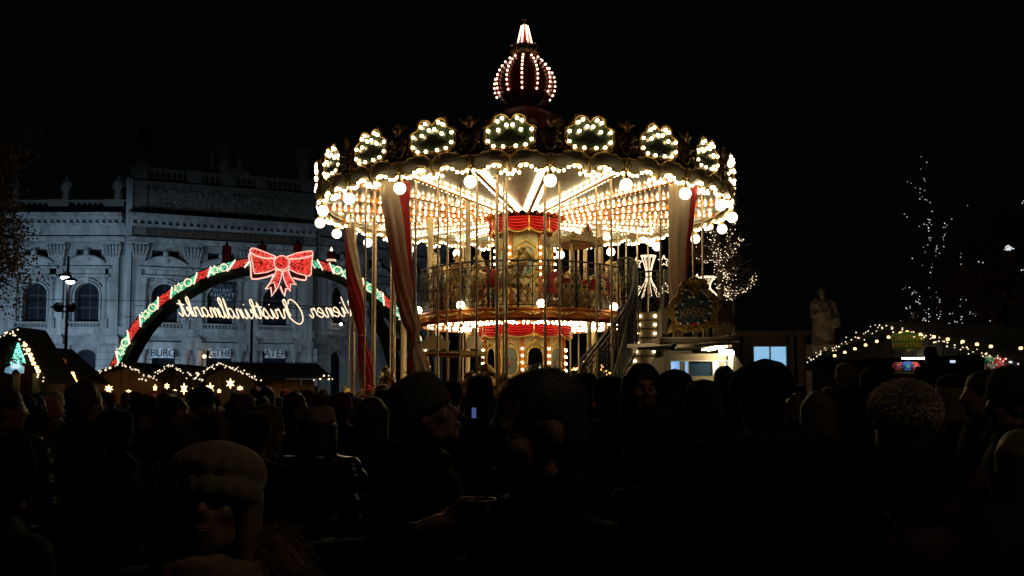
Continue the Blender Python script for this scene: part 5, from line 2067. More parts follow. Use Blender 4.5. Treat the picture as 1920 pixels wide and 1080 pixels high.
for x, y, r_, sd_ in ((265, 200, 40, 1), (500, 200, 40, -1), (640, 390, 32, 1), (130, 440, 28, -1), (160, 620, 32, 1), (640, 620, 36, -1), (310, 630, 30, 1), (450, 630, 30, -1), (210, 330, 36, -1), (570, 320, 36, 1)):
    m.tube([sw_(x + sd_ * r_ * (1 - t / 9) * math.cos(t), y + r_ * (1 - t / 9) * math.sin(t), -.05) for t in [q * .5 for q in range(15)]], .016, 5)
for k in range(9):
    m.tube([sw_(385 + (k - 4) * 9, 160, -.02), sw_(385 + (k - 4) * 15, 95 + abs(k - 4) * 9, -.04)], .02, 5)
obj('gilded_scrolls', m, M_GOLD, sgn2, True)
for x, y in ((295, 235), (457, 235), (258, 265), (338, 310), (380, 307), (267, 380), (193, 390), (205, 460), (197, 518), (243, 575), (318, 575), (425, 570), (500, 548), (547, 472), (555, 400), (540, 343), (457, 355), (478, 262)):
    m = MB(); m.ball((0, 0, 0), .038, 8)
    o = obj('unlit_bulb', m, mat('unlit_bulb_glass', (.35, .3, .24), .2, 0, .1, 3, coat=.5), sgn2, True); o.location = sw_(x, y, -.05)
m = MB(); m.ring_loft([[sw_(385 + 24 * math.cos(t), 585 + 34 * math.sin(t), -.04) for t in [q * PI / 6 for q in range(12)]], [sw_(385 + 12 * math.cos(t), 585 + 17 * math.sin(t), -.07) for t in [q * PI / 6 for q in range(12)]]])
obj('red_cabochon', m, M_REDV, sgn2, True)
for k, chh in enumerate('KASSE'):
    me = text_mesh(chh, .235, .012)
    me.materials.clear(); me.materials.append(mat('dull_gold_letters', (.30, .20, .07), .45, .2, .3, 10))
    o = bpy.data.objects.new('letter', me); link(o, sgn2)
    q = (k - 2)
    o.location = sw_(385 + q * 54, 458 + abs(q) ** 1.6 * 7 , -.03)
    o.rotation_euler = (PI / 2, -q * -.08, 0)

# ------------------------------------------------------------------ brown kiosk with a blue window
YK = 18.5
kb_ = W(1450, 735, YK); kb_.z = 0
kio = thing('brown_kiosk', 'dark brown wooden kiosk with a bright blue window behind the beret wearer', 'kiosk', kb_)


def kslab(mb, u0, u1, v0, v1, d0, d1):
    a, b = W(u0, v1, YK) - kb_, W(u1, v0, YK) - kb_
    mb.box(((a.x + b.x) / 2, (d0 + d1) / 2, (a.z + b.z) / 2), (abs(b.x - a.x), abs(d1 - d0), abs(b.z - a.z)))


gk = 735 + CZ / YK * F
for i in range(9):
    u0 = 1378 + i * 14.5
    m = MB()
    if 1408 < u0 + 14 and u0 < 1478:
        kslab(m, u0, u0 + 14, 628, 649, 0, .05)
        kslab(m, u0, u0 + 14, 690, gk, 0, .05)
    else:
        kslab(m, u0, u0 + 14, 628, gk, 0, .05)
    obj('wall_board', m, M_BROWN, kio)
m = MB(); kslab(m, 1376, 1512, 628, gk, 2.0, 2.06); kslab(m, 1508, 1512, 628, gk, .05, 2.0); kslab(m, 1376, 1379, 628, gk, .05, 2.0)
obj('wall', m, M_BROWN, kio)
m = MB(); kslab(m, 1372, 1516, 621, 628, -.15, 2.2)
obj('roof', m, M_BROWN, kio)
m = MB(); kslab(m, 1405, 1413, 646, 694, -.02, .03); kslab(m, 1475, 1480, 646, 694, -.02, .03); kslab(m, 1405, 1480, 645, 650, -.03, .02); kslab(m, 1443.5, 1445, 650, 690, .0, .03)
wf_ = obj('window_frame', m, M_BROWN, kio)
for u0, u1 in ((1413, 1443.5), (1445, 1475)):
    m = MB(); kslab(m, u0, u1, 650, 690, .035, .045)
    obj('window_pane', m, emit('pale_blue_lit_window', (0.24, 0.55, 0.86), .85), kio)
m = MB(); kslab(m, 1428, 1450, 652, 690, .05, .2)
obj('white_cabinet', m, M_CREAM, kio)

# ------------------------------------------------------------------ stone statue on a pedestal
YS = 38.0
sb = W(1546, 735, YS); sb.z = 0
zb_ = Z(646, YS)
hs_ = Z(541, YS) - zb_
ped = thing('pedestal', 'stone pedestal under the robed statue behind the stalls', 'pedestal', sb)
m = MB(); m.box((0, 0, zb_ / 2 - .15), (1.1, 1.1, zb_ - .3)); m.box((0, 0, .2), (1.6, 1.6, .4)); m.box((0, 0, zb_ - .2), (1.35, 1.35, .28)); m.box((0, 0, zb_ - .05), (1.2, 1.2, .1))
obj('block', m, M_STATUE, ped)
h = hs_
P = [('c', (0, 0, .04 * h), (0, 0, .42 * h), .2 * h, .19 * h), ('c', (0, 0, .42 * h), (0, 0, .68 * h), .18 * h, .14 * h), ('c', (-.12 * h, 0, .75 * h), (.12 * h, 0, .75 * h), .075 * h, .07 * h),
     ('c', (-.01 * h, 0, .8 * h), (-.02 * h, 0, .86 * h), .045 * h, .045 * h), ('s', (-.02 * h, -.01 * h, .925 * h), (.072 * h, .08 * h, .085 * h)), ('s', (-.02 * h, -.07 * h, .92 * h), (.014 * h, .02 * h, .02 * h)), ('s', (-.02 * h, -.05 * h, .86 * h), (.05 * h, .045 * h, .06 * h)),
     ('c', (.17 * h, 0, .73 * h), (.24 * h, -.06 * h, .5 * h), .06 * h, .05 * h), ('c', (.24 * h, -.06 * h, .5 * h), (.14 * h, -.17 * h, .44 * h), .045 * h, .035 * h), ('c', (-.17 * h, 0, .73 * h), (-.2 * h, -.08 * h, .5 * h), .06 * h, .05 * h), ('c', (-.2 * h, -.08 * h, .5 * h), (-.04 * h, -.18 * h, .55 * h), .045 * h, .035 * h),
     ('s', (.17 * h, -.17 * h, .38 * h), (.09 * h, .03 * h, .11 * h))]
rr_ = random.Random(4)
for k in range(11):
    a = -2.9 + k * .27
    P.append(('c', (.2 * h * math.cos(a), .2 * h * math.sin(a), .02 * h), (.16 * h * math.cos(a + .15), .16 * h * math.sin(a + .15), .6 * h + rr_.uniform(-.1, .1)), .035 * h, .02 * h))
P.append(('c', (-.14 * h, -.12 * h, .7 * h), (.14 * h, -.17 * h, .3 * h), .04 * h, .03 * h))
sta = obj('robed_statue', organic(P, .035, 1, .03, 5, M_STATUE, 'robed_statue'), None)
sta.location = (sb.x, sb.y, zb_)
tag(sta, 'weathered stone statue of a robed bearded figure holding a book on a tall pedestal', 'statue')

# ------------------------------------------------------------------ stalls
def fairy(mb, pts, n, rnd, r=.03, drop=.12, jit=.05):
    pts = [Vector(p) for p in pts]
    L = [0.0]
    for i in range(1, len(pts)):
        L.append(L[-1] + (pts[i] - pts[i - 1]).length)
    for k in range(n):
        d = L[-1] * (k + rnd.random()) / n
        for i in range(1, len(pts)):
            if L[i] >= d:
                t = (d - L[i - 1]) / max(1e-6, L[i] - L[i - 1])
                p = pts[i - 1].lerp(pts[i], t)
                break
        mb.ball(p + Vector((rnd.gauss(0, jit), rnd.gauss(0, jit), -rnd.random() * drop)), r * rnd.uniform(.7, 1.2))


def garland(mb, pts, r, rnd, step=.12):
    pts = [Vector(p) for p in pts]
    for i in range(1, len(pts)):
        a, b = pts[i - 1], pts[i]
        n = max(1, int((b - a).length / step))
        for k in range(n):
            p = a.lerp(b, k / n)
            for q in range(6):
                d = Vector((rnd.gauss(0, 1), rnd.gauss(0, 1), rnd.gauss(0, .8))).normalized()
                t = d.orthogonal().normalized() * r * .16
                e = p + d * r * rnd.uniform(.7, 1.5)
                mb.add([p - t, p + t, e], [(0, 1, 2)])


def stall(label, A, B, depth, z_eave, ridge, overhang=.35, wood=M_WOOD, gable=True, roofm=M_ROOFDARK, nplank=None, fest=None, seed=1, fairy_n=40, fm=FAIRY, fr=.03, counter=False, openfront=False, drop=.45, depth_=None):
    """market stall: front edge A->B in plan, gable towards the viewer; ridge = (fraction along the front, height)"""
    rnd = random.Random(seed)
    A, B = Vector((A[0], A[1], 0)), Vector((B[0], B[1], 0))
    t = (B - A).normalized(); n = Vector((-t.y, t.x, 0))       # away from the viewer
    if n.y < 0:
        n = -n
    Lf = (B - A).length
    st_ = thing('market_stall', label, 'stall', A + t * Lf / 2)
    o = A + t * Lf / 2

    def q(s_, d, z):
        return A + t * s_ + n * d + Vector((0, 0, z)) - o
    npl = nplank or max(4, int(Lf / .28))
    rs_, rz_ = ridge[0] * Lf, ridge[1]

    def roofz(s_):
        return z_eave + (rz_ - z_eave) * (s_ / rs_ if s_ < rs_ else (Lf - s_) / (Lf - rs_))
    for k in range(npl):
        s0, s1 = Lf * k / npl + .008, Lf * (k + 1) / npl - .008
        zb0 = (z_eave - drop) if openfront else 0.02
        m = MB()
        m.add([q(s0, 0, zb0), q(s1, 0, zb0), q(s1, 0, roofz(s1) - .04), q(s0, 0, roofz(s0) - .04), q(s0, .03, zb0), q(s1, .03, zb0), q(s1, .03, roofz(s1) - .04), q(s0, .03, roofz(s0) - .04)],
              [(0, 1, 2, 3), (7, 6, 5, 4), (0, 4, 5, 1), (1, 5, 6, 2), (2, 6, 7, 3), (3, 7, 4, 0)])
        obj('plank', m, wood, st_)
    m = MB()
    for s_ in (0.05, Lf - .05):
        c = q(s_, 0, 0)
        m.tube([q(s_, .05, 0), q(s_, .05, z_eave)], .06, 4)
    for s_ in (0.0, Lf):
        m.add([q(s_, .04, 0), q(s_, depth, 0), q(s_, depth, z_eave), q(s_, .04, z_eave)], [(0, 1, 2, 3)])
    m.add([q(0, depth, 0), q(Lf, depth, 0), q(Lf, depth, z_eave), q(rs_, depth, rz_), q(0, depth, z_eave)], [(4, 3, 2, 1, 0)])
    obj('wall', m, wood, st_)
    m = MB()
    for s0, z0, s1, z1 in ((-overhang, z_eave - .12, rs_, rz_ + .05), (rs_, rz_ + .05, Lf + overhang, z_eave - .12)):
        P = [q(s0, -.5, z0), q(s1, -.5, z1), q(s1, depth, z1), q(s0, depth, z0)]
        m.add(P + [p + Vector((0, 0, .07)) for p in P], [(0, 1, 2, 3), (7, 6, 5, 4), (0, 4, 5, 1), (1, 5, 6, 2), (2, 6, 7, 3), (3, 7, 4, 0)])
    rf_ = obj('roof', m, roofm, st_)
    m = MB()
    for f in range(1, 12):
        d = -.5 + (depth + .5) * f / 12
        for s0, z0, s1, z1 in ((-overhang, z_eave - .12, rs_, rz_ + .05), (rs_, rz_ + .05, Lf + overhang, z_eave - .12)):
            m.tube([q(s0, d, z0 + .09), q(s1, d, z1 + .09)], .02, 4)
    obj('roof_batten', m, roofm, rf_, kind='stuff')
    edge = [q(-overhang, -.55, z_eave - .14), q(rs_, -.55, rz_ + .03), q(Lf + overhang, -.55, z_eave - .14)]
    m = MB(); garland(m, edge, .12, rnd)
    obj('fir_garland', m, M_FIR, st_, kind='stuff', fix=False)
    m = MB(); fairy(m, [p + Vector((0, 0, .08)) - n * .1 for p in edge], fairy_n, rnd, fr)
    obj('fairy_lights', m, fm, st_, kind='stuff', fix=False)
    if fest:
        for s_, z_ in fest:
            m = MB(); m.ball((0, 0, 0), .055, 8)
            b_ = obj('festoon_bulb', m, FESTOON, st_, True); b_.location = q(s_, -.62, z_)
    return st_, q, Lf


def XY(u, Y):
    return (X(u, Y), Y)


# middle row behind the crowd, left of the carousel
Y1 = 33.0
z_ = lambda v, Y=Y1: Z(v, Y)
st1, q1, L1 = stall('timber stall with lit gable edge at the left end of the middle row', XY(176, Y1), XY(292, Y1), 3, z_(704), (.55, z_(686)), seed=2, fairy_n=46, overhang=.25, fr=.028)
st2, q2, L2 = stall('dark gabled stall hung with stars, second in the middle row', XY(292, Y1 + .6), XY(376, Y1 + .6), 3, z_(708), (.46, z_(689)), seed=3, fairy_n=44, wood=M_BROWN, fr=.028)
st3, q3, L3 = stall('dark gabled stall with a star under its lights, third in the middle row', XY(386, Y1), XY(478, Y1), 3, z_(706), (.40, z_(685)), seed=4, fairy_n=52, wood=M_BROWN, fr=.028)
# long low shed with orange doors
sh0 = Vector((X(548, 34), 34.4, 0))
shed = thing('long_stall', 'long low stall with orange shutters and wide dark roof left of the carousel', 'stall', sh0)
def shW(u, v, Y=34.0):
    return W(u, v, Y) - sh0
for i, (u0, u1) in enumerate(((470, 495), (496, 530), (531, 564), (565, 590))):
    a, b = shW(u0, 745), shW(u1, 711)
    m = MB(); m.box(((a.x + b.x) / 2, a.y, b.z / 2), (b.x - a.x - .02, .06, b.z))
    obj('shutter', m, M_WOOD, shed)
m = MB(); P = [shW(440, 710, 33.4), shW(618, 710, 33.4), shW(590, 686, 36.5), shW(415, 684, 36.5)]
m.add(P + [p + Vector((0, 0, .1)) for p in P], [(3, 2, 1, 0), (4, 5, 6, 7), (0, 1, 5, 4), (1, 2, 6, 5), (2, 3, 7, 6), (3, 0, 4, 7)])
obj('roof', m, M_ROOFDARK, shed)
m = MB()
for k in range(30):
    f = k / 29
    m.tube([P[0].lerp(P[1], f) + Vector((0, 0, .13)), P[3].lerp(P[2], f) + Vector((0, 0, .13))], .03, 4)
obj('roof_batten', m, M_ROOFDARK, shed, kind='stuff')
m = MB(); a = shW(470, 712, 34.1); b = shW(592, 712, 37); m.box(((a.x + b.x) / 2, 1.6, b.z / 2 - .1), (b.x - a.x, 2.9, b.z - .3))
obj('wall', m, M_BROWN, shed)
m = MB(); fairy(m, [shW(590, 709, 33.3), shW(622, 706, 33.3), shW(606, 700, 33.3)], 10, random.Random(3), .03)
obj('fairy_lights', m, FAIRY, shed, kind='stuff', fix=False)
for u, v, s_, col_ in ((485, 718.5, 'Punsch', 1),):
    m = MB(); p = shW(u, v, 33.9); m.box(p, (.28, .02, .13)); obj('paper_notice', m, mat('paper_notice', (.6, .58, .5), .8), shed)

# lamps under the middle stalls light their timber
def star(u, v, Y, size, npt, label, group, strength_mat, glow=0.0, elong=1.0):
    c = W(u, v, Y)
    m = MB()
    pts = []
    for k in range(npt * 2):
        a = PI * k / npt
        r_ = size * (1 if k % 2 == 0 else .42)
        pts.append((r_ * math.sin(a), r_ * math.cos(a) * elong))
    m.prism(pts, -.03, .03, lambda a, b, d: Vector((a, d, b)))
    m.ring_loft([[Vector((a, -.03, b)) for a, b in pts], [Vector((a * .25, -.12, b * .25)) for a, b in pts]])
    t_ = thing('star_lamp', label, 'star', c, 0, group)
    obj('glowing_star', m, strength_mat, t_)
    m = MB(); m.tube([(0, 0, size * elong * .8), (0, .0, size * elong + .45)], .008, 4)
    obj('cord', m, M_IRON, t_)
    return t_


SM = emit('paper_star_glow', (1.0, 0.62, 0.24), 3)
for u, v, sz, npt, el, lb in ((204, 729, .2, 7, .9, 'leftmost glowing star, wide and many pointed, on the left timber stall'), (241, 734, .14, 6, .6, 'low glowing star half hidden by heads on the left timber stall'),
                              (291, 727, .09, 5, 1.6, 'small tall glowing star at the corner of the second stall'), (313, 724, .12, 6, 1.1, 'small glowing star on the second stall'),
                              (345, 729, .16, 6, 1.6, 'tall glowing star on the right of the second stall'), (328, 733, .1, 6, .7, 'low glowing star between two taller ones on the second stall'), (394, 728, .19, 6, 1.3, 'large glowing star on the left of the third stall'),
                              (432, 719, .2, 6, 1.15, 'highest and largest glowing star on the third stall'), (450, 728, .15, 6, .8, 'rightmost glowing star, low on the third stall'), (411, 733, .1, 5, 1, 'smallest glowing star low on the third stall')):
    star(u, v, Y1 - .8, sz * .78, npt, lb, 'glowing paper stars on the stalls', SM, elong=el)
b_ = thing('globe_lamp', 'single round warm bulb hanging between the stars of the second stall', 'lamp', W(363, 730, Y1 - .8))
m = MB(); m.ball((0, 0, 0), .06, 8); obj('lamp_glass', m, SM, b_, True)
m = MB(); m.tube([(0, 0, .05), (0, 0, .5)], .008, 4); obj('cord', m, M_IRON, b_)

# left stalls in front of the theatre
Y2 = 26.0
st4, q4, L4 = stall('dark stall at the left edge with a blue and green lit fir ornament', XY(-110, Y2), XY(82, Y2), 1.2, Z(712, Y2), (.80, Z(624, Y2)), seed=5, fairy_n=60, wood=M_BROWN, openfront=True, fr=.026,
                    fest=[(L4s * 2.85, Z(v, Y2 - .6)) for L4s, v in ()])
for u, v in ((47, 647), (53, 656), (57, 665), (60, 673), (63, 681.5), (69, 689), (72, 696)):
    m = MB(); m.ball((0, 0, 0), .055, 10)
    o = obj('festoon_bulb', m, FESTOON, st4, True); o.location = W(u, v, Y2 - .6) - Vector(st4.location)
m = MB()
for u in (32, 69):
    a = W(u, 700, Y2 - .5) - Vector(st4.location); m.box((a.x, a.y, a.z / 2), (.14, .14, a.z))
obj('post', m, M_WOOD, st4)
Y3 = 28.0
st5, q5, L5 = stall('stall with round bulbs along its eaves beside the street lamp', XY(84, Y3), XY(142, Y3), 1.5, Z(712, Y3), (.12, Z(660, Y3)), seed=6, fairy_n=40, wood=M_BROWN, openfront=True, fr=.026)
for u, v in ((87, 678), (93.5, 680.5), (100.5, 682), (109, 685.5), (115.5, 686.5), (121, 690), (136, 700.5), (137.5, 705.5), (138.5, 710.5), (141, 715)):
    m = MB(); m.ball((0, 0, 0), .058, 10)
    o = obj('festoon_bulb', m, FESTOON, st5, True); o.location = W(u, v, Y3 - .6) - Vector(st5.location)
m = MB(); a, b = W(82, 657, Y3 - .5) - Vector(st5.location), W(124, 674, Y3 - .5) - Vector(st5.location)
m.add([a, b, b + Vector((0, 0, -.12)), a + Vector((0, 0, -.16))] + [p + Vector((0, .05, 0)) for p in (a, b, b + Vector((0, 0, -.12)), a + Vector((0, 0, -.16)))], [(0, 1, 2, 3), (7, 6, 5, 4), (0, 4, 5, 1), (1, 5, 6, 2), (2, 6, 7, 3), (3, 7, 4, 0)])
obj('barge_board', m, M_WOOD, st5)
# lit price board inside the left stall
t = thing('lit_board', 'small bright lit board inside the left stall', 'board', W(53, 731, Y2 + .4))
m = MB(); m.box((0, 0, 0), (.24, .03, .22)); obj('face', m, emit('lit_board_face', (1, .72, .5), 1.6), t)
m = MB(); m.box((0, .02, 0), (.28, .02, .26)); obj('frame', m, M_WOOD, t)
m = MB(); m.tube([(0, .04, -.1), (0, .04, -W(53, 731, Y2 + .4).z)], .02, 4); obj('stand', m, M_WOOD, t)
# fir ornament lit green with a blue and white cottage cut-out below
orn = thing('lit_ornament', 'green lit fir tree above a blue and white house cut-out on the left stall', 'ornament', W(32, 690, Y2 - .7))
oc = Vector(orn.location)
rr_ = random.Random(8)
m = MB()
for k in range(700):
    v = rr_.uniform(644, 682)
    hw = (v - 640) * .42
    p = W(34 + rr_.uniform(-hw, hw), v, Y2 - .7) - oc + Vector((0, rr_.uniform(-.25, .1), 0))
    d = Vector((rr_.gauss(0, 1), rr_.gauss(0, .6), rr_.gauss(-.3, .6))).normalized()
    tt = d.orthogonal().normalized() * .014
    m.add([p - tt, p + tt, p + d * .12], [(0, 1, 2)])
obj('fir_branches', m, M_FIR, orn, kind='stuff', fix=False)
m = MB()
for k in range(150):
    v = rr_.uniform(643, 684); hw = (v - 640) * .36
    m.octa(W(34 + rr_.uniform(-hw, hw), v, Y2 - .95) - oc, rr_.uniform(.014, .026))
obj('green_lights', m, emit('mint_fairy_light', (.18, .85, .6), 1.0, False), orn, kind='stuff', fix=False)
m = MB()
hp = [(8, 698), (10, 690), (22, 684), (24, 676), (34, 673), (38, 684), (44, 688), (43, 700), (38, 700), (33, 694), (28, 692), (22, 696), (20, 701), (15, 700)]
m.prism(hp, 0, .05, lambda a, b, d: W(a, b, Y2 - .8) - oc + Vector((0, d, 0)))
obj('house_cutout', m, emit('blue_white_lit_board', (.22, .36, .7), .35, False), orn)
m = MB()
for k in range(7):
    m.tube([W(21 + k * 2.4, 676, Y2 - .83) - oc, W(21 + k * 2.4, 691, Y2 - .83) - oc], .012, 4)
obj('white_pickets', m, emit('white_lit_paint', (.6, .75, .9), .7, False), orn)
ld = bpy.data.lights.new('ornament_fill_light', 'POINT'); ld.energy = 6; ld.color = (.3, 1, .75); ld.shadow_soft_size = .05  # green point light added to brighten the fir, without a lamp body
lo = bpy.data.objects.new('ornament_fill_light', ld); COL.objects.link(lo); lo.location = W(34, 668, Y2 - 1.3)

# lamps inside the open stalls that light their fronts
def stall_lamp(u, v, Y, e, lb, sz=.07, col_=(1, .6, .28), str_=30):
    t_ = thing('stall_lamp', lb, 'lamp', W(u, v, Y), 0, 'lamps under the stall roofs')
    m_ = MB(); m_.ball((0, 0, 0), sz, 8); obj('lamp_glass', m_, emit('stall_lamp_glass', col_, 26), t_, True)
    m_ = MB(); m_.lathe([(.03, .14), (.12, .07), (.13, .05)], 10); obj('shade', m_, M_IRON, t_, True)
    m_ = MB(); m_.tube([(0, 0, .12), (0, 0, .5)], .008, 4); obj('cord', m_, M_IRON, t_)


# right stall with its sign, seen along its lit gable
YR = 17.0
A_, B_ = XY(1522, 19.5), XY(1945, 15.2)
# gable line measured in the photo
rid = W(1700, 617, 17.4)
Av, Bv = Vector((A_[0], A_[1])), Vector((B_[0], B_[1]))
tt_ = (Bv - Av); fr_ = ((Vector((rid.x, 17.4)) - Av).dot(tt_)) / tt_.length_squared
st6, q6, L6 = stall('large dark stall on the right with lit gable and green sign', A_, B_, 5, Z(684, 19.5), (fr_, Z(617, 17.4)), seed=9, fairy_n=110, wood=mat('dark_stained_boards', (.02, .015, .01), .8, 0, .4, 5), openfront=True, fr=.013, overhang=.1, drop=-.08)
rl_ = Vector(st6.location)
for u, v, Y in ((1565, 667, 18.9), (1584, 660.5, 18.7), (1603, 654, 18.5), (1623, 647, 18.3), (1644, 640, 18.1), (1666, 632, 17.9), (1688, 624.5, 17.6), (1701, 622.5, 17.5), (1726, 627, 17.2), (1751, 631.5, 16.9), (1777, 636, 16.6), (1805, 640.5, 16.4), (1832, 645.5, 16.1), (1858, 649.5, 15.9), (1914, 653, 15.4)):
    m = MB(); m.ball((0, 0, 0), .03, 8)
    o = obj('festoon_bulb', m, FESTOON, st6, True); o.location = W(u, v, Y - .75) - rl_
# valance board behind the sign, dark
sg = thing('stall_sign', 'green sign with gold letters reading CHRISTMAS SWEATERS on the right stall', 'sign', W(1701, 640, 16.45))
so5 = Vector(sg.location)
m = MB()
gp_ = smooth2([Vector((a, b, 0)) for a, b in ((-26, -14), (-14, -15), (0, -18), (14, -15), (26, -14), (27, 0), (26, 13), (14, 15), (0, 14), (-14, 16), (-25, 14), (-27, 0))], 3, True)
m.ring_loft([[Vector((p.x * 16.9 / F, 0, -p.y * 16.9 / F)) for p in gp_], [Vector((p.x * 16.9 / F, .04, -p.y * 16.9 / F)) for p in gp_]])
obj('board', m, mat('green_sign_paint', (.05, .2, .02), .5, 0, .4, 7), sg)
GLD = mat('yellow_sign_letters', (.6, .42, .04), .5)
lettering('CHRISTMAS', .125, .008, GLD, (0, -.012, .05), parent=sg, sx=.92)
lettering('SWEATERS', .125, .008, GLD, (0, -.012, -.075), parent=sg, sx=.88)
m = MB(); m.ball((0, -.02, -.17), (.035, .02, .035), 10); obj('round_button', m, GLD, sg, True)
ld = bpy.data.lights.new('sign_fill_spot', 'SPOT'); ld.energy = 2.2; ld.color = (1, .8, .35); ld.spot_size = 1.3; ld.shadow_soft_size = .03  # spot and its lamp arm are added to brighten the sign
lo = bpy.data.objects.new('sign_fill_spot', ld); COL.objects.link(lo); lo.location = so5 + Vector((0, -.42, .30)); lo.rotation_euler = (Vector((0, .40, -.36))).to_track_quat('-Z', 'Y').to_euler()
t = thing('added_sign_lamp', 'added lamp arm above the green sweater sign', 'lamp', so5 + Vector((0, 0, .3)), 0)
m = MB(); m.tube([(0, 0, -.1), (0, -.2, .12), (0, -.33, .12)], .01, 5); m.lathe([(.05, .08), (.03, .15)], 8, (0, -.35, 0)); obj('arm', m, M_IRON, t)

# sweaters on lit shelves
def sweater(u, v, Y, w_, col_, lb, tree=False):
    t_ = thing('sweater', lb, 'sweater', W(u, v, Y), 0, 'sweaters displayed in the right stall')
    k = w_ * Y / F
    m_ = MB()
    pl_ = [(-.32, -.5), (.32, -.5), (.33, .15), (.62, -.25), (.75, -.1), (.42, .45), (.15, .5), (0, .42), (-.15, .5), (-.42, .45), (-.75, -.1), (-.62, -.25), (-.33, .15)]
    m_.prism(pl_, 0, .05, lambda a, b, d: Vector((a * k, d, b * k)))
    obj('knit', m_, emit('knit_' + col_[0], col_[1], .0) if False else mat('knit_' + col_[0], col_[1], .9, 0, .3, 20, .6, 60), t_)
    m_ = MB()
    if tree:
        m_.prism([(-.16, -.2), (.16, -.2), (0, .25)], -.012, -.004, lambda a, b, d: Vector((a * k, d, b * k)))
        obj('fir_motif', m_, mat('knit_motif_green', (.05, .45, .12), .9), t_)
    else:
        for q in range(4):
            m_.box((0, -.008, (-.15 + .11 * q) * k), (.34 * k, .008, .03 * k))
        obj('pattern_bands', m_, mat('knit_motif_cream', (.8, .7, .6), .9), t_)


sw_l = [(1684, 686, 14, ('maroon', (.3, .02, .04)), 'small maroon sweater at the left of the stall window', 0), (1702, 686, 17, ('blue', (.02, .09, .42)), 'blue sweater with a fir tree in the middle stall window', 1),
        (1717, 686, 12, ('scarlet', (.6, .03, .03)), 'scarlet sweater at the right of the middle stall window', 0),
        (1877, 681, 21, ('red', (.65, .02, .025)), 'large red patterned sweater in the right stall window', 0), (1895, 679, 18, ('navy', (.02, .05, .3)), 'navy sweater with a fir tree in the right stall window', 1), (1861, 684, 13, ('white', (.7, .66, .6)), 'white sweater at the edge of the right stall window', 0), (1856, 676, 12, ('green', (.03, .3, .14)), 'green sweater at the edge of the right stall window', 0)]
for u, v, w_, c_, lb, tr in sw_l:
    sweater(u, v, 17.2 if u < 1800 else 16.2, w_, c_, lb, bool(tr))
def backboard(u0, u1, v0, v1, Y, lb, e):
    c = W((u0 + u1) / 2, (v0 + v1) / 2, Y)
    t_ = thing('display_board', lb, 'board', c)
    a, b = W(u0, v1, Y) - c, W(u1, v0, Y) - c
    m_ = MB(); m_.box((0, .05, 0), (b.x - a.x, .03, b.z - a.z)); obj('back', m_, mat('cream_display_back', (.7, .62, .45), .8), t_)
    m_ = MB(); m_.box((0, -.25, b.z + .06), (b.x - a.x, .04, .03)); obj('strip_lamp', m_, emit('display_strip_glass', (1, .9, .75), e), t_)
    m_ = MB(); m_.box((0, .0, a.z - .03), (b.x - a.x + .1, .3, .03)); m_.box((0, .1, -c.z / 2 + a.z / 2), (.06, .06, c.z + a.z)); obj('shelf', m_, M_BROWN, t_)


backboard(1682, 1722, 679, 696, 17.3, 'lit display behind the blue sweater', 16)
backboard(1850, 1912, 668, 700, 16.3, 'lit display behind the large red sweater', 16)
t = thing('phone', 'bright phone screen held up over heads near the right stall', 'phone', W(1786, 678, 12.0))
m = MB(); m.box((0, 0, 0), (.075, .008, .037)); obj('body', m, M_BLACK, t)
m = MB(); m.box((0, -.006, 0), (.068, .002, .031)); obj('screen', m, emit('phone_screen_white', (.7, .85, 1), 1.0), t)

# far stall glowing through the stairs
st7, q7, L7 = stall('far stall with amber lights seen through the stair railing', XY(1072, 30), XY(1128, 30), 3, Z(700, 30), (.5, Z(680, 30)), seed=12, fairy_n=46, wood=M_BROWN, fm=FESTOON, fr=.028)

# ------------------------------------------------------------------ light sculptures
def candle_tower(u, v0, v1, Y, label, flame=True):
    b = W(u, 735, Y); b.z = 0
    t_ = thing('light_tower', label, 'light sculpture', b, 0, 'light sculptures behind the booth')
    z0, z1 = Z(v1, Y), Z(v0, Y)
    m_ = MB()
    m_.tube([(0, 0, 0), (0, 0, z0)], .07, 6)
    obj('post', m_, M_IRON, t_)
    m_ = MB()
    H = z1 - z0
    for k in range(9):
        a = 2 * PI * k / 9
        pts = [(.40 * math.cos(a), .5 * math.sin(a) * .5, z0), (.2 * math.cos(a), .2 * math.sin(a) * .5, z0 + .28 * H), (.09 * math.cos(a), .08 * math.sin(a), z0 + .45 * H), (.11 * math.cos(a), .09 * math.sin(a), z0 + .7 * H), (.24 * math.cos(a), .15 * math.sin(a), z1)]
        m_.tube(smooth2(pts, 4), .010, 4)
    m_.tube([(.24 * math.cos(2 * PI * k / 16), .15 * math.sin(2 * PI * k / 16), z1) for k in range(17)], .02, 5)
    obj('light_strings', m_, B_NEON, t_, kind='stuff')
    for sx, f in ((-.42, .82), (.45, .86), (-.55, .52), (-.45, .2), (.5, .2)):
        m_ = MB()
        pts = []
        for k in range(11):
            r_ = .19 if k % 2 == 0 else .08
            pts.append((sx + r_ * math.sin(k * PI / 5), -.3, z0 + f * H * .98 + r_ * math.cos(k * PI / 5)))
        m_.tube(pts, .018, 4)
        obj('star_tube', m_, B_NEON, t_)
    if flame:
        m_ = MB(); m_.ball((.15, 0, z1 + .5), (.26, .15, .2), 12); m_.ball((-.16, 0, z1 + .52), (.16, .1, .1), 10)
        obj('flame', m_, emit('flame_glow', (1, .72, .36), 4), t_, True)


candle_tower(1218, 480, 558, 30, 'bright white light sculpture with stars seen behind the stair landing')
candle_tower(1330, 519, 558, 31, 'light sculpture with stars half hidden by the ticket sign', False)

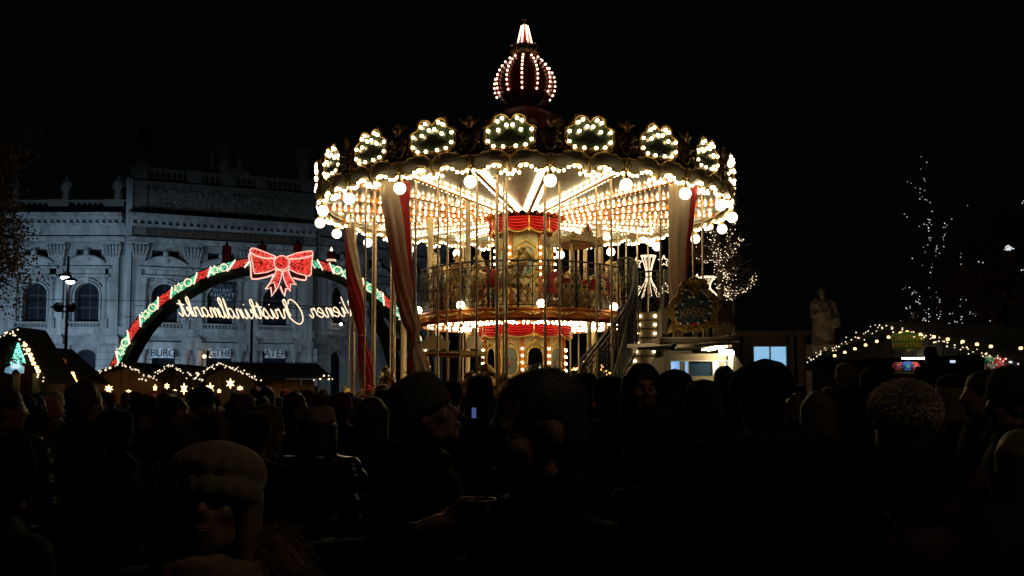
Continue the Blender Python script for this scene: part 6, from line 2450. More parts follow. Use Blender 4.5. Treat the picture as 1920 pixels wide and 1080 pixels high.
# ------------------------------------------------------------------ trees
def limb_tree(name, label, base, limbs, bulbs, seed, bark=M_BARK, fm=FAIRY, br=.018, twigs=26, cat='tree', rb=.05, th=.16, group=None):
    rnd = random.Random(seed)
    t_ = thing(name, label, cat, base, 0, group)
    b = Vector(base)
    m_ = MB(); lm = MB()
    tips = []
    for j, (pts, n) in enumerate(limbs):
        P_ = [Vector(p) - b for p in pts]
        P_ = smooth2(P_, 5)
        r0 = th if j == 0 else th * .42
        m_.tube(P_, [max(.012, r0 * (1 - .8 * i / len(P_))) for i in range(len(P_))], 7)
        L = len(P_)
        for k in range(int(n * (.62 if fm is FAIRYC else .55))):
            i = rnd.randrange(max(1, L // 5 if j == 0 else 0), L)
            rr = max(.02, r0 * (1 - .8 * i / L)) + .02
            d = Vector((rnd.gauss(0, 1), rnd.gauss(0, 1), rnd.gauss(0, .6))).normalized()
            lm.ball(P_[min(L - 1, i)].lerp(P_[max(0, i - 1)], rnd.random()) + d * (rr + abs(rnd.gauss(0, rb))), br * rnd.uniform(.7, 1.3))
        for k in range(twigs):
            i = rnd.randrange(L // 3, L)
            d = Vector((rnd.gauss(0, 1), rnd.gauss(0, 1), abs(rnd.gauss(0, .8)))).normalized()
            l = rnd.uniform(.3, 1.0)
            m_.tube([P_[i], P_[i] + d * l * .5, P_[i] + d * l + Vector((0, 0, rnd.uniform(-.2, .2)))], [.015, .01, .004], 4, False)
    obj('trunk', m_, bark, t_, True)
    obj('fairy_lights', lm, fm, t_, kind='stuff', fix=False)
    return t_


YT = 27.0
q = lambda u, v, Y=YT: W(u, v, Y)
base = q(1358, 735); base.z = 0
g0 = Vector((base.x, base.y, 0))
limb_tree('bare_tree', 'bare tree wrapped in warm fairy lights behind the ticket booth', g0,
          [([g0, q(1356, 640), q(1352, 575), q(1350, 520), q(1346, 480), q(1336, 440), q(1328, 425)], 330),
           ([q(1352, 500), q(1342, 465), q(1350, 430), q(1338, 410), q(1346, 400)], 110),
           ([q(1352, 495), q(1365, 480), q(1380, 460), q(1390, 445)], 120),
           ([q(1365, 482), q(1366, 450), q(1372, 430), q(1376, 420)], 40),
           ([q(1350, 515), q(1370, 505), q(1385, 503)], 22), ([q(1352, 490), q(1335, 485), q(1325, 490), q(1320, 495)], 34), ([q(1345, 470), q(1325, 463), q(1305, 462), q(1284, 470)], 34),
           ([q(1352, 540), q(1362, 522), q(1370, 517), q(1376, 526)], 60), ([q(1368, 565), q(1376, 555), q(1392, 545), q(1405, 535), q(1412, 525), q(1416, 512)], 120), ([q(1374, 562), q(1374, 545), q(1369, 537)], 34), ([q(1345, 480), q(1320, 478), q(1308, 480)], 16)], 0, 21, br=.0145)
YT2 = 34.0
q = lambda u, v, Y=YT2: W(u, v, Y)
g0 = q(1752, 735); g0.z = 0; g0 = Vector((g0.x, g0.y, 0))
limb_tree('tall_tree', 'tall bare tree traced with sparse white fairy lights at the right', g0,
          [([g0, q(1753, 640), q(1750, 560), q(1749, 480), q(1742, 400), q(1736, 340), q(1731, 292)], 60),
           ([q(1742, 385), q(1728, 362), q(1715, 350), q(1702, 345)], 14), ([q(1748, 440), q(1722, 420), q(1708, 408), q(1697, 400)], 14), ([q(1752, 470), q(1765, 445), q(1785, 415), q(1811, 385)], 30), ([q(1751, 480), q(1758, 470), q(1770, 452)], 14),
           ([q(1750, 520), q(1740, 490), q(1733, 462)], 9), ([q(1750, 470), q(1743, 440), q(1742, 410)], 22), ([q(1752, 500), q(1728, 495), q(1708, 482)], 8),
           ([q(1753, 610), q(1735, 590), q(1722, 560), q(1710, 545), q(1692, 540)], 44), ([q(1752, 620), q(1725, 600), q(1705, 580), q(1690, 570)], 34), ([q(1753, 610), q(1758, 580), q(1760, 550)], 40), ([q(1756, 615), q(1790, 605), q(1810, 592), q(1830, 588)], 34),
           ([q(1756, 620), q(1800, 570), q(1808, 560), q(1815, 540)], 16), ([q(1760, 625), q(1850, 608), q(1873, 585)], 12), ([q(1756, 615), q(1720, 608), q(1680, 598)], 20), ([q(1757, 540), q(1797, 512), q(1806, 484)], 6), ([q(1756, 610), q(1786, 610), q(1785, 585)], 18)], 0, 22, fm=FAIRYC, br=.019, twigs=10, rb=.07, th=.13)


def leafy(name, label, base, crown, n, leafm, seed, trunk_r=.2, size=.16):
    """crown: list of (centre, radius) lumps; many small leaves spread through them"""
    rnd = random.Random(seed)
    b = Vector(base)
    t_ = thing(name, label, 'tree', b)
    m_ = MB()
    top = sum((Vector(c) for c, r in crown), Vector()) / len(crown) - b
    m_.tube(smooth2([Vector((0, 0, 0)), Vector((.1, 0, top.z * .4)), top], 5), [trunk_r * (1 - .06 * k) for k in range(11)], 8)
    for c, r in crown:
        c = Vector(c) - b
        s_ = Vector((0, 0, top.z * rnd.uniform(.45, .8)))
        m_.tube(smooth2([s_, s_.lerp(c, .5) + Vector((0, 0, .3)), c], 4), [trunk_r * .45 * (1 - .09 * k) for k in range(9)], 6)
        for k in range(10):
            d = Vector((rnd.gauss(0, 1), rnd.gauss(0, 1), rnd.gauss(0, 1))).normalized()
            m_.tube([c, c + d * r * .9], [.025, .008], 4, False)
    obj('trunk', m_, M_BARK, t_, True)
    m_ = MB()
    tot_ = sum(r ** 2 for c, r in crown)
    for c, r in crown:
        c = Vector(c) - b
        clumps = [(c + Vector((rnd.gauss(0, .5), rnd.gauss(0, .5), rnd.gauss(0, .42))) * r, r * rnd.uniform(.14, .3)) for _ in range(18)]
        for k in range(int(n * r * r / tot_)):
            cc_, cr_ = clumps[rnd.randrange(18)]
            p = cc_ + Vector((rnd.gauss(0, 1), rnd.gauss(0, 1), rnd.gauss(0, .8))) * cr_
            d = Vector((rnd.gauss(0, 1), rnd.gauss(0, 1), rnd.gauss(0, 1))).normalized()
            e = d.orthogonal().normalized()
            s_ = size * rnd.uniform(.5, 1.1)
            m_.add([p, p + d * s_ * .5 + e * s_ * .3, p + d * s_, p + d * s_ * .5 - e * s_ * .3], [(0, 1, 2, 3)])
    obj('crown', m_, leafm, t_, kind=None, fix=False)


q = lambda u, v, Y: W(u, v, Y)
g1 = q(-45, 735, 20); g1.z = 0
leafy('leafy_tree', 'dark leafy tree reaching in at the left picture edge', g1, [(q(-30, 430, 20), 1.1), (q(-10, 520, 20), .5), (q(-40, 340, 20), 1.2), (q(-8, 380, 19.5), .45), (q(-60, 480, 20), 1.2)], 9000, M_LEAF, 31, .16, .09)
g1 = q(1880, 735, 30); g1.z = 0
leafy('russet_tree', 'russet leafed tree behind the right stall', g1, [(q(1830, 470, 30), 1.0), (q(1880, 450, 30), 1.3), (q(1930, 500, 30), 1.6), (q(1860, 540, 30), 1.4), (q(1910, 420, 30), .7), (q(1800, 540, 30), .8)], 12000, M_LEAFR, 32, .22, .13)
lm = MB(); rr_ = random.Random(3)
for u, v, n in ((1893, 466, 26), (1916, 508, 5), (1917, 380, 3), (1837, 490, 2)):
    for k in range(n):
        lm.ball(W(u + rr_.gauss(0, 4), v + rr_.gauss(0, 2.5), 28.6), .022)
o = obj('fairy_lights', lm, FAIRYC, None, kind='stuff', fix=False)
tag(o, 'small patch of white fairy lights in the russet tree', 'lights')
# small spots added to brighten the ticket sign and the statue

def small_spot(loc, target, energy, col_, size, label):
    t_ = thing('fill_spot_lamp', label, 'lamp', loc)
    m_ = MB(); m_.lathe([(.02, -.09), (.05, -.07), (.06, .03), (.05, .03)], 12)
    d = Vector(target) - Vector(loc)
    h_ = obj('lamp_can', m_, M_IRON, t_, True); h_.rotation_euler = d.to_track_quat('Z', 'Y').to_euler()
    l_ = bpy.data.lights.new('fill_spot_light', 'SPOT'); l_.energy = energy; l_.color = col_; l_.spot_size = size; l_.spot_blend = .8; l_.shadow_soft_size = .05
    o_ = bpy.data.objects.new('fill_spot_light', l_); COL.objects.link(o_); o_.location = Vector(loc) + d.normalized() * .06
    o_.rotation_euler = d.to_track_quat('-Z', 'Y').to_euler()
    return t_


t = small_spot(W(1262, 650, 15.9), W(1300, 575, 16.9), 12, (1, .74, .42), 1.5, 'added black spot lamp on an arm, brightening the ticket sign')
m = MB(); m.tube([(0, 0, 0), (0, .5, -.05), (0, 1.0, -.1)], .012, 5); obj('arm', m, M_IRON, t)
t = small_spot((sb.x - 1.4, sb.y - 3.2, .35), (sb.x, sb.y, zb_ + 1.3), 75, (1, .70, .38), 1.0, 'added ground spot lamp brightening the robed statue')
m = MB(); m.tube([(0, 0, -.35), (0, 0, 0)], .03, 6); obj('stake', m, M_IRON, t)

# street lamp added out of view beside the viewer, to brighten hats and faces
t = thing('street_lamp', 'added warm street lamp, unseen, beside the viewer', 'street lamp', (3.2, 0.6, 0))
m = MB(); m.tube([(0, 0, 0), (0, 0, 1.2)], [.17, .15], 10); m.tube([(0, 0, 1.2), (0, 0, 7.2)], [.1, .06], 8); m.tube([(-.6, 0, 7.1), (0, 0, 7.2), (.6, 0, 7.1)], .035, 6)
obj('pole', m, M_IRON, t, True)
for k in (-1, 1):
    m = MB(); m.lathe([(.02, .18), (.3, .1), (.36, 0), (.33, -.03)][::-1], 12, (.6 * k, 0, 7.0))
    lh = obj('lamp_head', m, M_IRON, t, True)
    m = MB(); m.ball((.6 * k, 0, 6.93), (.2, .2, .12), 12)
    obj('lamp_glass', m, emit('added_lamp_glass', (1, .74, .44), 23), lh, True)

# ------------------------------------------------------------------ people
def head_prims(c, yaw=0.0, pitch=0.0, k=1.0, fem=False, detail=True):
    M = Matrix.Translation(c) @ Matrix.Rotation(yaw, 4, 'Z') @ Matrix.Rotation(pitch, 4, 'X') @ Matrix.Scale(k, 4)
    P = []
    def s_(p, r):
        q_ = M @ Vector(p)
        if isinstance(r, tuple):
            P.append(('e', M, p, r))
        else:
            P.append(('s', tuple(q_), r * k))
    def c_(a, b, r0, r1):
        P.append(('c', tuple(M @ Vector(a)), tuple(M @ Vector(b)), r0 * k, r1 * k))
    s_((0, .012, .035), (.077, .096, .088))
    s_((0, -.028, -.05), (.060, .066, .066))
    s_((0, -.055, -.098), .026)
    c_((-.03, -.06, -.085), (.03, -.06, -.085), .022, .022)
    c_((-.048, -.01, -.075), (-.02, -.06, -.095), .022, .02)
    c_((.048, -.01, -.075), (.02, -.06, -.095), .022, .02)
    c_((-.034, -.078, .028), (.034, -.078, .028), .014, .014)
    c_((0, -.088, .018), (0, -.112, -.022), .010, .0125)
    s_((-.011, -.098, -.026), .0095); s_((.011, -.098, -.026), .0095)
    s_((-.042, -.062, -.02), .026); s_((.042, -.062, -.02), .026)
    c_((-.018, -.088, -.054), (.018, -.088, -.054), .0085, .0085)
    c_((-.016, -.086, -.067), (.016, -.086, -.067), .0095, .0095)
    s_((-.078, .008, -.005), (.012, .022, .033)); s_((.078, .008, -.005), (.012, .022, .033))
    return P, M


def prims_expand(P):
    out = []
    for p in P:
        if p[0] == 'e':
            # an ellipsoid turned with the head: three overlapping balls along its long axes keep it closed
            out.append(p)
        else:
            out.append(p)
    return out


_org = organic


def organic2(prims, voxel, smooth=3, noise_amp=0.0, noise_scale=6.0, mats=None, name='body', seed=0, quilt=None):
    mb_extra = []
    base = []
    for p in prims:
        if p[0] == 'e':
            mb_extra.append(p)
        else:
            base.append(p)
    mb = MB()
    for p in base:
        if p[0] == 's':
            mb.ball(p[1], p[2], 14)
        else:
            a, b, r0, r1 = Vector(p[1]), Vector(p[2]), p[3], p[4]
            if (b - a).length > 1e-6:
                mb.tube([a, b], [r0, r1], 12)
            mb.ball(a, r0, 12)
            mb.ball(b, r1, 12)
    for _, M, c, r in mb_extra:
        t = MB(); t.ball(c, r, 18)
        mb.add([M @ Vector(v) for v in t.v], t.f)
    me = mb.mesh(name, mats, True)
    fixnormals(me)
    o = bpy.data.objects.new('tmp', me)
    COL.objects.link(o)
    rm = o.modifiers.new('r', 'REMESH'); rm.mode = 'VOXEL'; rm.voxel_size = voxel
    if smooth:
        sm = o.modifiers.new('s', 'SMOOTH'); sm.factor = .5; sm.iterations = smooth
    dg = bpy.context.evaluated_depsgraph_get()
    out = bpy.data.meshes.new_from_object(o.evaluated_get(dg))
    bpy.data.objects.remove(o); bpy.data.meshes.remove(me)
    out.name = name
    if noise_amp and len(out.vertices):
        off = Vector((seed * 3.1, seed * 1.7, 0))
        nr = [v.normal.copy() for v in out.vertices]
        for v, q_ in zip(out.vertices, nr):
            p = v.co * noise_scale + off
            d = noise.noise(p) + .5 * noise.noise(p * 2.3)
            if quilt:
                d += quilt[1] * abs(math.sin(PI * v.co.z / quilt[0]))
            v.co += q_ * d * noise_amp
    out.materials.clear(); out.materials.append(mats)
    out.polygons.foreach_set('use_smooth', [True] * len(out.polygons))
    out.update()
    return out


def hand_prims(wrist, fwd, side, up, k=1.0, curl=.5):
    """five unequal fingers; fwd from wrist to fingertips, side towards the thumb, up off the back of the hand"""
    w_, f, s_, u = Vector(wrist), Vector(fwd).normalized(), Vector(side).normalized(), Vector(up).normalized()
    P = [('c', tuple(w_), tuple(w_ + f * .05 * k), .027 * k, .03 * k), ('c', tuple(w_ + f * .045 * k - s_ * .022 * k), tuple(w_ + f * .075 * k - s_ * .022 * k), .018 * k, .016 * k),
         ('c', tuple(w_ + f * .045 * k + s_ * .022 * k), tuple(w_ + f * .08 * k + s_ * .022 * k), .018 * k, .016 * k), ('c', tuple(w_ + f * .06 * k - s_ * .02 * k), tuple(w_ + f * .06 * k + s_ * .02 * k), .02 * k, .02 * k)]
    for i, (off, ln) in enumerate(((.031, .066), (.0105, .075), (-.0105, .069), (-.031, .054))):
        a = w_ + f * .085 * k + s_ * off * k
        d1 = (f - u * curl * .5).normalized(); d2 = (f * .6 - u * curl * 1.4).normalized(); d3 = (f * .1 - u * curl * 2).normalized()
        b = a + d1 * ln * .45 * k; c = b + d2 * ln * .32 * k; e = c + d3 * ln * .25 * k
        P += [('c', tuple(a), tuple(b), .0098 * k, .009 * k), ('c', tuple(b), tuple(c), .009 * k, .0083 * k), ('c', tuple(c), tuple(e), .0083 * k, .0073 * k)]
    a = w_ + f * .03 * k + s_ * .03 * k
    b = a + (s_ * .8 + f * .7).normalized() * .035 * k; c = b + (s_ * .2 + f - u * curl * .8).normalized() * .03 * k
    P += [('c', tuple(a), tuple(b), .014 * k, .011 * k), ('c', tuple(b), tuple(c), .011 * k, .009 * k)]
    return P


ARMS = {
    'down': (((.2, .02, 1.4), (.27, .05, 1.12), (.25, -.04, .88)), ((-.2, .02, 1.4), (-.27, .05, 1.12), (-.25, -.04, .88))),
    'front': (((.2, .02, 1.4), (.27, .02, 1.13), (.10, -.25, 1.10)), ((-.2, .02, 1.4), (-.27, .02, 1.13), (-.08, -.27, 1.06))),
    'phone': (((.2, .0, 1.4), (.28, -.12, 1.2), (.10, -.36, 1.42)), ((-.2, .0, 1.4), (-.28, -.10, 1.2), (-.06, -.36, 1.42))),
    'mug': (((.2, .02, 1.4), (.27, .02, 1.13), (.24, -.06, .90)), ((-.2, .02, 1.4), (-.29, -.03, 1.16), (-.12, -.26, 1.22))),
    'pocket': (((.2, .02, 1.4), (.32, .07, 1.16), (.22, -.1, .98)), ((-.2, .02, 1.4), (-.32, .07, 1.16), (-.22, -.1, .98))),
}
HC = Vector((0, -.01, 1.628))


def person_parts(arms='down', yaw=0.0, pitch=0.0, hat='beanie', hair='short', coat='cloth', coat_len=.78, hood=None, pom=0, voxel=.022, seed=1, close=False, scarf=False, fur_n=900, fur_len=.03, glasses=False, wide=1.0):
    """returns a list of (part name, mesh, colour key, subparts) in a 1.76 m tall figure facing -Y"""
    rnd = random.Random(seed)
    parts = []
    vox = voxel
    P, M = head_prims(HC, yaw, pitch)
    P += [('c', tuple(HC + Vector((0, .02, -.07))), (0, .02, 1.44), .052, .062), ('c', (-.13, .015, 1.40), (.13, .015, 1.40), .065, .065),
          ('c', (0, 0, 1.34), (0, 0, 1.05), .13, .12), ('c', (-.06, 0, 1.3), (.06, 0, 1.3), .13, .13), ('c', (-.07, 0, .95), (.07, 0, .95), .125, .125)]
    for s_ in (-1, 1):
        P += [('c', (.09 * s_, 0, .92), (.1 * s_, -.01, .5), .088, .062), ('c', (.1 * s_, -.01, .5), (.1 * s_, .02, .1), .058, .038), ('c', (.1 * s_, .02, .06), (.105 * s_, -.13, .045), .042, .036)]
    for i, (a, b, c) in enumerate(ARMS[arms]):
        P += [('c', a, b, .05, .042), ('c', b, c, .04, .028)]
        f = (Vector(c) - Vector(b)).normalized()
        sd = Vector((0, -1, 0)) if arms == 'down' else Vector((0, 0, 1))
        out = Vector((1 if i == 0 else -1, 0, 0))
        P += hand_prims(c, f, sd, out, 1.0, .75 if arms in ('mug', 'phone') else .45)
    parts.append(('body', organic2(P, .011 if close else vox, 2 if close else 1, mats=M_SKIN, name='body'), None, []))
    # coat
    lo_ = coat_len
    w_ = wide
    C = [('e', Matrix(), (0, .005, 1.33), (.215 * w_, .145 * w_, .15)), ('e', Matrix(), (0, .0, 1.13), (.205 * w_, .16 * w_, .24)), ('e', Matrix(), (0, .0, .93), (.215 * w_, .165 * w_, .2)),
         ('c', (-.1 * w_, 0, lo_ + .07), (.1 * w_, 0, lo_ + .07), .135, .135), ('c', (-.15 * w_, .01, 1.405), (.15 * w_, .01, 1.405), .082, .082), ('c', (0, .02, 1.42), (0, .025, 1.485), .105, .088)]
    for a, b, c in ARMS[arms]:
        b_, c_ = Vector(b), Vector(c)
        C += [('c', a, b, .088 * w_, .07 * w_), ('c', b, tuple(b_.lerp(c_, .93)), .07 * w_, .054)]
    for k in range(14):
        t = k / 14 * 2 * PI
        C.append(('s', (.088 * math.cos(t), .02 + .088 * math.sin(t), 1.475), .034))
    q_ = (.13, 1.6) if coat == 'puffy' else None
    parts.append(('coat', organic2(C, .013 if close else vox, 2, .010 if coat != 'puffy' else .013, 7, M_PUFFY if coat == 'puffy' else M_CLOTH, 'coat', seed, q_), 'coat', []))
    T = []
    for s_ in (-1, 1):
        T += [('c', (.09 * s_, 0, .92), (.1 * s_, -.01, .5), .108, .082), ('c', (.1 * s_, -.01, .5), (.1 * s_, .02, .12), .078, .06)]
    parts.append(('trousers', organic2(T, vox, 1, .006, 9, M_CLOTH, 'trousers', seed), 'trousers', []))
    for s_ in (-1, 1):
        parts.append(('shoe', organic2([('c', (.1 * s_, .04, .055), (.108 * s_, -.15, .045), .052, .044), ('c', (.1 * s_, .03, .06), (.1 * s_, .03, .16), .055, .055)], .015, 1, mats=M_SHOE, name='shoe'), None, []))

    def hp(x, y, z):
        return M @ Vector((x, y, z))
    # hair
    H = []
    if hair in ('short', 'curly', 'long', 'bob', 'buzz'):
        if hat in (None, 'none') or hair in ('long', 'bob'):
            g_ = .003 if hair == 'buzz' else .012
            H += [('e', M, (0, .024, .045), (.080 + g_, .098 + g_, .088 + g_)), ('e', M, (0, .05, -.01), (.074 + g_, .062 + g_, .07 + g_))]
        if hair in ('short', 'curly') and hat in (None, 'none'):
            n_ = 34 if hair == 'curly' else 14
            for k in range(n_):
                t = rnd.uniform(-PI, PI); ph = rnd.uniform(.15, 1.2)
                r_ = .094
                x, y, z = .088 * math.sin(ph) * math.cos(t), .022 + .104 * math.sin(ph) * math.sin(t), .045 + .098 * math.cos(ph)
                if y < -.06 and z < .085:
                    continue
                H.append(('s', tuple(hp(x, y, z)), .02 if hair == 'curly' else .013))
        elif hair in ('short', 'curly', 'buzz'):
            H += [('e', M, (0, .045, -.015), (.074, .062, .075))]
        if hair in ('long', 'bob'):
            bot_ = -.30 if hair == 'long' else -.14
            for k in range(22):
                t = PI * (-.12 + 1.24 * k / 21)
                x, y = .088 * math.cos(t), .02 + .085 * math.sin(t)
                H.append(('c', tuple(hp(x, y, .05)), tuple(hp(x * 1.12 + rnd.uniform(-.01, .01), y * 1.08 + .012, bot_ + rnd.uniform(-.04, .04))), .026, .019))
    if H:
        parts.append(('hair', organic2(H, .011 if close else .017, 1, .004, 45, M_HAIR, 'hair', seed), 'hair', []))
    # hats
    if hat in ('beanie', 'slouch', 'ribbed', 'chunky'):
        m_ = MB()
        tall = {'beanie': .165, 'slouch': .205, 'ribbed': .175, 'chunky': .165}[hat]
        prof_ = [(.090, .012), (.101, .014), (.103, .035), (.102, .058), (.097, .062), (.099, .085), (.096, .11), (.084, tall - .022), (.055, tall - .004), (.02, tall + .003), (.002, tall + .004)]
        n_ = 72 if close else 36
        if hat == 'chunky':
            prof_ = [(.100, -.002), (.112, .0), (.118, .025), (.117, .05), (.112, .056), (.121, .07), (.124, .095), (.112, .125), (.085, .148), (.045, .162), (.002, .167)]
        rings_ = []
        nr_ = 17 if hat != 'beanie' else 24
        for r_, z_q in prof_:
            ring = []
            for k in range(n_):
                a = 2 * PI * k / n_
                rb_ = 1 + (.022 if z_q > .06 else .03) * math.cos(a * nr_)
                back = .03 * max(0, (z_q - .09) / .1) if hat == 'slouch' else .012 * max(0, (z_q - .09) / .1)
                ring.append(hp(r_ * .96 * rb_ * math.cos(a), .012 + back + r_ * 1.12 * rb_ * math.sin(a), z_q + .012 * math.sin(a) * -1 * (1 if z_q < .07 else .3)))
            rings_.append(ring)
        m_.ring_loft(rings_)
        me = m_.mesh('hat', M_KNIT, True); fixnormals(me)
        sub = []
        if pom:
            pc = hp(-.055 if hat == 'chunky' else 0, .02 + (.03 if hat == 'slouch' else .01), tall + pom * (.62 if hat == 'chunky' else .55))
            fm_ = MB(); fm_.ball(pc, pom * .72, 12)
            def fn():
                d = Vector((rnd.gauss(0, 1), rnd.gauss(0, 1), rnd.gauss(0, 1))).normalized()
                return pc + d * pom * .65, d
            fur_mb(fn, fur_n, pom * .62, rnd, .0012 + pom * .012, fm_)
            sub.append(('pompom', fm_.mesh('pompom', M_FUR), 'pom'))
        parts.append(('hat', me, 'hat', sub))
    if hat == 'cap':
        m_ = MB()
        rings_ = []
        for r_, z_q, yo in ((.090, .02, .01), (.100, .026, .01), (.114, .055, .0), (.114, .085, -.002), (.100, .118, 0), (.072, .14, .01), (.03, .15, .012), (.002, .151, .012)):
            rings_.append([hp(r_ * 1.0 * math.cos(a), yo + r_ * 1.18 * math.sin(a), z_q - .015 * math.sin(a) * -1) for a in [2 * PI * k / 32 for k in range(32)]])
        m_.ring_loft(rings_)
        parts.append(('hat', m_.mesh('hat', M_CLOTH, True), 'hat', []))
    if hat == 'brim':
        m_ = MB()
        rings_ = []
        for r_, z_q in ((.15, .035), (.155, .042), (.1, .05), (.097, .06), (.094, .12), (.08, .14), (.04, .143), (.002, .135)):
            rings_.append([hp(r_ * math.cos(a), .012 + r_ * 1.1 * math.sin(a), z_q) for a in [2 * PI * k / 32 for k in range(32)]])
        m_.ring_loft(rings_)
        parts.append(('hat', m_.mesh('hat', M_CLOTH, True), 'hat', []))
    if hat == 'furhat':
        fc = hp(0, .015, .07)
        fm_ = MB()
        t_ = MB(); t_.ball((0, .015, .07), (.122, .13, .105), 18); fm_.add([M @ Vector(v) for v in t_.v], t_.f)
        def fn():
            d = Vector((rnd.gauss(0, 1), rnd.gauss(0, 1), rnd.gauss(.15, 1))).normalized()
            p_ = M @ Vector((.12 * d.x, .015 + .128 * d.y, .07 + .103 * d.z))
            return p_, (p_ - fc).normalized()
        fur_mb(fn, fur_n, fur_len, rnd, .0034, fm_)
        parts.append(('hat', fm_.mesh('hat', M_FUR), 'hat', []))
    if hat == 'hood':
        Hd = [('e', M, (0, .035, .035), (.118, .125, .135)), ('e', M, (0, .05, -.08), (.105, .10, .10))]
        for k in range(16):
            t = -2.2 + 4.4 * k / 15
            Hd.append(('s', tuple(hp(.112 * math.sin(t), -.06 + .02 * abs(math.sin(t)), .02 + .128 * math.cos(t))), .022))
        parts.append(('hood', organic2(Hd, .013, 2, .006, 10, M_CLOTH if coat != 'puffy' else M_PUFFY, 'hood', seed), 'hood', []))
    if hood == 'furcollar':
        fm_ = MB()
        pts_ = [(.17 * math.cos(a), .055 + .13 * math.sin(a), 1.46 + .035 * math.sin(a)) for a in [2 * PI * k / 20 for k in range(21)]]
        fm_.tube(pts_, .045, 8)
        def fn():
            a = rnd.random() * 2 * PI; b_ = rnd.random() * 2 * PI
            c = Vector((.17 * math.cos(a), .055 + .13 * math.sin(a), 1.46 + .035 * math.sin(a)))
            d = Vector((math.cos(a) * math.cos(b_), math.sin(a) * math.cos(b_), math.sin(b_)))
            return c + d * .042, d
        fur_mb(fn, fur_n * 2, fur_len * 1.3, rnd, .0022, fm_)
        parts.append(('fur_collar', fm_.mesh('fur_collar', M_FUR), 'fur', []))
    if hood == 'furhood':
        Hd = [('e', M, (0, .05, .03), (.135, .135, .15)), ('e', M, (0, .06, -.08), (.12, .11, .11))]
        parts.append(('hood', organic2(Hd, .014, 2, .006, 10, M_CLOTH, 'hood', seed), 'hood', []))
        fm_ = MB()
        def rim(a):
            return hp(.15 * math.sin(a), .02, .02 + .165 * math.cos(a))
        fm_.tube([rim(-2.5 + 5 * k / 20) for k in range(21)], .038, 8)
        def fn():
            a = rnd.uniform(-2.5, 2.5); b_ = rnd.random() * 2 * PI
            c = rim(a); o_ = Vector((math.sin(a), 0, math.cos(a)))
            d = o_ * math.cos(b_) + Vector((0, 1, 0)) * math.sin(b_)
            return c + d * .034, d
        fur_mb(fn, fur_n * 2, fur_len * 1.3, rnd, .0022, fm_)
        parts.append(('fur_trim', fm_.mesh('fur_trim', M_FUR), 'fur', []))
    if scarf:
        S_ = []
        for k in range(22):
            t = 2 * PI * k / 22
            S_ += [('s', (.108 * math.cos(t), .005 + .105 * math.sin(t), 1.485 + .012 * math.sin(3 * t)), .038), ('s', (.115 * math.cos(t), .0 + .11 * math.sin(t), 1.44), .04)]
        parts.append(('scarf', organic2(S_, .013, 1, .008, 18, M_KNIT, 'scarf', seed), 'scarf', []))
    if close:
        for s_ in (-1, 1):
            m_ = MB(); t_ = MB(); t_.ball((.031 * s_, -.0735, .004), .0125, 12); m_.add([M @ Vector(v) for v in t_.v], t_.f)
            e_ = m_.mesh('eye', mat('eye_white', (.6, .57, .52), .2, 0, .05), True)
            m2 = MB(); t_ = MB(); t_.ball((.031 * s_, -.0845, .004), (.006, .0025, .006), 10); m2.add([M @ Vector(v) for v in t_.v], t_.f)
            parts.append(('eye', e_, None, [('iris', m2.mesh('iris', M_SHOE, True), None)]))
            m_ = MB(); m_.tube([hp(.014 * s_, -.088, .026), hp(.03 * s_, -.091, .031), hp(.048 * s_, -.081, .026)], .0035, 5)
            parts.append(('eyebrow', m_.mesh('eyebrow', M_SHOE, True), None, []))
        m_ = MB(); m_.tube([hp(-.021, -.0925, -.0605), hp(-.007, -.0975, -.058), hp(.007, -.0975, -.058), hp(.021, -.0925, -.0605)], [.003, .0055, .0055, .003], 6)
        m_.tube([hp(-.018, -.0925, -.064), hp(0, -.0975, -.068), hp(.018, -.0925, -.064)], [.003, .007, .003], 6)
        parts.append(('lips', m_.mesh('lips', mat('lips', (.33, .09, .08), .45, 0, .1), True), None, []))
    if glasses:
        m_ = MB()
        for s_ in (-1, 1):
            m_.tube([hp(.033 * s_ + .023 * math.cos(t), -.103, .003 + .017 * math.sin(t)) for t in [q_ * PI / 8 for q_ in range(17)]], .0013, 5)
            m_.tube([hp(.056 * s_, -.101, .008), hp(.078 * s_, -.06, .008), hp(.086 * s_, .0, .006), hp(.084 * s_, .02, -.012)], .0013, 5)
        m_.tube([hp(-.01, -.104, .006), hp(.01, -.104, .006)], .002, 5)
        parts.append(('glasses', m_.mesh('glasses', M_BLACK, True), None, []))
    return parts


def add_person(parts, x, y, rz, hgt, label, cols, group=None, cat='person'):
    t_ = thing('person', label, cat, (x, y, 0), rz, group)
    t_.scale = (hgt / 1.76,) * 3
    for nm_, me, key, sub in parts:
        o = bpy.data.objects.new(nm_, me)
        link(o, t_)
        o.color = (*cols.get(key, (.02, .02, .02)), 1)
        for n2, m2, k2 in sub:
            o2 = bpy.data.objects.new(n2, m2)
            link(o2, o)
            o2.color = (*cols.get(k2, (.02, .02, .02)), 1)
    return t_


def place(u, v_top, Y, top=1.76):
    """plan position and height of somebody whose crown is seen at (u, v_top)"""
    p = W(u, v_top, Y)
    return p.x, p.y, p.z / (top / 1.76) if True else 0


BK = (.007, .007, .008)
NV = (.012, .018, .035)
BR = (.06, .03, .018)
GN = (.02, .035, .025)
RDc = (.12, .015, .015)
TN = (.22, .15, .09)
CRM = (.55, .48, .38)

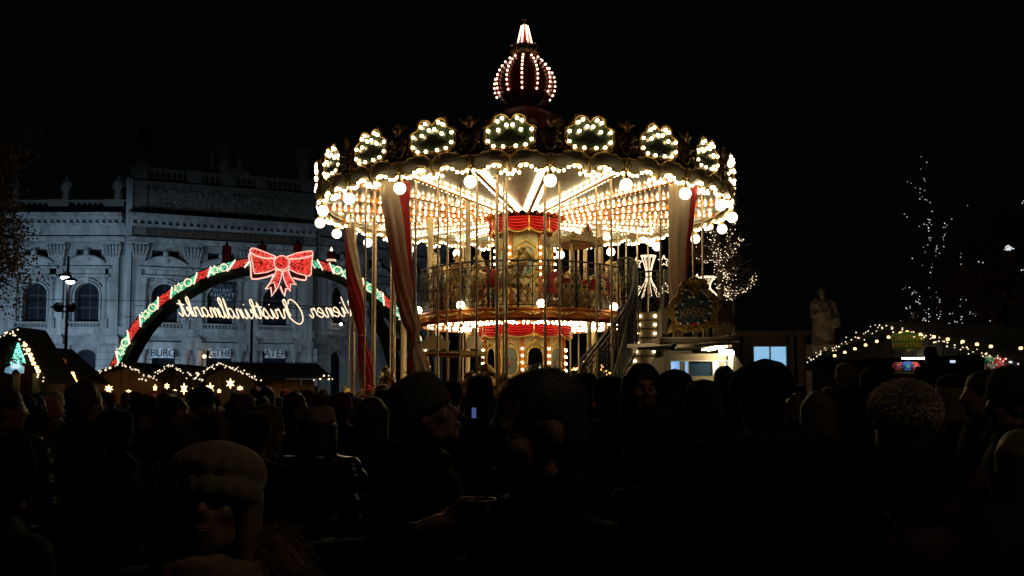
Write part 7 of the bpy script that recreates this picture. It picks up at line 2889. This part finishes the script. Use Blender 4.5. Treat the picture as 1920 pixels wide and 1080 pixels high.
# --- close figures
pf = person_parts('down', yaw=rad(-4), pitch=rad(-14), hat='chunky', hair='long', pom=.055, voxel=.016, seed=2, close=True, scarf=True, fur_n=3200)
x, y, h_ = place(405, 822, 2.12, 1.80)
o = add_person(pf, x, y, rad(6), h_, 'woman in cream knitted hat with brown fur pompom, facing the camera up close', {'coat': (.05, .04, .035), 'hat': (.30, .24, .17), 'pom': (.30, .19, .10), 'hair': (.22, .12, .05), 'scarf': (.36, .24, .18), 'trousers': BK})
# loose wind blown hair over her shoulder
m = MB(); rr_ = random.Random(6)
for k in range(240):
    a0_ = Vector((.09 + rr_.uniform(-.02, .03), .0 + rr_.uniform(-.04, .06), 1.52 + rr_.uniform(-.08, .05)))
    d1 = Vector((rr_.uniform(.06, .16), rr_.uniform(-.08, .08), rr_.uniform(-.12, .03)))
    p3 = [a0_, a0_ + d1 * .5 + Vector((0, 0, rr_.uniform(-.02, .05))), a0_ + d1 + Vector((0, 0, rr_.uniform(-.07, .02)))]
    m.tube(smooth2(p3, 3), .0011, 3, False)
hh_o = bpy.data.objects.new('loose_hair', m.mesh('loose_hair', M_HAIR)); link(hh_o, o); hh_o.color = (.25, .14, .06, 1); hh_o['kind'] = 'stuff'
m = MB(); m.box((-.03, -.122, 1.742), (.036, .006, .022), -.2); hp_ = [c for c in o.children if c.name.startswith('hat')][0]
obj('woven_tag', m, M_BLACK, hp_)

pf = person_parts('mug', yaw=0, pitch=rad(10), hat='none', hair='buzz', voxel=.016, seed=3, close=True, glasses=True)
x, y, h_ = place(1012, 700, 1.95, 1.752)
o = add_person(pf, x, y, rad(-68), h_, 'man with short grey hair and thin glasses, profile to the left, nearest the carousel centre', {'coat': BK, 'hair': (.05, .042, .035), 'trousers': BK})
HR_MAN = o
# fine hair tips catching the light
m = MB(); rr_ = random.Random(16)
Mh = Matrix.Translation(HC) @ Matrix.Rotation(rad(10), 4, 'X')
def fnh():
    d = Vector((rr_.gauss(0, 1), rr_.gauss(.25, 1), abs(rr_.gauss(.3, .8)))).normalized()
    return Mh @ Vector((.082 * d.x, .024 + .10 * d.y, .045 + .09 * d.z)), d
fur_mb(fnh, 1800, .008, rr_, .0006, m)
hh_o = bpy.data.objects.new('hair_tips', m.mesh('hair_tips', M_HAIR)); link(hh_o, o); hh_o.color = (.16, .13, .10, 1); hh_o['kind'] = 'stuff'

# his mug, held by its handle
mg = thing('mug', 'dark red mug with a pale rim held up beside the man with glasses', 'mug', W(896, 1016, 2.15))
m = MB(); m.lathe([(.034, 0), (.04, .004), (.041, .09), (.043, .096), (.040, .096), (.037, .09), (.036, .012), (.002, .01)], 28)
obj('cup', m, mat('dark_red_glaze', (.10, .012, .01), .25, 0, .3, 6, coat=.5), mg, True)
m = MB(); m.tube([(.0415 * math.cos(t), .0415 * math.sin(t), .0965) for t in [q_ * PI / 12 for q_ in range(25)]], .0016, 5); obj('rim', m, mat('pale_glazed_rim', (.45, .36, .25), .3), mg, True)
m = MB(); m.tube(smooth2([(-.04, 0, .078), (-.066, 0, .07), (-.07, 0, .045), (-.06, 0, .025), (-.04, 0, .02)], 4), .0055, 8); obj('handle', m, MATS['dark_red_glaze'], mg, True)
gp = person_parts('mug', yaw=rad(30), pitch=0, hat='beanie', hair='short', voxel=.016, seed=23, close=True)
# the one who holds it stands just out of the light, between the two
x_, y_ = W(800, 735, 2.5).x, 2.5
hold = Vector(mg.location) + Vector((-.055, .0, .045))
P = hand_prims((-.03, .02, -.01), (1, -.3, .12), (0, -.2, 1), (-.2, 1, .1), 1.0, 1.0) + [('c', (-.03, .02, -.01), (-.2, .12, -.1), .029, .038)]
me = organic2(P, .006, 2, mats=M_SKIN, name='hand')

# knit hat, profile right, looking up
pk = person_parts('front', yaw=0, pitch=rad(-22), hat='ribbed', hair='short', voxel=.018, seed=4, close=True)
x, y, h_ = place(800, 693, 3.5, 1.81)
o = add_person(pk, x, y, rad(82), h_, 'person in a speckled knitted beanie in profile, looking up to the right', {'coat': BK, 'hat': (.10, .09, .075), 'hair': (.03, .02, .015), 'trousers': BK})
Mq = Vector(o.location)
# glove hand with the mug arm is his: forearm part in world space
arm = bpy.data.objects.new('hand', me); link(arm); arm.location = hold
P = [('c', (-.09, .055, -.045), (-.20, .12, -.10), .044, .05), ('c', (-.20, .12, -.10), (-.42, .45, -.18), .052, .065)]
slv = obj('sleeve', organic2(P, .01, 1, .006, 12, M_CLOTH, 'sleeve', 3), None)
slv.location = hold; slv.color = (*BK, 1)
mi_ = o.matrix_basis.inverted()
for a_o in (arm, slv):
    a_o.parent = o
    a_o.matrix_parent_inverse = mi_

# beret wearer with fur hood down
pb = person_parts('pocket', yaw=rad(8), hat='cap', hair='short', hood='furcollar', coat='cloth', voxel=.018, seed=5, close=False, fur_n=1500, fur_len=.045, wide=1.22)
x, y, h_ = place(1428, 677, 3.5, 1.785)
add_person(pb, x, y, rad(176), h_, 'person from behind in a dark flat cap and coat with a big fur collar', {'coat': BK, 'hat': (.008, .008, .009), 'hair': BK, 'fur': (.05, .035, .02), 'trousers': BK})
# fur hood
ph_ = person_parts('front', yaw=0, hat=None, hair='short', hood='furhood', voxel=.018, seed=6, fur_n=1700, fur_len=.04, wide=1.1)
x, y, h_ = place(1252, 768, 3.9, 1.84)
add_person(ph_, x, y, rad(183), h_, 'short person seen from behind with a fur trimmed hood pulled up', {'coat': BK, 'hood': (.012, .01, .01), 'fur': (.09, .055, .025), 'hair': BK, 'trousers': BK})
# white fur hat
pw_ = person_parts('front', yaw=rad(10), hat='furhat', hair='long', hood='furcollar', voxel=.018, seed=7, fur_n=11000, fur_len=.026, wide=1.15)
x, y, h_ = place(1693, 704, 3.6, 1.83)
o = add_person(pw_, x, y, rad(165), h_, 'woman in large round pale fur hat, dusky pink coat and black bag strap', {'coat': (.10, .045, .035), 'hat': (.80, .70, .50), 'fur': (.055, .04, .028), 'hair': (.03, .02, .015), 'trousers': BK})
m = MB()
m.tube(smooth2([(.19, .05, 1.47), (.1, .19, 1.3), (-.1, .2, 1.05), (-.26, .12, .85)], 5), .016, 6)
m.box((-.3, .08, .74), (.13, .3, .26)); m.box((-.3, .08, .88), (.14, .31, .03))
bag = obj('shoulder_bag', m, M_BLACK, None)
bag.location = (x, y, 0); bag.rotation_euler.z = rad(165); bag.scale = o.scale
tag(bag, 'black shoulder bag on a broad strap across the dusky pink coat', 'bag')

# --- other individually seen people
lib = {}


def person(u, v, Y, rz, label, key, cols, group=None, **kw):
    k_ = (key,) + tuple(sorted(kw.items()))
    if k_ not in lib:
        lib[k_] = person_parts(seed=len(lib) + 20, **kw)
    hat = kw.get('hat', 'beanie')
    top = {'chunky': 1.80, 'beanie': 1.80, 'ribbed': 1.81, 'slouch': 1.84, 'cap': 1.785, 'brim': 1.775, 'hood': 1.80, 'none': 1.775, None: 1.775, 'furhat': 1.83}[hat]
    x_, y_, hh_ = place(u, v, Y, top)
    return add_person(lib[k_], x_, y_, rad(rz), hh_, label, cols, group)


fg = [
    (1205, 678, 5.2, 2, 'woman with long dark hair facing the camera before the stairs', 'a', dict(hat='none', hair='long', arms='front', voxel=.018, close=True), {'coat': (.03, .022, .02), 'hair': (.015, .01, .01)}),
    (1143, 703, 5.6, 190, 'person in a smooth round dark beanie and beige jacket by the stairs', 'b', dict(hat='beanie', hair='short', arms='front', voxel=.02), {'coat': (.24, .17, .09), 'hat': BK}),
    (1097, 697, 7.5, 175, 'person in a dark beanie right of the carousel column', 'b', dict(hat='beanie', hair='short', arms='front', voxel=.02), {'coat': BK, 'hat': BK}),
    (1318, 711, 4.6, 186, 'person in a dark ribbed beanie left of the flat cap wearer', 'c', dict(hat='ribbed', hair='short', arms='down', voxel=.02), {'coat': BK, 'hat': (.03, .026, .022)}),
    (1265, 694, 6.0, 170, 'person with a dark flat cap before the ticket booth', 'd', dict(hat='cap', hair='short', arms='pocket', voxel=.022), {'coat': BK, 'hat': BK}),
    (1357, 685, 9.0, 185, 'person with short dark hair before the ticket booth window', 'e', dict(hat='none', hair='short', arms='down', voxel=.022), {'coat': BK, 'hair': BK}),
    (1536, 730, 5.6, 150, 'person with long brown hair between the flat cap and the pale fur hat', 'f', dict(hat='none', hair='long', arms='down', voxel=.02), {'coat': BK, 'hair': (.12, .065, .03)}),
    (1590, 716, 7.2, 200, 'person in a dark padded hood right of the brown kiosk', 'g', dict(hat='hood', hair='short', arms='down', voxel=.022), {'coat': BK, 'hood': (.02, .018, .016)}),
    (1742, 708, 8.6, 186, 'adult in a dark coat carrying a child on the shoulders under the green sign', 'b', dict(hat='beanie', hair='short', arms='front', voxel=.02), {'coat': (.03, .012, .01), 'hat': BK}),
    (1640, 684, 7.0, 172, 'person in a wide dark hood left of the green sign', 'g', dict(hat='hood', hair='short', arms='down', voxel=.022), {'coat': BK, 'hood': BK}),
    (1585, 680, 11.0, 120, 'person in a mustard yellow beanie near the right stall eave', 'c', dict(hat='ribbed', hair='short', arms='down', voxel=.02), {'coat': BK, 'hat': (.30, .17, .04)}),
    (1788, 700, 6.3, 95, 'person with blonde hair and a dark beanie turned left at the right', 'h', dict(hat='beanie', hair='long', arms='down', voxel=.02), {'coat': BK, 'hat': BK, 'hair': (.22, .15, .07)}),
    (1842, 693, 5.4, 262, 'person with bare dark hair and dark coat, profile to the left, right side', 'e', dict(hat='none', hair='short', arms='down', voxel=.022), {'coat': BK, 'hair': (.02, .014, .012)}),
    (1898, 684, 4.3, 258, 'person in a striped knit beanie at the right edge, profile to the left', 'c', dict(hat='ribbed', hair='short', arms='down', voxel=.02), {'coat': BK, 'hat': (.035, .028, .02)}),
    (1915, 800, 3.3, 200, 'short person with fair hair cut off by the right edge', 'f', dict(hat='none', hair='long', arms='down', voxel=.02), {'coat': (.04, .035, .025), 'hair': (.16, .11, .05)}),
    (1497, 735, 7.5, 140, 'person with light brown hair low beside the brown kiosk', 'f', dict(hat='none', hair='long', arms='down', voxel=.02), {'coat': BK, 'hair': (.16, .09, .04)}),
    (900, 703, 6.5, 182, 'person in a tall dark hat against the carousel horses', 'i', dict(hat='slouch', hair='short', arms='phone', voxel=.022), {'coat': BK, 'hat': BK}),
    (846, 712, 8.0, 165, 'person with a dark beanie left of the one in the tall hat', 'b', dict(hat='beanie', hair='short', arms='front', voxel=.02), {'coat': BK, 'hat': BK}),
    (700, 742, 6.0, 160, 'woman with long dark hair from behind, left of the speckled beanie', 'f', dict(hat='none', hair='long', arms='down', voxel=.02), {'coat': BK, 'hair': (.03, .02, .015)}),
    (722, 727, 7.5, 188, 'person with dark bobbed hair behind the long haired woman', 'j', dict(hat='none', hair='bob', arms='down', voxel=.022), {'coat': BK, 'hair': BK}),
    (600, 758, 5.2, 168, 'person in a beige bobble hat and shiny black padded jacket', 'k', dict(hat='ribbed', hair='long', coat='puffy', arms='down', pom=.05, voxel=.018, fur_n=1000), {'coat': (.012, .012, .013), 'hat': (.36, .25, .17), 'pom': (.30, .20, .13), 'hair': (.03, .02, .015)}),
    (505, 757, 6.2, 110, 'woman in a brown hood with long hair in profile to the right', 'l', dict(hat='slouch', hair='long', arms='front', voxel=.02), {'coat': (.06, .04, .028), 'hat': (.14, .08, .045), 'hair': (.12, .08, .04)}),
    (455, 737, 7.6, 130, 'person in an upright mustard brown beanie left of the middle', 'c', dict(hat='ribbed', hair='short', arms='down', voxel=.02), {'coat': BK, 'hat': (.16, .09, .035)}),
    (478, 770, 5.0, 182, 'person in a black round beanie low behind the bobble hat woman', 'b', dict(hat='beanie', hair='short', arms='front', voxel=.02), {'coat': BK, 'hat': (.006, .006, .006)}),
    (380, 724, 8.2, 120, 'person in a dark knitted beanie before the glowing stars', 'c', dict(hat='ribbed', hair='short', arms='down', voxel=.02), {'coat': BK, 'hat': (.02, .018, .016)}),
    (161, 716, 5.8, 150, 'tall man with curly auburn hair and black coat at the left', 'm', dict(hat='none', hair='curly', arms='down', voxel=.018), {'coat': BK, 'hair': (.09, .035, .015)}),
    (166, 783, 6.8, 160, 'person in a shiny mustard padded hood beside the curly haired man', 'n', dict(hat='hood', hair='short', coat='puffy', arms='down', voxel=.02), {'coat': (.22, .12, .02), 'hood': (.26, .15, .025)}),
    (87, 744, 6.4, 100, 'woman in a pink knitted beanie, profile to the right', 'o', dict(hat='beanie', hair='long', arms='phone', voxel=.018, scarf=True), {'coat': (.10, .035, .03), 'hat': (.55, .16, .14), 'hair': (.06, .03, .02), 'scarf': (.3, .2, .13)}),
    (98, 731, 8.5, 150, 'person in a white beanie at the far left', 'b', dict(hat='beanie', hair='short', arms='front', voxel=.02), {'coat': BK, 'hat': (.6, .52, .4)}),
    (46, 735, 5.6, 165, 'person in a dark teal padded hood left of the pink beanie', 'n', dict(hat='hood', hair='short', coat='puffy', arms='down', voxel=.02), {'coat': (.015, .05, .05), 'hood': (.012, .035, .04)}),
    (8, 718, 5.0, 120, 'person in a dark red coat cut by the left picture edge', 'e', dict(hat='none', hair='short', arms='down', voxel=.022), {'coat': (.06, .012, .012), 'hair': (.04, .02, .012)}),
    (215, 765, 4.9, 250, 'man in a black beanie facing left beside the yellow hood', 'b', dict(hat='beanie', hair='short', arms='front', voxel=.02), {'coat': (.008, .008, .009), 'hat': BK}),
    (270, 742, 6.6, 20, 'man in a brimmed dark hat facing the camera', 'p', dict(hat='brim', hair='short', arms='front', voxel=.02), {'coat': BK, 'hat': BK}),
    (330, 742, 6.8, 60, 'woman with dark bobbed hair turned right at the left of the stars', 'j2', dict(hat='none', hair='bob', arms='down', voxel=.022), {'coat': BK, 'hair': BK}),
    (-8, 800, 2.7, 150, 'dark figure in a bulky hooded coat cut by the lower left edge', 'q', dict(hat='hood', hair='short', coat='cloth', arms='down', voxel=.022), {'coat': (.012, .014, .014), 'hood': (.012, .012, .012)}),
    (640, 735, 8.0, 175, 'person in a dark red beanie behind the beige bobble hat', 'c', dict(hat='ribbed', hair='short', arms='down', voxel=.02), {'coat': BK, 'hat': (.16, .02, .03)}),
    (555, 735, 8.4, 90, 'person with a headband and short hair in profile behind the brown hood', 'e', dict(hat='none', hair='short', arms='down', voxel=.022), {'coat': BK, 'hair': (.03, .02, .015)}),
]
for u, v, Y, rz, lb, key, kw, cols in fg:
    c_ = {'trousers': (.012, .013, .018), 'hair': (.03, .02, .015)}
    c_.update(cols)
    person(u, v, Y, rz, lb, key, c_, **kw)

ck = [k for k in lib if k[0] == 'c'][0]
x_, y_, _ = place(1744, 648, 8.75)
kid = add_person(lib[ck], x_, y_, rad(188), 1.02, 'child in a reddish knitted hat carried on shoulders under the green sign', {'coat': (.05, .018, .014), 'hat': (.09, .035, .022), 'trousers': BK, 'hair': BK})
kid.location.z = Z(648, 8.75) - 1.05
ph = thing('phone', 'lit phone screen filming low beside the speckled beanie', 'phone', W(888, 778, 5.4))
m = MB(); m.box((0, 0, 0), (.06, .009, .12), .9); obj('body', m, M_BLACK, ph)
m = MB(); m.box((0.0025, -.006, .012), (.036, .002, .06), .9); obj('screen', m, emit('phone_screen_blue', (.12, .2, .55), .35), ph)

# --- the crowd further back
hats = [('beanie', 'beanie', 'black', BK), ('ribbed', 'ribbed beanie', 'blue', (.015, .025, .06)), ('ribbed', 'ribbed beanie', 'brown', (.10, .05, .025)), ('slouch', 'slouchy hat', 'grey', (.10, .10, .10)), ('none', 'short hair', 'dark', (.03, .02, .015)),
        ('none', 'short hair', 'brown', (.10, .055, .03)), ('hoodp', 'hood', 'black', BK), ('none_long', 'long hair', 'dark', (.025, .018, .014)), ('none_long', 'long hair', 'fair', (.25, .17, .08)), ('beanie', 'beanie', 'cream', (.5, .42, .3)),
        ('beanie', 'beanie', 'red', (.25, .02, .02)), ('ribbed', 'ribbed beanie', 'green', (.03, .07, .03)), ('cap', 'flat cap', 'dark', BK)]
coats = [('black', BK), ('navy', NV), ('brown', BR), ('green', GN), ('red', RDc), ('tan', TN), ('grey', (.06, .06, .065))]
zones = [(-10, 210, 'by the left stalls'), (210, 330, 'below the small stars'), (330, 470, 'below the large stars'), (470, 640, 'by the long stall'), (640, 780, 'by the carousel drapes'), (780, 980, 'before the carousel middle'),
         (980, 1180, 'before the lower stairs'), (1180, 1400, 'by the ticket booth'), (1400, 1560, 'by the brown kiosk'), (1560, 1740, 'below the green sign'), (1740, 1935, 'right of the sweaters')]
seen_labels = set()
rc = random.Random(77)
placed = []
cnt = 0
for attempt in range(6000):
    if cnt >= 175:
        break
    u = rc.uniform(-5, 1925)
    Y = rc.uniform(8.6, 29) if u < 640 else (rc.uniform(8.6, 17.0) if u < 1170 else rc.uniform(8.6, 14.6))
    if 20 < u < 125 and Y < 13:
        continue
    x_ = X(u, Y)
    if (x_ - CX) ** 2 + (Y - CY) ** 2 < 5.3 ** 2:
        continue
    if u > 1180 and Y > 14.6:
        continue
    if any((x_ - a) ** 2 + (Y - b) ** 2 < .34 for a, b in placed):
        continue
    hgt = min(1.84, max(1.5, rc.gauss(1.66, .07)))
    hk, hn, hc, hcol = rc.choice(hats)
    cn, ccol = rc.choice(coats)
    kw = dict(voxel=.03, arms=rc.choice(['down', 'front', 'pocket', 'phone']) if hk in ('beanie', 'none') else 'pocket')
    if hk == 'none_long':
        kw.update(hat='none', hair='long')
    elif hk == 'hoodp':
        kw.update(hat='hood', hair='short')
    else:
        kw.update(hat=hk, hair='short')
    placed.append((x_, Y))
    k_ = ('crowd',) + tuple(sorted(kw.items()))
    if k_ not in lib:
        lib[k_] = person_parts(seed=len(lib) + 40, **kw)
    zone = [z for z in zones if z[0] <= u <= z[1]]
    zn_ = zone[0][2]
    rz = rc.gauss(180, 50)
    row = 'front rows' if Y < 11 else ('middle rows' if Y < 17 else 'back rows')
    lb = 'person with %s %s, %s coat, %s %s' % (hc, hn, cn, row, zn_)
    if lb in seen_labels:
        placed.pop()
        continue
    seen_labels.add(lb)
    add_person(lib[k_], x_, Y, rad(rz), hgt, lb, {'coat': ccol, 'hat': hcol, 'hood': hcol, 'hair': hcol if 'hair' in hn else (.03, .02, .015), 'trousers': (.012, .013, .018), 'scarf': hcol}, 'people in the crowd watching the carousel')
    cnt += 1

# scrap of paper on the ground at the lower left
t = MB(); t.add([(0, 0, .004), (.09, .02, .012), (.08, .09, .004), (.01, .07, .015)], [(0, 1, 2, 3)])
o = obj('paper_scrap', t, mat('paper_scrap', (.5, .45, .35), .9), None); p = W(103, 1026, 9.9); o.location = (p.x, 9.9, .004)
tag(o, 'small pale scrap of paper lying on the ground at the lower left', 'litter')
